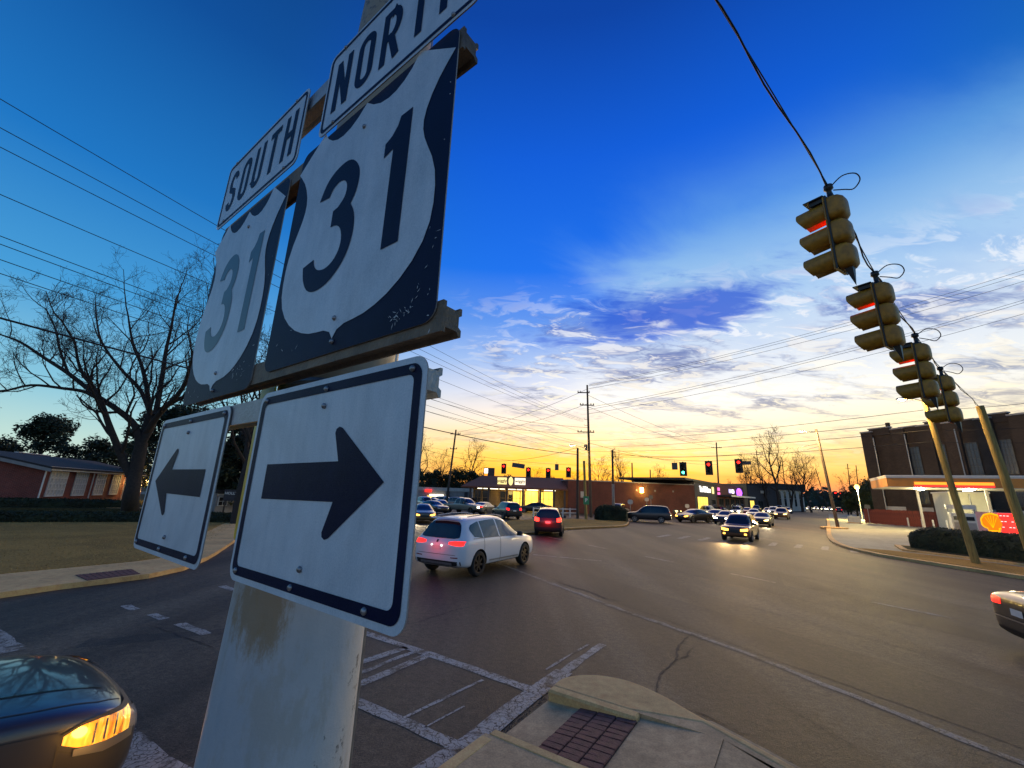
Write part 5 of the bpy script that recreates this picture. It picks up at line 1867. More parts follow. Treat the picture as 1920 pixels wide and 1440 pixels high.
tg_, fg_ = pole_at('lamp_pole', 'leaning dark lamp pole standing on a small kerbed island', (35.05, 46.22), (34.30, 46.20, 10.60), .17, .11)
lamp_arm(tg_, fg_(10.35), (-1, -.15, 0), 1.6, -.05, 6500)
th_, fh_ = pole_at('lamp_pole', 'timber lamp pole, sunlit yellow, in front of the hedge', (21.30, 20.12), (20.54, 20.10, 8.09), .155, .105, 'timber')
th_['label'] = 'yellow-lit timber lamp pole in front of the clipped hedge'
crossarm(th_, fh_(8.0), 60, .7, (-1, 1))
lamp_arm(th_, fh_(7.55), Vector((-1, .18, 0)), .72, .18, 700, size=.75)
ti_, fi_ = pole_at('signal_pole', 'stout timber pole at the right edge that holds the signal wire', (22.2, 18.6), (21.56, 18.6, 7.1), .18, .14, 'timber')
# distant poles
for base, top, lb in (((21.31, 73.86), (21.81, 75.00, 8.50), 'short far pole behind the brick wall, nearest the wall lamp'), ((92.83, 156.51), (76.74, 130.00, 17.77), 'far pole among the bare trees with a small arm'), ((113.12, 174.98), (84.49, 130.00, 16.05), 'far pole right of the forked bare tree'), ((148.92, 200.74), (94.45, 130.00, 12.96), 'far leaning pole just left of the lamp pole on the island'), ((167.89, 210.49), (104.64, 130.00, 14.75), 'far pole above the bright post lamp'), ((180.79, 221.48), (107.21, 130.00, 14.35), 'far pole touching the brick building in the view'), ((27.53, 82.97), (29.98, 90.00, 8.37), 'thin far mast above the brick wall')):
    t, f = pole_at('utility_pole', lb, base, top, .16, .11)
    if top[1] > 100:
        crossarm(t, f(top[2] - .9), 80, 1.8, ())
# bright post lamp by the forecourt
PL = (56.90, 69.57)
pt_ = thing('post_lamp', 'bright yellow post lamp beside the red fence', 'street lamp', PL)
hh = (56.28, 69.00, 5.28)[2]
mb = MB()
mb.lathe([(.28, 0), (.28, .25), (.12, .3), (.09, .4), (.07, 3.0), (.055, hh - .2)], 14)
mb.build('post', 'white_trim', pt_, True)
mb = MB()
mb.lathe([(.06, hh - .25), (.20, hh - .2), (.34, hh), (.34, hh + .2), (.2, hh + .42), (.001, hh + .5)], 16)
mb.build('globe', 'post_lens', pt_, True)
light('post_light', (0, -.1, hh - .5), 9000, (1.0, .80, .30), .3, pt_)

# --- overhead wires
def wire(A, B, sag, label, r_=0.012, n_=16, group=None, name='power_line'):
    A, B = Vector(A), Vector(B)
    mb = MB()
    pts = [A.lerp(B, i / n_) - Vector((0, 0, 4 * sag * (i / n_) * (1 - i / n_))) for i in range(n_ + 1)]
    mb.tube(pts, r_, 5)
    o = mb.build(name, 'cable', None, True)
    return tag(o, label, 'wire', group)


GW = 'overhead lines from the left'
TT = Vector(T0 + (0,))
left_w = [
    ((-13.12, 8.31, 12.02), (9.15, 51.75, 11.81), .9, 'highest overhead line in the upper left sky'),
    ((-13.05, 8.46, 11.29), (9.15, 51.75, 11.68), .9, 'second overhead line down in the upper left sky'),
    ((-13.00, 8.56, 10.80), (9.14, 51.74, 11.54), .9, 'third overhead line down in the upper left sky'),
    ((-12.86, 8.84, 9.46), (9.32, 52.09, 10.18), .5, 'fourth overhead line down, lone in the left sky'),
    ((-12.75, 9.05, 8.43), (9.30, 52.04, 8.84), .5, 'fifth line down at left, upper of a close pair'),
    ((-12.73, 9.09, 8.23), (9.29, 52.03, 8.57), .5, 'sixth line down at left, lower of a close pair'),
    ((-12.69, 9.16, 7.85), (9.28, 52.01, 7.97), .5, 'seventh line down, crossing the bare tree top'),
    ((-12.65, 9.23, 7.51), (9.27, 52.00, 7.58), .5, 'eighth line down, crossing the bare tree crown'),
]
for A, B, sg, lb in left_w:
    A, B = Vector(A), Vector(B)
    A2 = A + (A - B) * .12
    wire(A2, B, sg, lb, .011, group=GW)
A, B = Vector((-13.72, 10.33, 6.86)), Vector((7.49, 47.02, 7.00))
wire(A + (A - B) * .12, B, .7, 'thick low cable passing through the bare tree branches', .03, group=GW)
wire((-12.16, 60.00, 8.75), (8.03, 50.50, 6.07), .5, 'thin line sagging left of the far signals')
GR = 'overhead lines to the right'
for A, B, lb in (((10.32, 53.99, 16.96), (57.12, 38.31, 28.22), 'topmost line running right from the tall pole'), ((10.32, 53.99, 16.81), (57.02, 38.35, 27.73), 'second line running right from the tall pole top'), ((10.31, 54.00, 16.44), (56.84, 38.41, 26.89), 'third line running right from the tall pole top'),
                 ((10.27, 54.01, 13.89), (56.39, 38.56, 24.81), 'upper of the three middle lines right of the tall pole'), ((10.27, 54.01, 13.60), (56.33, 38.58, 24.51), 'second of the three middle lines right of the tall pole'), ((10.26, 54.01, 13.03), (56.06, 38.67, 23.23), 'lowest of the three middle lines right of the tall pole')):
    wire(A, B, .9, lb, .02, group=GR)
for A, B, C, lb in (((10.33, 53.91, 9.50), (20.91, 20.39, 7.26), (23.07, 16.85, 7.09), 'line meeting the yellow timber pole just below its lamp'),
                    ((10.32, 53.94, 8.68), (20.92, 20.36, 6.74), (23.02, 16.93, 6.60), 'line crossing the brick building parapet'),
                    ((10.31, 53.96, 8.13), (20.93, 20.32, 6.23), (22.96, 17.02, 6.03), 'line crossing the upper brick wall on the right'),
                    ((12.00, 48.61, 7.05), (20.94, 20.30, 5.65), (22.90, 17.13, 5.37), 'lowest line crossing the brick wall on the right')):
    wire(A, B, .35, lb + ', left span', .014, group=GR)
    wire(B, C, .1, lb + ', right span', .010, group=GR)
for A, B, lb in ((f_(16.4) + TT, fe_(12.5) + Vector(te_.location), 'upper line from the tall pole to the leaning car park pole'), (f_(14.4) + TT, fe_(11.9) + Vector(te_.location), 'lower line from the tall pole to the leaning car park pole'), (f_(15.6) + TT, ff_(15.9) + Vector(tf_.location), 'upper line from the tall pole to the thin far pole'), (f_(14.0) + TT, ff_(15.2) + Vector(tf_.location), 'lower line from the tall pole to the thin far pole'), (f_(9.2) + TT, ff_(11.0) + Vector(tf_.location), 'low line from the tall pole over the brick wall'), (fd_(7.4) + Vector(td_.location), fg_(9.0) + Vector(tg_.location), 'line joining the slender pole and the lamp pole'), ((-12.76, 60.00, 15.86), f_(11.2) + TT, 'line in the pale sky between arrow sign and tall pole, upper'), ((-12.59, 60.00, 13.87), f_(10.4) + TT, 'line in the pale sky between arrow sign and tall pole, lower')):
    wire(A, B, .8, lb, .022)

# --- traffic signals
def signal_mat(name, base):
    mat(name, base, 0.45, var=0.3, scale=14)


signal_mat('signal_yellow', (0.40, 0.185, 0.012))
signal_mat('signal_dark', (0.02, 0.018, 0.014))
mat('lens_off', (0.02, 0.018, 0.016), 0.25)
glow_mat('signal_red', (1.0, 0.012, 0.008), 7.0)
glow_mat('signal_green', (0.06, 1.0, 0.55), 9.0)


def make_signal(lit='red', backplate=False):
    """three-section head, top at z = 0, lenses towards -y; origin at the hanger top"""
    t = thing('traffic_signal', 'x', 'traffic light')
    hz = -.20
    hb = MB()
    hb.lathe([(.001, .03), (.05, .02), (.055, -.04), (.03, -.06), (.03, -.16), (.07, -.17), (.07, -.205)], 10)
    hb.build('hanger', 'signal_dark', t, True)
    bm = MB()
    for k in range(3):
        z1 = hz - k * .345
        z0 = z1 - .335
        zc_ = (z0 + z1) / 2
        # domed back of a section
        rs = []
        for (y, sx, sz) in ((-.02, .165, .166), (.06, .165, .166), (.11, .15, .155), (.15, .115, .125), (.165, .05, .06)):
            n_ = 16
            ring_ = []
            for i in range(n_):
                a = 2 * math.pi * (i + .5) / n_
                c, s = math.cos(a), math.sin(a)
                e = .45
                ring_.append((sx * math.copysign(abs(c) ** e, c), y, zc_ + sz * math.copysign(abs(s) ** e, s)))
            rs.append(ring_)
        vs = [p for r_ in rs for p in r_]
        n_ = 16
        fs = [(i * n_ + j, i * n_ + (j + 1) % n_, (i + 1) * n_ + (j + 1) % n_, (i + 1) * n_ + j) for i in range(len(rs) - 1) for j in range(n_)]
        fs += [tuple(range(n_)), tuple(range((len(rs) - 1) * n_, len(rs) * n_))]
        s_ = MB()
        s_.add(vs, fs)
        so = smooth_by_angle(s_.build('section', 'signal_yellow', t), 40)
        dr = MB()
        dr.bevbox(-.168, .168, -.045, -.022, zc_ - .166, zc_ + .166, .006)
        dr.build('door', 'signal_dark' if backplate else 'signal_yellow', so)
        ln = MB()
        ln.lathe([(.135, -.046), (.11, -.062), (.07, -.072), (.001, -.076)], 20, 'y', (0, 0, zc_))
        on = (k == 0 and lit == 'red') or (k == 2 and lit == 'green')
        ln.build('lens', ('signal_red' if lit == 'red' else 'signal_green') if on else 'lens_off', so, True)
        # cut-away visor, a tunnel open below
        vz = MB()
        n_ = 18
        a0, a1 = R(-62), R(242)
        L_ = .34
        outer, inner = [], []
        for j, y in enumerate((-.045, -.045 - L_)):
            for i in range(n_ + 1):
                a = a0 + (a1 - a0) * i / n_
                yy = y if j == 0 else y + .07 * max(0, -math.sin(a)) + .02 * (1 - math.sin(a)) * .5
                dz = -.02 * j
                outer.append((.146 * math.cos(a), yy, zc_ + .01 + dz + .142 * math.sin(a)))
                inner.append((.141 * math.cos(a), yy, zc_ + .01 + dz + .137 * math.sin(a)))
        m_ = n_ + 1
        vs = outer + inner
        fs = []
        for i in range(n_):
            fs.append((i, i + 1, m_ + i + 1, m_ + i))
            fs.append((2 * m_ + i, 3 * m_ + i, 3 * m_ + i + 1, 2 * m_ + i + 1))
            fs.append((m_ + i, m_ + i + 1, 3 * m_ + i + 1, 3 * m_ + i))
        vz.add(vs, fs)
        smooth_by_angle(vz.build('visor', 'signal_yellow' if not backplate else 'signal_dark', so, fix=False), 40)
    ed = MB()
    ed.box(-.172, .172, -.02, .0, hz - 1.03, hz + .004)
    ed.build('gasket', 'signal_dark', t)
    if backplate:
        bp_ = MB()
        bp_.box(-.34, .34, -.010, -.004, hz - 1.2, hz + .17)
        bp_.build('backplate', 'signal_dark', t)
    else:
        sk = MB()
        sk.add([(-.06, .03, hz - 1.02), (.06, .03, hz - 1.02), (.05, .11, hz - 1.02), (-.05, .11, hz - 1.02), (.0, .10, hz - 1.27)], [(0, 1, 4), (1, 2, 4), (2, 3, 4), (3, 0, 4), (0, 3, 2, 1)])
        sk.build('bottom_fin', 'signal_dark', t)
        fl = MB()
        fl.box(-.17, .17, -.26, -.03, hz + .01, hz + .025)
        for i in range(5):
            fl.box(-.16 + .07 * i, -.14 + .07 * i, -.2, -.05, hz - .05, hz + .012)
        fl.build('terminal_bracket', 'signal_dark', t)
    lp_ = MB()
    lp_.tube(spline([(0, .02, -.02), (.0, .16, .06), (.02, .30, .0), (.03, .34, -.12), (.02, .26, -.2), (.0, .16, -.14), (0, .05, -.08)], 5), .008, 5)
    lp_.build('cable_loop', 'cable', t, True)
    return t


S1 = make_signal('red')
SPTS = [(4.57, 5.16, 7.03), (6.16, 6.37, 6.36), (8.25, 7.95, 5.93), (10.35, 9.56, 5.78)]
SLAB = ['nearest of the four amber signal heads on the wire, its red lens glowing', 'second signal head along the wire from the top', 'third signal head along the wire, before the lamp pole', 'farthest and lowest signal head of the four on the wire']
rng = random.Random(3)
for i, (p, lb) in enumerate(zip(SPTS, SLAB)):
    t = S1 if i == 0 else copy_tree(S1)
    t.location = p
    t.rotation_euler = (R(rng.uniform(-2, 2)), R((3, 2, -1, -2)[i]), -R(-33 - 180))
    t.scale = (1.1, 1.1, 1.1)
    tag(t, lb, 'traffic light', 'traffic signals on the near span wire')
# the wire they hang on, wrapped with signal cable
anchor = Vector((-0.55, 1.66, 9.3))
sp = [anchor, Vector((1.0, 2.55, 8.15)), Vector((2.1, 3.28, 7.66))] + [Vector(p) + Vector((0, 0, .03)) for p in SPTS] + [Vector((16.0, 14.0, 6.25)), Vector((21.56, 18.6, 7.0))]
sp = [Vector(p) for p in spline([tuple(p) for p in sp], 8)]
mb = MB()
mb.tube(sp, .008, 6)
tag(mb.build('span_wire', 'cable', None, True), 'steel span wire holding the four near signal heads', 'wire')
mb = MB()
pts = []
for i, p in enumerate(sp):
    pts.append(p + Vector((.025 * math.cos(i * 1.1), .025 * math.sin(i * 1.1), -.035 - .02 * math.sin(i * .9))))
mb.tube(pts, .011, 6)
tag(mb.build('signal_cable', 'cable', None, True), 'black signal cable lashed below the span wire', 'wire')
# strips of torn tape on the wire
mat('tape', (0.55, 0.55, 0.56), 0.6)
for a, b2 in ((SPTS[1], SPTS[2]), (SPTS[2], SPTS[3])):
    q = Vector(a).lerp(Vector(b2), .45) + Vector((0, 0, -.05))
    mb = MB()
    mb.add([q, q + Vector((.03, .02, 0)), q + Vector((.1, .03, -.55)), q + Vector((.06, .0, -.5))], [(0, 1, 2, 3)])
    tag(mb.build('tape_strip', 'tape'), 'pale strip of tape hanging from the wire %s' % ('above the third signal head' if a is SPTS[1] else 'above the farthest signal head'), 'tape')

# --- far signals facing the camera
S2 = make_signal('red', True)
S3 = make_signal('green', True)
GF = 'signals hung across the far side'
far = [(S2, (22.94, 48.50, 6.91), 'red signal in the middle of the far span, over the shopfront sign'), (S3, (20.09, 48.80, 6.72), 'green signal head on the far span'), (None, (26.15, 48.00, 7.22), 'right-hand red signal on the far span beside a street name plate'),
       (None, (-0.61, 48.00, 5.81), 'red signal left of the store, beside the dark street name plate'), (None, (2.18, 48.00, 5.48), 'red signal over the middle of the store roof'), (None, (4.42, 48.00, 5.49), 'red signal over the right end of the store roof'), (None, (6.72, 48.00, 5.63), 'red signal just left of the dark timber pole')]
for i, (s_, p, lb) in enumerate(far):
    t = s_ or copy_tree(S2)
    t.location = p
    sc_ = 1.15 if i < 3 else .82
    t.scale = (sc_, sc_, sc_)
    t.rotation_euler = (0, 0, R(-8 if i > 2 else -30))
    tag(t, lb, 'traffic light', GF)
for p, w_, h_, rz, lb in (((19.08, 48.70, 6.19), .62, .8, -30, 'small dark lane sign left of the green signal'), ((26.96, 47.90, 6.76), 1.0, .4, -30, 'dark street name plate right of the far red signal'), ((1.03, 48.00, 5.62), 1.45, .5, -8, 'long dark street name plate over the store roof'), ((5.39, 48.00, 5.59), .42, .7, -8, 'small dark sign between two red signals over the store')):
    t = thing('overhead_sign', lb, 'road sign', p, R(rz))
    if w_ > 1.2:
        t.rotation_euler = (0, R(7), R(rz))
    mb = MB()
    plate(mb, rrect(w_, h_, .04), 0, .02)
    mb.build('panel', 'sign_back', t)
    mb = MB()
    mb.tube([(0, 0, h_ / 2 - .02), (0, 0, h_ / 2 + .25)], .02, 6)
    mb.build('hanger', 'dark_metal', t)
wire(fd_(7.7) + Vector(td_.location), fg_(8.7) + Vector(tg_.location), 1.35, 'span wire carrying the green and red far signals', .02, name='span_wire')
wire((-11.25, 55.00, 7.81), fb_(8.2) + Vector(tb_.location), 1.6, 'span wire carrying the row of red signals over the store', .02, name='span_wire')

# ================================================================ trees and planting
mat('bark', (0.034, 0.026, 0.022), 0.9, var=0.4, scale=7, bump=0.8)
mat('twig', (0.026, 0.020, 0.018), 0.9)
mat('leaf_dark', (0.020, 0.034, 0.016), 0.75, var=0.5, scale=0.8)
mat('leaf_green', (0.045, 0.065, 0.022), 0.75, var=0.5, scale=0.8)
mat('hedge_leaf', (0.022, 0.030, 0.012), 0.8, var=0.5, scale=1.2)


def grow(wood, twigs, p, d, length, r0, lev, rng, spread=0.75, up=0.12, minr=0.006, kids=(5, 5, 4, 3)):
    """one branch with its side shoots; thick wood and thin twigs go to separate meshes"""
    n_ = 5 if lev < 3 else 3
    pts, rad = [p.copy()], [r0]
    q, dd = p.copy(), d.normalized()
    r1 = max(minr, r0 * .35)
    for i in range(n_):
        j = Vector((rng.gauss(0, 1), rng.gauss(0, 1), rng.gauss(0, 1))) * (.13 + .05 * lev)
        dd = (dd + j + Vector((0, 0, up))).normalized()
        q = q + dd * (length / n_)
        pts.append(q.copy())
        rad.append(r0 + (r1 - r0) * (i + 1) / n_)
    tgt = wood if lev < 2 else twigs
    tgt.tube(pts, rad, 6 if lev < 2 else 3, cap=False)
    if lev >= len(kids):
        return
    k = kids[lev]
    for i in range(k):
        f = .25 + .75 * (i + rng.random()) / k
        x = min(n_ - 1e-6, f * n_)
        a = int(x)
        b0 = pts[a].lerp(pts[a + 1], x - a)
        bd = (pts[a + 1] - pts[a]).normalized()
        s = bd.cross(Vector((rng.gauss(0, 1), rng.gauss(0, 1), rng.gauss(0, 1))))
        if s.length < 1e-4:
            continue
        nd = (bd * (1 - spread * .45) + s.normalized() * spread).normalized()
        rr = rad[a] * rng.uniform(.42, .62)
        grow(wood, twigs, b0, nd, length * rng.uniform(.45, .68) * (1.12 - .35 * f), max(minr, rr), lev + 1, rng, spread, up, minr, kids)


def limb(wood, twigs, pts, r0, r1, rng, kids_n, klen, base, n_=4, kids=(5, 5, 4)):
    P = [Vector(p) - base for p in spline(pts, n_)]
    rad = [r0 + (r1 - r0) * i / (len(P) - 1) for i in range(len(P))]
    wood.tube(P, rad, 9, cap=False)
    for i in range(kids_n):
        f = .18 + .82 * (i + rng.random()) / kids_n
        x = min(len(P) - 1 - 1e-6, f * (len(P) - 1))
        a = int(x)
        p = P[a].lerp(P[a + 1], x - a)
        bd = (P[a + 1] - P[a]).normalized()
        s = bd.cross(Vector((rng.gauss(0, 1), rng.gauss(0, 1), rng.gauss(0, 1))))
        nd = (bd * .6 + s.normalized() * .8 + Vector((0, 0, .25))).normalized()
        grow(wood, twigs, p, nd, klen * rng.uniform(.7, 1.25) * (1.1 - .3 * f), max(.02, rad[a] * .5), 1, rng, .75, .12, .007, (0,) + kids)
    # the limb runs out into fine wood
    grow(wood, twigs, P[-1], (P[-1] - P[-2]), klen * 1.0, r1, 1, rng, .75, .1, .007, (0,) + kids)


rng = random.Random(21)
TB = Vector((-26.30, 30.62) + (0.1,))
wood, twigs = MB(), MB()
Y = TB.y
trunk = [tuple(TB), (-25.17, 29.00, 1.38), (-25.29, 29.00, 2.77), (-25.35, 29.00, 3.94), (-25.39, 29.00, 5.10)]
wood.tube([Vector(p) - TB for p in spline(trunk, 3)], [.62, .52, .47, .44, .42, .41, .40, .40, .39, .38, .37, .36, .34][:len(spline(trunk, 3))], 12, cap=False)
limbs = [
    ([(-25.27, 29.00, 2.42), (-25.86, 28.60, 3.68), (-26.36, 28.00, 5.13), (-26.78, 27.60, 6.30), (-27.35, 27.20, 7.76), (-27.93, 27.00, 8.60), (-28.62, 26.60, 9.64), (-29.08, 26.20, 11.35)], .26, .06, 9, 3.4),
    ([(-27.29, 27.30, 7.60), (-28.11, 26.90, 8.10), (-29.13, 26.40, 8.19), (-30.27, 25.60, 8.15), (-31.32, 25.00, 7.59), (-32.93, 24.40, 7.82)], .13, .04, 9, 3.0),
    ([(-25.41, 29.00, 4.73), (-25.99, 28.80, 6.23), (-27.32, 28.60, 7.28), (-28.84, 28.50, 8.15), (-31.26, 28.40, 9.71), (-32.92, 28.20, 10.65), (-34.83, 28.00, 11.75), (-36.23, 27.80, 12.22)], .24, .05, 11, 3.4),
    ([(-25.37, 29.00, 5.03), (-25.67, 29.30, 6.63), (-26.04, 29.60, 7.72), (-27.59, 30.00, 10.59), (-29.29, 30.40, 12.84), (-30.47, 30.60, 15.20)], .24, .05, 10, 3.6),
    ([(-25.34, 29.00, 5.17), (-25.13, 29.20, 6.63), (-25.49, 29.40, 9.71), (-25.89, 29.60, 11.98), (-26.13, 29.80, 14.11), (-26.50, 30.00, 16.43)], .22, .05, 11, 3.4),
    ([(-25.25, 29.00, 5.84), (-24.32, 28.60, 7.12), (-22.70, 28.00, 8.81), (-22.16, 27.60, 10.94), (-21.52, 27.20, 13.18), (-21.43, 27.00, 15.12)], .20, .05, 10, 3.2),
    ([(-25.89, 29.50, 7.43), (-27.98, 30.60, 9.21), (-30.69, 31.40, 11.04), (-33.38, 32.00, 13.39), (-34.69, 32.20, 15.77)], .16, .05, 9, 3.2),
    ([(-31.26, 28.40, 9.71), (-32.17, 28.20, 11.39), (-32.64, 28.00, 12.71), (-33.40, 27.90, 13.88)], .09, .04, 6, 2.6),
    ([(-24.98, 29.00, 6.98), (-25.00, 30.50, 8.46), (-23.92, 31.50, 9.36), (-22.52, 32.00, 11.06), (-21.60, 32.50, 13.52)], .17, .05, 9, 3.0),
]
for pts, r0, r1, kn, kl in limbs:
    limb(wood, twigs, pts, r0, r1, rng, kn, kl, TB)
bt = thing('bare_tree', 'large bare tree with wide spreading limbs on the left lawn', 'tree', TB)
smooth_by_angle(wood.build('trunk', 'bark', bt, fix=False), 60)
tagc = twigs.build('crown', 'twig', bt, fix=False)


def bare_tree(h, r0, seed, spread=.7, kids=(7, 5, 4, 3), first=.3):
    rng = random.Random(seed)
    wood, twigs = MB(), MB()
    n_ = 6
    pts = [Vector((0, 0, 0))]
    d = Vector((rng.gauss(0, .05), rng.gauss(0, .05), 1))
    for i in range(n_):
        d = (d + Vector((rng.gauss(0, .09), rng.gauss(0, .09), .1))).normalized()
        pts.append(pts[-1] + d * (h * .72 / n_))
    rad = [r0 * (1 - .75 * i / n_) for i in range(n_ + 1)]
    wood.tube(pts, rad, 8, cap=False)
    for i in range(kids[0]):
        f = first + (1 - first) * (i + rng.random()) / kids[0]
        x = min(n_ - 1e-6, f * n_)
        a = int(x)
        p = pts[a].lerp(pts[a + 1], x - a)
        ang = i * 2.4 + rng.random()
        nd = Vector((math.cos(ang) * spread, math.sin(ang) * spread, .75))
        grow(wood, twigs, p, nd, h * rng.uniform(.30, .45) * (1.25 - .5 * f), rad[a] * .6, 1, rng, .7, .1, .012, kids)
    grow(wood, twigs, pts[-1], d, h * .3, rad[-1], 1, rng, .7, .1, .012, kids)
    t = thing('bare_tree', 'x', 'tree')
    wood.build('trunk', 'bark', t, fix=False)
    twigs.build('crown', 'twig', t, fix=False)
    return t


def leafy_tree(h, w, seed, m='leaf_dark', trunk_h=.3, n_=5200, leaf=.28, clumps=26, top_heavy=False):
    """evergreen: leaf-sized faces gathered in clumps of uneven size round limbs"""
    rng = random.Random(seed)
    t = thing('evergreen_tree', 'x', 'tree')
    tw = MB()
    tw.tube([(0, 0, 0), (rng.uniform(-.2, .2), rng.uniform(-.2, .2), h * .45), (rng.uniform(-.3, .3), rng.uniform(-.3, .3), h * .85)], [h * .03, h * .022, h * .006], 8)
    cs = []
    for i in range(clumps):
        a = rng.uniform(0, 6.283)
        u = rng.random()
        z = h * (trunk_h + (1 - trunk_h) * u)
        prof = math.sin(math.pi * min(1, max(.03, (u * .82 + .12 if not top_heavy else u * .62 + .30)))) ** .7
        rr = w / 2 * prof * math.sqrt(rng.random()) * .95
        c = Vector((rr * math.cos(a), rr * math.sin(a), z))
        cs.append((c, w * rng.uniform(.09, .17)))
        tw.tube([(0, 0, max(.1, z - h * .22)), tuple(c)], [h * .008, h * .003], 4, cap=False)
    tw.build('trunk', 'bark', t, fix=False)
    lm_ = MB()
    vs, fs = [], []
    for k in range(n_):
        c, r_ = rng.choice(cs)
        v = Vector((rng.gauss(0, 1), rng.gauss(0, 1), rng.gauss(0, .62)))
        p = c + v.normalized() * (r_ * (.45 + .75 * rng.random() ** .6)) * Vector((1, 1, 1)).length / 1.73
        s = leaf * rng.uniform(.5, 1.2)
        a1 = Vector((rng.gauss(0, 1), rng.gauss(0, 1), rng.gauss(0, .5))).normalized()
        a2 = a1.cross(Vector((rng.gauss(0, 1), rng.gauss(0, 1), rng.gauss(0, 1))))
        if a2.length < 1e-3:
            continue
        a2.normalize()
        o = len(vs)
        vs += [p - a1 * s, p + a2 * s * .45, p + a1 * s, p - a2 * s * .45]
        fs.append((o, o + 1, o + 2, o + 3))
    lm_.add(vs, fs)
    lm_.build('crown', m, t, fix=False)
    return t


USED = set()


def inst(proto):
    """the prototype itself the first time, then copies"""
    if proto.name not in USED and proto.get('label') == 'x':
        USED.add(proto.name)
        return proto
    return copy_tree(proto)


def put(t, pos, z=0.0, s=1.0, rz=0.0, label='', group=None):
    t.location = (pos[0], pos[1], z)
    t.rotation_euler = (0, 0, rz)
    t.scale = (s, s, s)
    return tag(t, label, None, group)


# --- evergreens and bare trees on the left
E1_ = leafy_tree(11, 9.5, 5, 'leaf_dark', .22, 9000, .26, 34, True)
put(E1_, (-55.54, 50.00, 4.10)[:2], .5, .80, 0, 'rounded evergreen above the brick house roof')
E2_ = leafy_tree(8.5, 8.0, 8, 'leaf_dark', .15, 7000, .26, 26)
put(E2_, (-47.26, 48.00, 3.64)[:2], .5, .80, 0, 'lower broad evergreen right of the rounded one')
e3 = copy_tree(E2_)
put(e3, (-61.25, 52.00, 2.78)[:2], .5, .8, 2.0, 'evergreen cut by the left edge of the picture')
e4 = copy_tree(E1_)
put(e4, (-63.49, 70.00, 3.49)[:2], 0, .75, 1.0, 'evergreen just left of the bare tree trunk')
B1 = bare_tree(13, .30, 31)
B2 = bare_tree(11, .25, 32, .8)
B3 = bare_tree(9, .2, 33, .6)
put(B1, (-17.36, 28.06), .1, 1.0, 0, 'dark bare tree seen between the two arrow signs')
b = inst(B2)
put(b, (-19.35, 32.55), .1, 1.15, 1.2, 'second bare tree between the arrow signs, farther back')
e5 = copy_tree(E2_)
put(e5, (-23.37, 37.95), 0, .85, 3.0, 'dark evergreen filling the gap between the arrow signs')
e6 = copy_tree(E2_)
put(e6, (-28.12, 42.14), 0, 1.2, 4.0, 'dark evergreen behind the left arrow sign')
e7 = copy_tree(E1_)
put(e7, (-35.30, 44.34), 0, .9, 4.4, 'evergreen behind the bare tree and left arrow sign')
# --- tree line behind the store
GT = 'trees behind the food store'
k = 0
for pos, s, proto, lb in (((-21.59, 110.00, 2.57), 1.35, B1, 'bare tree at the edge of the arrow sign, beyond the store'), ((-19.54, 120.00, 2.71), 1.2, B2, 'bare tree just left of the leaning car park pole'), ((-11.47, 115.00, 2.93), 1.25, B1, 'bare golden-backed tree right of the leaning pole'), ((-19.01, 100.00, 2.59), .85, E2_, 'dark evergreen mass nearest the arrow sign edge'), ((-16.94, 104.00, 2.68), .92, E2_, 'dark evergreen left of the leaning pole'), ((-13.59, 106.00, 2.80), .98, E2_, 'dark evergreen right of the leaning pole'), ((-9.83, 108.00, 2.94), .95, E2_, 'dark evergreen at the left end of the store roof'), ((-6.72, 112.00, 3.06), .82, E2_, 'low evergreen behind the store roof ridge, left'), ((-0.47, 112.00, 3.26), .85, E2_, 'low evergreen behind the store roof ridge, middle'), ((6.48, 112.00, 3.48), .80, B2, 'bare tree behind the store roof ridge'), ((11.35, 112.00, 3.64), .86, E2_, 'low evergreen behind the right end of the store roof'), ((15.94, 110.00, 3.77), .95, B3, 'bare tree just left of the dark timber pole'), ((19.68, 95.00, 3.79), .95, B2, 'bare tree over the brick wall right of the tall pole'), ((23.82, 95.00, 3.92), .9, B3, 'bare tree over the brick wall by the slender pole'), ((27.19, 100.00, 4.06), 1.0, B1, 'small bare tree behind the brick wall centre'), ((42.82, 120.00, 4.70), 1.0, B2, 'bare tree over the flat shop roof')):
    t = inst(proto)
    k += 1
    put(t, pos[:2], 0, s, k * 1.7, lb, GT)
GB = 'bare trees beside the far street'
for pos, s, proto, lb in (((72.71, 140.00, 5.80), 1.0, B3, 'small bare tree over the purple shopfront, left'), ((77.09, 140.00, 5.94), 1.15, B2, 'bare tree just right of the far red signal'), ((74.35, 130.00, 5.78), 1.25, B1, 'bare tree behind the dark shopfront'), ((77.70, 128.00, 5.87), 1.35, B2, 'bare tree left of the forked tall one'), ((79.17, 126.00, 5.91), 1.75, B1, 'tallest bare tree of the far street, forked at its top'), ((86.42, 132.00, 6.18), 1.4, B2, 'bare tree right of the tallest forked one'), ((88.70, 130.00, 6.24), 1.35, B1, 'bare tree over the pale far building'), ((89.91, 128.00, 6.26), 1.3, B2, 'bare tree at the right end of the pale far building'), ((109.22, 150.00, 5.22), .9, B3, 'small bare tree left of the leaning lamp pole'), ((116.74, 150.00, 5.46), .9, B3, 'small bare tree against the pink sky'), ((95.20, 120.00, 4.93), 1.0, B2, 'bare tree left of the bright post lamp')):
    t = inst(proto)
    k += 1
    put(t, pos[:2], 0, s, k * 1.3, lb, GB)
for pos, s, lb in (((77.57, 96.00, 5.65), .82, 'dark evergreen behind the bright post lamp'), ((76.88, 92.00, 5.60), .95, 'dark evergreen against the corner of the brick building'), ((86.58, 110.00, 4.70), .62, 'low dark shrub tree left of the bright post lamp')):
    t = copy_tree(E2_)
    k += 1
    put(t, pos[:2], 0, s, k, lb)


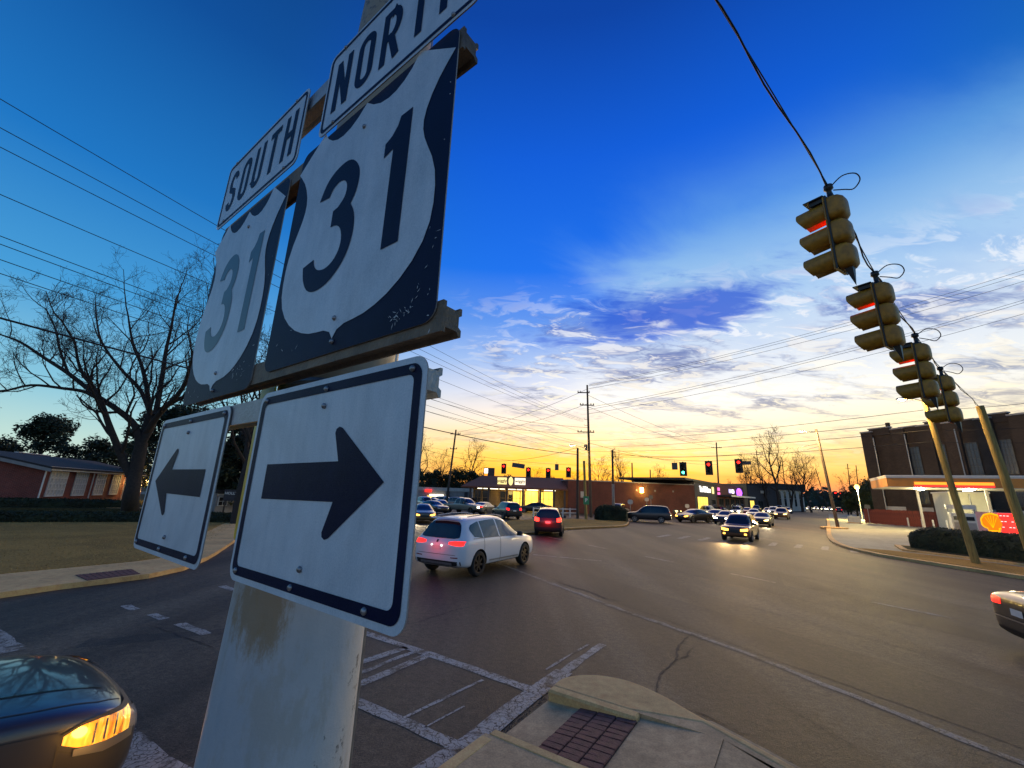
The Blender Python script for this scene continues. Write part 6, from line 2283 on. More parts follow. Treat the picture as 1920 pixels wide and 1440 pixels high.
# --- hedges
def hedge(name, label, pts, w, h, seed, z=0.15, n_=9000, leaf=.07, m='hedge_leaf'):
    """clipped hedge: dark core with leaf faces standing off its skin"""
    rng = random.Random(seed)
    t = thing(name, label, 'hedge', (pts[0][0], pts[0][1], z))
    P = [Vector((p[0], p[1], 0)) - Vector((pts[0][0], pts[0][1], 0)) for p in pts]
    Q = []
    for a, b2 in zip(P[:-1], P[1:]):
        kk = max(2, int((b2 - a).length / .5))
        Q += [a.lerp(b2, i / kk) for i in range(kk)]
    Q.append(P[-1])
    prof = [(-.5, 0), (-.52, .4), (-.50, .75), (-.38, .95), (-.15, 1.02), (.15, 1.02), (.38, .95), (.50, .75), (.52, .4), (.5, 0)]
    rows = []
    for i, q in enumerate(Q):
        d = (Q[min(i + 1, len(Q) - 1)] - Q[max(0, i - 1)]).normalized()
        s = Vector((-d.y, d.x, 0))
        e = min(1.0, .72 + .28 * min(i, len(Q) - 1 - i) / 1.5)
        rows.append([q + s * (x * w * e * rng.uniform(.94, 1.04)) + Vector((0, 0, zz * h * e * rng.uniform(.95, 1.04))) for x, zz in prof])
    n2 = len(prof)
    core = MB()
    core.add([p for r_ in rows for p in r_], [(i * n2 + j, i * n2 + j + 1, (i + 1) * n2 + j + 1, (i + 1) * n2 + j) for i in range(len(rows) - 1) for j in range(n2 - 1)] + [tuple(range(n2)), tuple((len(rows) - 1) * n2 + j for j in range(n2))])
    core.build('core', 'hedge_leaf', t)
    lf = MB()
    vs, fs = [], []
    for k_ in range(n_):
        i = rng.randrange(len(rows) - 1)
        j = rng.randrange(n2 - 1)
        u, v = rng.random(), rng.random()
        p = rows[i][j].lerp(rows[i][j + 1], u).lerp(rows[i + 1][j].lerp(rows[i + 1][j + 1], u), v)
        p = p + Vector((rng.gauss(0, .03), rng.gauss(0, .03), rng.gauss(.01, .03)))
        a1 = Vector((rng.gauss(0, 1), rng.gauss(0, 1), rng.gauss(0, 1))).normalized()
        a2 = a1.orthogonal().normalized()
        s = leaf * rng.uniform(.5, 1.2)
        o = len(vs)
        vs += [p - a1 * s, p + a2 * s * .5, p + a1 * s, p - a2 * s * .5]
        fs.append((o, o + 1, o + 2, o + 3))
    lf.add(vs, fs)
    lf.build('leaves', m, t, fix=False)
    return t


hedge('clipped_hedge', 'dark clipped hedge in the kerbed bed by the price sign', [(24.1, 25.9), (24.75, 22.5), (24.6, 18.0), (24.6, 15.0)], 1.3, 1.15, 3, .2, 12000)
hedge('low_hedge', 'low dark hedge along the far side of the dry lawn', [(-36, 20.5), (-27, 25.2), (-21, 28.6), (-17, 29.6)], 1.8, .5, 6, .1, 14000, .1)
hedge('low_hedge', 'dark bushes in front of the brick house', [(-44, 26.0), (-33, 29.3), (-28, 32.4)], 1.3, .5, 7, .6, 8000, .1)
hedge('low_hedge', 'dark shrubs under the slender pole by the brick wall', [(10.09, 48.47), (10.82, 46.98), (12.66, 46.16)], 1.4, 1.5, 8, .05, 5000, .12)

# ================================================================ buildings
glow_mat('store_glow', (1.0, 0.66, 0.10), 1.5)
glow_mat('strip_light', (1.0, 0.90, 0.62), 3.0)
glow_mat('sign_yellow_lit', (1.0, 0.80, 0.30), 1.1)
glow_mat('sign_cream_lit', (1.0, 0.88, 0.62), 1.3)
glow_mat('sign_white_lit', (1.0, 0.96, 0.88), 2.2)
glow_mat('sign_purple_lit', (0.42, 0.10, 1.0), 2.2)
glow_mat('sign_pink_lit', (1.0, 0.16, 0.55), 1.2)
glow_mat('sign_lilac_lit', (0.55, 0.50, 1.0), 1.4)
glow_mat('sign_orange_lit', (1.0, 0.30, 0.02), 1.6)
glow_mat('sign_red_lit', (1.0, 0.02, 0.015), 2.4)
glow_mat('canopy_lamp', (1.0, 0.96, 0.82), 40.0)
glow_mat('wall_lamp', (1.0, 0.70, 0.12), 40.0)
glow_mat('porch_lamp', (1.0, 0.62, 0.18), 30.0)
glow_mat('shell_yellow', (1.0, 0.50, 0.0), 1.0)
glow_mat('shell_orange', (1.0, 0.22, 0.0), 0.9)
glow_mat('led_pale', (1.0, 0.55, 0.5), 2.0)
mat('brown_text', (0.16, 0.05, 0.02), 0.6)
mat('red_fence', (0.16, 0.035, 0.02), 0.8, var=0.35, scale=5, bump=0.4)
mat('canopy_white', (0.60, 0.57, 0.52), 0.5, var=0.08, scale=2)
mat('canopy_ochre', (0.56, 0.22, 0.035), 0.5, var=0.15, scale=1)
mat('kiosk_wall', (0.62, 0.60, 0.46), 0.7, var=0.08, scale=2)
mat('old_glass', (0.05, 0.06, 0.08), 0.2, var=0.4, scale=1.5)


def bframe(name, label, cat, p0, p1, z=0.0):
    """a building whose front runs from p0 to p1 (left to right as seen); local y goes back"""
    d = Vector((p1[0] - p0[0], p1[1] - p0[1], 0))
    t = thing(name, label, cat, (p0[0], p0[1], z), math.atan2(d.y, d.x))
    return t, d.length


def part(t, name, m, fn, smooth=False):
    mb = MB()
    fn(mb)
    return mb.build(name, m, t, smooth)


def box_part(t, name, m, *b):
    return part(t, name, m, lambda mb: mb.box(*b))


def window(t, x0, x1, z0, z1, y=0.0, cols=2, rows=2, frame='white_trim', pane='window_dark', fw=.06, proud=.05, panes=True):
    """framed window on a front at depth y: frame bars, sill and separate panes"""
    w = bpy.data.objects.new('window', None)
    COL.objects.link(w)
    w.parent = t
    w.location = (x0, y, z0)
    W_, H_ = x1 - x0, z1 - z0
    fm = MB()
    fm.box(-fw, 0, -proud, .02, -fw, H_ + fw)
    fm.box(W_, W_ + fw, -proud, .02, -fw, H_ + fw)
    fm.box(0, W_, -proud, .02, H_, H_ + fw)
    fm.box(0, W_, -proud - .03, .02, -fw, 0)
    for i in range(1, cols):
        fm.box(W_ * i / cols - fw * .3, W_ * i / cols + fw * .3, -proud * .7, .01, 0, H_)
    for j in range(1, rows):
        fm.box(0, W_, -proud * .6, .01, H_ * j / rows - fw * .3, H_ * j / rows + fw * .3)
    fm.build('frame', frame, w)
    if panes:
        pmh = MB()
        pmh.add([(0, 0, 0), (W_ / cols, 0, 0), (W_ / cols, 0, H_ / rows), (0, 0, H_ / rows)], [(0, 1, 2, 3)])
        pmm_ = pmh.mesh('pane', pane)
        for i in range(cols):
            for j in range(rows):
                o = obj('pane', pmm_, w)
                o.location = (W_ * i / cols, -.012, H_ * j / rows)
    return w


# ---------------------------------------------------------------- food store
st0, st1 = (-5.85, 64.00, 0.47), (8.71, 64.00, 0.93)
store, SW = bframe('food_store', 'food store with brown hipped roof and glowing yellow windows', 'building', st0, st1)
EZ = (1.31, 64.00, 3.22)[2]
RZ = (1.36, 69.00, 5.20)[2]
box_part(store, 'wall', 'tan_panel', 0.4, SW - .2, 2.6, 14, -.05, EZ + .3)


def hip(mb):
    e = [(-1.2, -.4), (SW, -.4), (SW, 15), (-1.2, 15)]
    vs = [(x, y, EZ) for x, y in e] + [(x, y, EZ + .22) for x, y in e] + [(1.6, 4.6, RZ), (SW, 4.6, RZ), (SW, 12, RZ), (1.6, 12, RZ)]
    mb.add(vs, [(0, 1, 5, 4), (1, 2, 6, 5), (2, 3, 7, 6), (3, 0, 4, 7), (0, 3, 2, 1), (4, 5, 9, 8), (7, 4, 8, 11), (6, 7, 11, 10), (8, 9, 10, 11)])


part(store, 'roof', 'brown_roof', hip)
part(store, 'gable_panel', 'tan_panel', lambda mb: mb.add([(SW + .02, -.4, EZ), (SW + .02, 4.6, EZ), (SW + .02, 4.6, RZ), (SW + .02, -.4, EZ + .25)], [(0, 1, 2, 3)]))
for i, x in enumerate((0.2, 2.9, 5.6, 8.0, 10.6, 12.6, SW - .35)):
    box_part(store, 'post', 'dark_wall', x - .14, x + .14, -.2, .1, -.05, EZ)
for i, (x0, x1, lit) in enumerate(((0.7, 1.6, 0), (1.9, 2.7, 0), (3.2, 4.4, 1), (4.6, 5.4, 0), (5.9, 6.5, 0), (6.6, 7.6, 2), (7.75, 8.2, 2), (8.5, 10.4, 3), (10.75, 11.2, 2), (11.3, 12.9, 3))):
    zt = EZ - (.25 if lit == 3 else .35)
    window(store, x0, x1, .15 if lit == 3 and i == 7 else .8, zt, 2.58, 2 if x1 - x0 > .9 else 1, 2, 'tan_panel', 'store_glow' if lit >= 2 else ('tan_panel' if lit else 'window_dark'), .07)
for i, (x0, x1) in enumerate(((1.2, 1.9), (2.1, 2.7), (3.1, 4.3), (4.5, 5.3), (5.8, 6.9), (7.1, 8.2), (8.6, 10.3), (11.2, 12.9))):
    box_part(store, 'strip_light', 'strip_light', x0, x1, .35, .5, EZ - .12, EZ - .02)
# sign boards on the roof slope
for px0, px1, word, m_ in ((4.15, 5.55, 'piggly', 'sign_yellow_lit'), (6.75, 8.35, 'wiggly', 'sign_cream_lit')):
    bd_ = part(store, 'sign_board', m_, lambda mb: mb.bevbox(px0, px1, -.02, .12, EZ + .62, EZ + 1.62, .03))
    tm_ = text_mesh(word, .62, 0, .012)
    to = obj('lettering', tm_, bd_)
    tm_.materials.append(MATS['brown_text'])
    to.location = ((px0 + px1) / 2, -.035, EZ + 1.13)
    to.rotation_euler = (R(90), 0, 0)
part(store, 'sign_oval', 'sign_yellow_lit', lambda mb: mb.prism([(6.15 + .34 * math.cos(a * math.pi / 10), .62 * math.sin(a * math.pi / 10)) for a in range(20)], -.06, .06, mtx=Matrix.Translation((0, .05, EZ + 1.12)) @ Matrix(((1, 0, 0, 0), (0, 0, 1, 0), (0, 1, 0, 0), (0, 0, 0, 1)))))
light('store_light', (9.6, .9, EZ - .4), 260, (1.0, .70, .18), .5, store)
light('store_light', (6.2, .9, EZ - .4), 120, (1.0, .70, .18), .5, store)
part(store, 'ramp_rail', 'white_trim', lambda mb: [mb.tube([(10.6, -1.2, .05), (10.6, -1.2, 1.0), (12.2, -1.2, 1.0), (12.2, -1.2, .05)], .035, 6), mb.tube([(10.6, -1.2, .5), (12.2, -1.2, .5)], .035, 6)])
# pylon box above the roof
py0 = (-4.44, 74.00, 4.66)
pyl = thing('pylon_sign', 'dark square pylon sign with a pale lit figure panel', 'sign', (py0[0], py0[1], 0))
zt_ = (-3.71, 74.00, 6.78)[2]
box_part(pyl, 'cabinet', 'dark_wall', 0, 1.9, 0, .5, zt_ - 1.6, zt_)
box_part(pyl, 'lit_panel', 'sign_white_lit', .12, .75, -.03, 0, zt_ - .95, zt_ - .15)
box_part(pyl, 'lower_panel', 'sign_orange_lit', .15, .7, -.03, 0, zt_ - 1.5, zt_ - 1.0)
for x in (.4, 1.4):
    box_part(pyl, 'leg', 'dark_metal', x - .08, x + .08, .15, .35, 0, zt_ - 1.6)

# ---------------------------------------------------------------- grey low shops left of it
gs0, gs1 = (-18.36, 82.00, -0.45), (-6.89, 82.00, -0.08)
gsh, GWd = bframe('low_shop', 'low grey shop with a red neon sign and cream lit fascia', 'building', gs0, gs1)
gz = (-11.56, 82.00, 3.09)[2]
box_part(gsh, 'wall', 'grey_wall', 0, GWd, 0, 10, -.05, gz)
box_part(gsh, 'parapet', 'pale_wall', -.1, GWd + .1, -.15, 0, gz - .5, gz + .15)
for x in (GWd * .60, GWd * .90):
    box_part(gsh, 'pilaster', 'dark_wall', x - .3, x + .3, -.25, 0, -.05, gz - .5)
box_part(gsh, 'lit_fascia', 'strip_light', GWd * .30, GWd * .53, -.35, -.2, gz - 1.5, gz - 1.15)
box_part(gsh, 'lit_window', 'store_glow', GWd * .26, GWd * .33, -.1, -.02, gz - 2.6, gz - 1.4)
box_part(gsh, 'neon_sign', 'sign_red_lit', GWd * .22, GWd * .33, -.45, -.3, gz - .75, gz - .3)
for k in range(3):
    window(gsh, GWd * (.36 + .07 * k), GWd * (.41 + .07 * k), .7, gz - 1.7, -.02, 1, 1, 'dark_metal', 'window_dark')

# ---------------------------------------------------------------- long brick wall and shops
bw0, bw1 = (8.9, 64.4), (29.6, 68.2)
bwl, BW = bframe('brick_building', 'long windowless red brick building behind the parked cars', 'building', bw0, bw1)
bz = (18.66, 66.00, 4.75)[2]
box_part(bwl, 'wall', 'red_brick', 0, BW, 0, 12, -.05, bz)
box_part(bwl, 'coping', 'grey_wall', -.1, BW + .0, -.12, 12, bz, bz + .14)
box_part(bwl, 'notice', 'pale_wall', 2.0, 2.5, -.05, -.003, 2.3, 3.2)
wl = box_part(bwl, 'lamp', 'wall_lamp', BW * .555, BW * .555 + .38, -.4, -.1, (19.42, 66.00, 3.42)[2] - .1, (19.45, 66.00, 4.06)[2])
light('wall_light', (BW * .565, -.75, (19.44, 66.00, 3.74)[2] - .15), 160, (1.0, .66, .12), .15, bwl)
for k in range(3):
    box_part(bwl, 'vent', 'grey_wall', 11 + k * 3.1, 11.25 + k * 3.1, -.03, -.003, bz - 1.2, bz - .95)

sh0, sh1 = (29.7, 68.3), (39.6, 81.6)
ups, UW = bframe('corner_shop', 'dark shop with a white lit name sign and a yellow window', 'shop', sh0, sh1)
uz = (30.34, 70.00, 5.40)[2]
box_part(ups, 'wall', 'dark_wall', 0, UW, 0, 10, -.05, uz)
box_part(ups, 'roof_edge', 'black_metal', -6, UW + .1, -.2, 10.2, uz, uz + .3)
nm_ = text_mesh('The UPS Store', 1.35, .03, .02)
no_ = obj('name_sign', nm_, ups)
nm_.materials.append(MATS['sign_white_lit'])
no_.location = (UW * .42, -.12, uz - 1.15)
no_.rotation_euler = (R(90), 0, 0)
box_part(ups, 'sign_emblem', 'sign_yellow_lit', UW * .76, UW * .84, -.14, -.02, uz - 1.7, uz - .5)
window(ups, UW * .08, UW * .52, .8, 3.0, -.02, 4, 2, 'dark_metal', 'store_glow', .08)
window(ups, UW * .72, UW * .9, .1, 2.6, -.02, 1, 2, 'dark_metal', 'window_dark', .08)

pu0, pu1 = (39.8, 81.9), (58.5, 106.5)
pur, PW = bframe('purple_shops', 'row of shops with purple, lilac and pink lit signs', 'shop', pu0, pu1)
pz_ = (44.61, 90.00, 5.86)[2]
box_part(pur, 'wall', 'red_brick', 0, PW, 0, 12, -.05, pz_)
part(pur, 'awning', 'dark_wall', lambda mb: mb.box(.4, PW, -2.4, -.005, 3.3, 3.6))
box_part(pur, 'awning_edge', 'white_trim', .4, PW, -2.48, -2.405, 3.3, 3.62)
for x0, x1, z0, z1, m_ in ((.8, 2.4, pz_ - 1.5, pz_ - .9, 'sign_pink_lit'), (.6, 2.4, pz_ - 2.3, pz_ - 1.8, 'sign_pink_lit'), (12.0, 15.0, pz_ - 1.7, pz_ - .9, 'sign_lilac_lit'), (15.05, 17.2, pz_ - 1.7, pz_ - .9, 'sign_white_lit')):
    box_part(pur, 'lit_sign', m_, x0, x1, -.16, -.02, z0, z1)
part(pur, 'neon_swirl', 'sign_purple_lit', lambda mb: mb.tube([(PW * (.75 + .10 * math.cos(a * .5) * (1 - a / 40)) + a * .04, -.2, pz_ - 1.5 + 1.0 * math.sin(a * .5) * (1 - a / 40)) for a in range(30)], .2, 6))
box_part(pur, 'lit_sign', 'sign_orange_lit', PW * .76, PW * .84, -.16, -.02, pz_ - 2.3, pz_ - 1.8)
for k in range(5):
    window(pur, 1.2 + k * 5.8, 5.6 + k * 5.8, .4, 2.9, -.02, 2, 1, 'dark_metal', 'window_dark', .08)
light('sign_light', (PW * .75, -1.0, pz_ - 1.2), 90, (.4, .12, 1.0), .3, pur)

fd0, fd1 = (69.90, 125.00, 2.60), (83.35, 132.00, 2.91)
fdk, FW = bframe('far_shop', 'dark flat-roofed far shop with one small lit window', 'building', fd0, fd1)
fz = (76.27, 128.00, 7.22)[2]
box_part(fdk, 'wall', 'dark_wall', 0, FW, 0, 12, -.05, fz)
box_part(fdk, 'side_wall', 'tan_panel', -2.5, -.01, .2, 12, -.05, fz + .3)
window(fdk, .5, 2.4, .5, 2.8, -.02, 2, 1, 'dark_metal', 'store_glow')
window(fdk, 4.4, 6.6, .5, 2.8, -.02, 2, 1, 'dark_metal', 'window_dark')
box_part(fdk, 'sign_board', 'pale_wall', 6.0, 7.6, -.2, -.03, fz - 2.2, fz - 1.4)
fw0, fw1 = (87.70, 140.00, 2.91), (100.57, 146.00, 3.22)
fwh, FW2 = bframe('pale_building', 'pale far building with tall dark windows between white piers', 'building', fw0, fw1)
fz2 = (93.35, 142.00, 6.64)[2]
box_part(fwh, 'wall', 'pale_wall', 0, FW2, 0, 12, -.05, fz2)
box_part(fwh, 'roof', 'shingle', -.5, FW2 + .5, -.5, 12.5, fz2, fz2 + 2.0)
for k in range(5):
    x = FW2 * (.05 + .19 * k)
    window(fwh, x, x + FW2 * .09, 1.4, fz2 - .3, -.02, 1, 2, 'white_trim', 'window_dark', .1)

# ---------------------------------------------------------------- the big brick building on the right
bb0, bb1 = (53.82, 63.00, 0.90), (58.34, 47.00, 1.33)
bb, BBW = bframe('school_building', 'tall dark brick building with piers and a stepped parapet', 'building', bb0, bb1)
hz0 = (53.95, 63.00, 13.45)[2]
box_part(bb, 'wall', 'dark_brick', 0, BBW, 0, 26, -.05, hz0 - .9)
box_part(bb, 'base_course', 'pale_wall', -.05, BBW, -.14, -.003, 1.9, 2.5)
npx = [0.0, .245, .43, .60, .79, .97]
for i, f in enumerate(npx):
    x = BBW * f
    box_part(bb, 'pier', 'dark_brick', x, x + 1.5, -.45, -.003, -.05, hz0 - .35)
    box_part(bb, 'pier_cap', 'grey_wall', x - .06, x + 1.56, -.52, 1.0, hz0 - .347, hz0 - .15)
for i, (a, b2) in enumerate(((.06, .22), (.30, .42), (.48, .59), (.66, .78), (.85, .96))):
    box_part(bb, 'parapet', 'dark_brick', BBW * a, BBW * b2, -.12, .5, hz0 - .9, hz0 + (.1 if i % 2 == 0 else -.2))
    box_part(bb, 'coping', 'grey_wall', BBW * a - .1, BBW * b2 + .1, -.2, .58, hz0 + (.1 if i % 2 == 0 else -.2), hz0 + (.26 if i % 2 == 0 else -.04))
for i, (f0, f1) in enumerate(((.055, .235), (.30, .42), (.475, .59), (.655, .78), (.85, .96))):
    for z0, z1 in ((6.6, 10.4),):
        if i == 0:
            continue
        window(bb, BBW * f0 + .3, BBW * f1 - .3, z0, z1, -.02, 4, 4, 'dark_metal', 'old_glass', .1)
    if i:
        window(bb, BBW * f0 + .3, BBW * f1 - .3, 3.0, 5.2, -.02, 4, 2, 'dark_metal', 'old_glass', .1)
box_part(bb, 'chimney', 'dark_brick', BBW * .16, BBW * .16 + .4, 1, 1.4, hz0 - 1, hz0 + 1.0)
for f in (.05, .29, .62):
    part(bb, 'drainpipe', 'galv', lambda mb: mb.tube([(BBW * f + .9, -.6, .1), (BBW * f + .9, -.6, hz0 - 1.2)], .07, 6))

# ---------------------------------------------------------------- filling station
cz0, cz1 = (38.51, 43.00, 4.45)[2], (38.71, 43.00, 5.46)[2]
ca0, ca1 = (38.32, 43.00, 3.50), (47.99, 37.00, 3.84)
can, CW = bframe('station_canopy', 'white filling-station canopy with an orange-red lit stripe', 'canopy', ca0, ca1)
box_part(can, 'fascia', 'canopy_ochre', 0, CW, 0, 8.5, cz0, cz1 - .17)
box_part(can, 'upper_fascia', 'canopy_white', -.02, CW + .02, -.02, 8.52, cz1 - .169, cz1)
box_part(can, 'soffit', 'canopy_white', .05, CW - .05, .05, 8.45, cz0 - .06, cz0 - .004)
box_part(can, 'top_trim', 'white_trim', -.06, CW + .06, -.06, 8.56, cz1, cz1 + .1)
box_part(can, 'red_stripe', 'sign_red_lit', CW * .18, CW * .66, -.05, -.003, cz0 + .03, cz0 + .20)
box_part(can, 'orange_stripe', 'sign_orange_lit', CW * .18, CW * .66, -.04, -.003, cz0 + .202, cz0 + .46)
for i, (x, y) in enumerate(((CW * .24, 2.0), (CW * .30, 5.0), (CW * .56, 2.0), (CW * .62, 5.0))):
    box_part(can, 'lamp', 'canopy_lamp', x - .3, x + .3, y - .3, y + .3, cz0 - .16, cz0 - .062)
    light('canopy_light', (x, y, cz0 - .45), 300, (1.0, .84, .42), .3, can)
for x in (CW * .27, CW * .72):
    box_part(can, 'column', 'grey_wall', x - .1, x + .1, 4.4, 4.6, .05, cz0 - .06)
# kiosk under it
k0, k1 = (48.97, 47.50, 2.12), (51.79, 46.00, 2.27)
kio, KW = bframe('kiosk', 'pale yellow lit kiosk under the filling-station canopy', 'kiosk', k0, k1)
box_part(kio, 'wall', 'kiosk_wall', 0, KW, 0, 4.5, .05, cz0 - .3)
box_part(kio, 'roof', 'canopy_white', -.1, KW + .1, -.1, 4.6, cz0 - .3, cz0 - .14)
part(kio, 'pipe', 'galv', lambda mb: mb.tube([(KW * .5, -.08, .1), (KW * .5, -.08, cz0 - .4)], .06, 6))
box_part(kio, 'meter_box', 'galv', KW * .52, KW * .6, -.16, -.003, 2.2, 2.9)
# pumps
for pos, lb in (((42.99, 41.50, 2.17), 'fuel pump half hidden by the timber lamp pole'), ((42.61, 40.00, 2.13), 'white fuel pump with hoses right of the timber lamp pole')):
    t = thing('fuel_pump', lb, 'fuel pump', (pos[0], pos[1], .1), R(-25))
    box_part(t, 'island', 'kerb_concrete', -.8, .8, -.6, .6, -.05, .15)
    part(t, 'cabinet', 'canopy_white', lambda mb: mb.bevbox(-.45, .45, -.28, .28, .15, 2.0, .04))
    box_part(t, 'screen', 'window_dark', -.28, .28, -.30, -.283, 1.35, 1.7)
    box_part(t, 'lower_panel', 'grey_wall', -.32, .32, -.30, -.283, .35, 1.15)
    box_part(t, 'topper', 'canopy_white', -.6, .6, -.2, .2, 2.35, 2.75)
    for x in (-.5, .5):
        box_part(t, 'stanchion', 'galv', x - .04, x + .04, -.04, .04, 2.0, 2.35)
    part(t, 'hose', 'cable', lambda mb: mb.tube(spline([(.46, -.1, 1.7), (.75, -.15, 1.3), (.8, -.1, .6), (.55, -.2, .5), (.47, -.2, 1.1)], 5), .03, 6), True)
    box_part(t, 'nozzle', 'car_trim', .44, .54, -.26, -.14, 1.05, 1.4)
# price sign: cabinet, shell emblem, red panel
pr0, pr1 = (32.50, 30.00, 1.43), (32.90, 28.00, 1.58)
prs, PRW = bframe('price_sign', 'low filling-station price sign with a yellow shell and red panel', 'sign', pr0, pr1)
pz0, pz1 = (32.48, 29.00, 0.89)[2], (32.86, 29.00, 2.33)[2]
box_part(prs, 'cabinet', 'pale_wall', 0, PRW, 0, .5, pz0, pz1)
box_part(prs, 'plinth', 'dark_brick', .2, PRW - .2, .05, .45, 0, pz0)


def shell_poly(s, cx, cz):
    pts = []
    for i in range(29):
        a = R(-38 + 256 * i / 28)
        rr = s * (1 + .045 * abs(math.sin((i / 28) * 7 * math.pi)))
        pts.append((cx + rr * math.cos(a), cz + rr * math.sin(a) * .98))
    return pts + [(cx - .52 * s, cz - .72 * s), (cx - .5 * s, cz - 1.0 * s), (cx + .5 * s, cz - 1.0 * s), (cx + .52 * s, cz - .72 * s)]


hgt = pz1 - pz0
for s, y, m_, nm_ in ((.42 * hgt, -.03, 'shell_yellow', 'shell_emblem'), (.35 * hgt, -.06, 'shell_orange', 'shell_face')):
    mb = MB()
    plate(mb, shell_poly(s, PRW * .40, pz0 + hgt * .55), y, y + .028)
    em = mb.build(nm_, m_, prs)
for k in range(5):
    a = R(50 + 20 * k)
    part(prs, 'shell_rib', 'shell_yellow', lambda mb: mb.tube([(PRW * .40 + .02 * math.cos(a), -.065, pz0 + hgt * .3), (PRW * .40 + .33 * hgt * math.cos(a), -.065, pz0 + hgt * .52 + .33 * hgt * math.sin(a))], .012, 5))
box_part(prs, 'price_panel', 'sign_red_lit', PRW * .60, PRW * .985, -.05, -.003, pz0 + .06, pz1 - .05)
for j in range(4):
    for i in range(4):
        if (i + j) % 4 != 3:
            box_part(prs, 'price_segment', 'led_pale', PRW * (.64 + .085 * i), PRW * (.69 + .085 * i), -.07, -.052, pz1 - .22 - .36 * j, pz1 - .18 - .36 * j)
light('sign_glow', (PRW * .8, -.8, (pz0 + pz1) / 2), 60, (1.0, .06, .04), .4, prs)
# bollards
for i, pos in enumerate(((50.74, 54.99), (49.83, 52.16), (48.42, 49.39), (48.69, 48.12))):
    t = thing('bollard', ('bollard nearest the post lamp, leftmost of four', 'second white bollard from the left by the fence', 'third white bollard from the left by the fence', 'bollard nearest the fuel pumps, rightmost of four')[i], 'bollard', (pos[0], pos[1], .1), 0, 'white bollards before the red fence')
    part(t, 'post', 'canopy_white', lambda mb: mb.lathe([(.09, 0), (.09, 1.0), (.07, 1.07), (.001, 1.1)], 10), True)
    part(t, 'base_plate', 'galv', lambda mb: mb.lathe([(.001, .02), (.16, .02), (.16, 0)], 10), False)
# red timber fence, board by board
f0, f1 = (49.81, 60.50, 0.48), (51.87, 50.00, 0.35)
fn, FL = bframe('timber_fence', 'red-brown timber board fence at the foot of the brick building', 'fence', f0, f1, .1)
bm_ = MB()
bm_.box(0, .255, -.012, .012, .05, 1.95)
bmesh_ = bm_.mesh('board', 'red_fence')
rng = random.Random(5)
nb = int(FL / .27)
for i in range(nb):
    o = obj('board', bmesh_, fn)
    o.location = (i * .27, rng.uniform(-.012, .012), rng.uniform(-.03, .03))
    o.rotation_euler = (0, rng.uniform(-.01, .01), 0)
for z in (.4, 1.5):
    box_part(fn, 'rail', 'red_fence', 0, FL, .02, .08, z, z + .1)
# white rail fence by the store
rf0, rf1 = (2.92, 49.56), (8.22, 51.59)
rf, RL_ = bframe('rail_fence', 'white two-rail fence in front of the store car park', 'fence', rf0, rf1, .05)
for i in range(7):
    box_part(rf, 'post', 'white_trim', RL_ * i / 6 - .06, RL_ * i / 6 + .06, -.06, .06, 0, 1.05)
for z in (.45, .88):
    box_part(rf, 'rail', 'white_trim', 0, RL_, -.03, .03, z, z + .1)
# small signs on posts
for pos, h_, m_, lb, rz in (((13.71, 48.48), 2.3, 'pale_wall', 'small pale sign on a post below the wall lamp', 0), ((19.04, 59.25), 2.6, 'pale_wall', 'small round-topped sign before the brick wall', 0), ((19.22, 58.07), 2.9, 'sign_back', 'taller small sign beside the round-topped one', 10), ((49.13, 58.92), 2.6, 'sign_back', 'narrow sign in front of the red fence', -30), ((24.91, 60.10), 1.9, 'pale_wall', 'small notice at the corner of the brick wall', 0)):
    t = thing('street_sign', lb, 'road sign', (pos[0], pos[1], .0), R(rz))
    part(t, 'post', 'galv', lambda mb: mb.tube([(0, 0, 0), (0, 0, h_)], .035, 6))
    part(t, 'panel', m_, lambda mb: plate(mb, rrect(.6, .5, .08 if m_ == 'sign_back' else .2), -.05, -.036)).location = (0, 0, h_ - .25)
# far red signals up the street
for p, lb in (((114.76, 150.00, 7.03), 'far red signal left of the bright post lamp'), ((116.61, 150.00, 6.91), 'second far red signal, nearer the bright post lamp')):
    t = copy_tree(S2)
    t.location = p
    t.scale = (1.6, 1.6, 1.6)
    t.rotation_euler = (0, 0, R(-38))
    tag(t, lb, 'traffic light', 'signals far up the street')
# cast-iron utility cabinet by the fence corner
cbp = (48.44, 60.66)
cb_ = thing('utility_box', 'small pale utility box beside the bright post lamp', 'utility box', (cbp[0], cbp[1], .1), R(-35))
part(cb_, 'cabinet', 'pale_wall', lambda mb: mb.bevbox(-.7, .7, -.4, .4, 0, .9, .06))
box_part(cb_, 'plinth', 'kerb_concrete', -.85, .85, -.55, .55, -.05, .08)

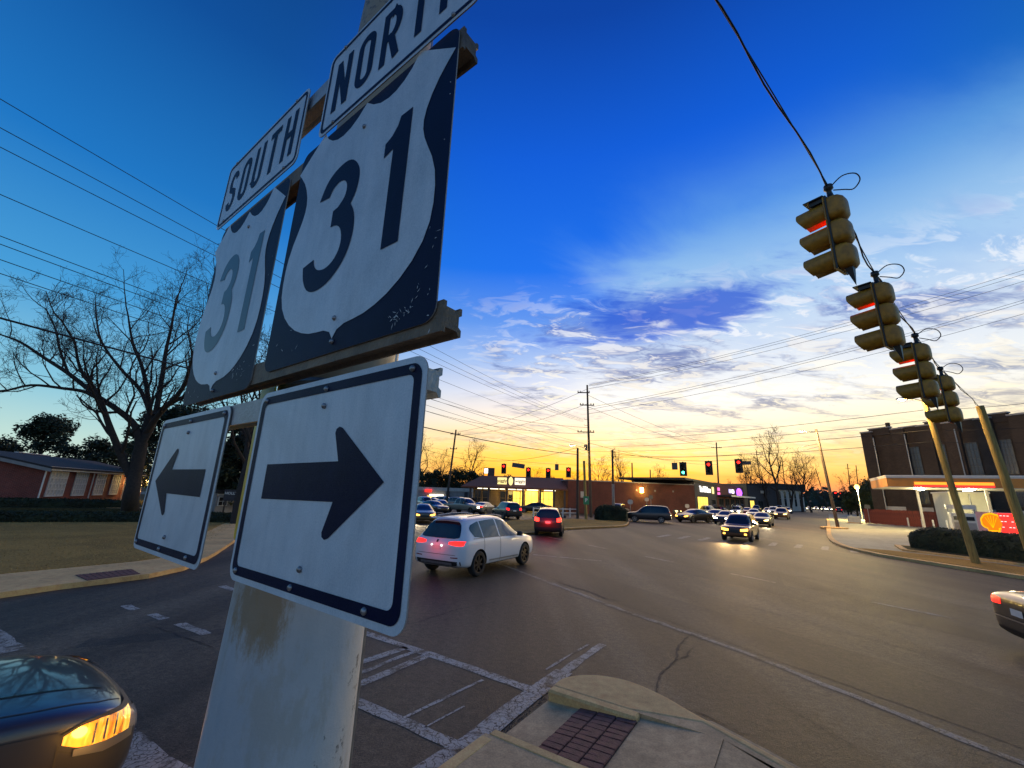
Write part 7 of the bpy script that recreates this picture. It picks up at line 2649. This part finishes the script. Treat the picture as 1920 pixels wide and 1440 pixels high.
# ---------------------------------------------------------------- the house on the left
h0, h1 = (-32.48, 30.00, 1.31), (-38.63, 45.50, 1.04)
hs, HW = bframe('brick_house', 'low red brick house with white-grid windows behind the lawn', 'house', h0, h1, .6)
ez = (-32.86, 30.00, 3.18)[2] - .6
box_part(hs, 'wall', 'house_brick', 0, HW, 0, 9, -.1, ez)
box_part(hs, 'fascia', 'white_trim', -.3, HW + .2, -.42, -.3, ez - .12, ez + .16)
box_part(hs, 'soffit', 'white_trim', -.3, HW + .2, -.3, -.002, ez - .02, ez + .03)
gp = (-33.42, 28.20, 4.39)[2] - .6
part(hs, 'roof', 'shingle', lambda mb: mb.add([(-.4, -.5, ez + .12), (HW + .3, -.5, ez + .12), (HW + .3, 4.5, gp), (-.4, 4.5, gp), (-.4, 9.5, ez + .12), (HW + .3, 9.5, ez + .12), (-.4, -.5, ez), (HW + .3, -.5, ez), (HW + .3, 4.5, gp - .14), (-.4, 4.5, gp - .14), (-.4, 9.5, ez), (HW + .3, 9.5, ez)], [(0, 1, 2, 3), (3, 2, 5, 4), (6, 7, 1, 0), (6, 0, 3, 9), (9, 3, 4, 10), (6, 9, 8, 7), (9, 10, 11, 8), (7, 8, 2, 1), (8, 11, 5, 2)]))
part(hs, 'gable', 'house_brick', lambda mb: mb.add([(0, 0, ez), (0, 9, ez), (0, 4.5, gp - .16)], [(0, 1, 2)]))
for k_, (ya, yb, za, zb) in enumerate(((-.5, 4.5, ez, gp - .12), (4.5, 9.5, gp - .12, ez))):
    part(hs, 'bargeboard', 'grey_wall', lambda mb: mb.add([(-.43, ya, za), (-.43, yb, zb), (-.43, yb, zb - .22), (-.43, ya, za - .22), (-.40, ya, za), (-.40, yb, zb), (-.40, yb, zb - .22), (-.40, ya, za - .22)], [(0, 1, 2, 3), (4, 5, 6, 7), (0, 4, 5, 1), (3, 7, 6, 2)]))
box_part(hs, 'roof_flashing', 'white_trim', 5.2, 9.0, 4.35, 4.65, gp, gp + .07)
wx = [(.75, 2.75, 5, 4), (4.0, 5.6, 5, 4), (7.1, 8.6, 4, 4), (9.9, 11.3, 4, 4), (13.2, 14.6, 4, 4)]
mat('curtain', (0.60, 0.57, 0.50), 0.8, var=0.3, scale=5)
for x0, x1, c, r_ in wx:
    window(hs, x0, x1, .72, ez - .22, -.02, c, r_, 'white_trim', 'curtain', .07, .05)
for x in (-.12, 6.3, 12.2):
    part(hs, 'downpipe', 'white_trim', lambda mb: mb.tube([(x + .06, -.1, -.1), (x + .06, -.1, ez - .1)], .05, 6))
box_part(hs, 'door', 'white_trim', 15.4, 16.4, -.05, -.003, -.1, 2.0)
for x in (12.8, 17.0):
    box_part(hs, 'porch_lamp', 'porch_lamp', x, x + .22, -.35, -.12, 1.75, 2.05)
    light('porch_light', (x + .1, -.6, 1.75), 110, (1.0, .60, .18), .12, hs)
# garden sign and shed in the gap between the arrow signs
gpos = (-19.21, 30.79)
gsn = thing('garden_sign', 'small dark board lettered HOLLYWOOD between the arrow signs', 'sign', (gpos[0], gpos[1], .1), R(24))
gzt = 2.05
box_part(gsn, 'board', 'dark_wall', -.85, .85, -.04, .04, gzt - .75, gzt)
for x in (-.7, .7):
    box_part(gsn, 'leg', 'dark_timber', x - .05, x + .05, -.03, .03, 0, gzt - .75)
hm = text_mesh('HOLLYWOOD', .25, 0, .004)
hm.materials.append(MATS['white_trim'])
ho = obj('lettering', hm, gsn)
ho.location = (0, -.05, gzt - .25)
ho.rotation_euler = (R(90), 0, 0)
sd0, sd1 = (-24.18, 36.00, 0.91), (-23.77, 37.00, 0.90)
shd, SDW = bframe('garden_shed', 'grey shed with white trim seen between the arrow signs', 'shed', sd0, sd1, .1)
box_part(shd, 'wall', 'grey_wall', 0, SDW + 1.5, 0, 3, 0, 1.7)
box_part(shd, 'roof', 'shingle', -.2, SDW + 1.7, -.2, 3.2, 1.7, 1.95)
box_part(shd, 'trim', 'white_trim', 0, SDW + 1.5, -.03, -.003, 1.5, 1.62)
window(shd, .2, .9, .7, 1.35, -.02, 2, 2, 'white_trim', 'window_dark', .05)

# ================================================================ the belt of woods on the horizon
rng = random.Random(77)
vs, fs = [], []
for k in range(5200):
    a = rng.uniform(-115, 95)
    rad_ = rng.uniform(255, 330)
    p = az(a) * rad_
    hmax = 7.5 + 2.2 * math.sin(a * .21) + 1.6 * math.sin(a * .9 + 1)
    z = rng.uniform(0, 1) ** .8 * hmax
    s = rng.uniform(.8, 2.0)
    a1 = Vector((rng.gauss(0, 1), rng.gauss(0, 1), rng.gauss(0, .7))).normalized() * s
    a2 = a1.orthogonal().normalized() * s * .8
    o = len(vs)
    c = p + Vector((0, 0, z))
    vs += [c - a1, c + a2, c + a1, c - a2]
    fs.append((o, o + 1, o + 2, o + 3))
mb = MB()
# solid heart of the wood, ragged along its top
core, cf = [], []
nn = 420
for i in range(nn + 1):
    a = -115 + 210 * i / nn
    hmax = 7.5 + 2.2 * math.sin(a * .21) + 1.6 * math.sin(a * .9 + 1)
    p = az(a) * 300
    core += [p, p + Vector((0, 0, hmax * rng.uniform(.62, 1.0)))]
    if i < nn:
        cf.append((2 * i, 2 * i + 2, 2 * i + 3, 2 * i + 1))
mb.add(core, cf)
mb.add(vs, fs)
fw_ = mb.build('far_wood', 'leaf_dark', fix=False)
tag(fw_, 'dark belt of far woods along the horizon', 'woods', kind='stuff')
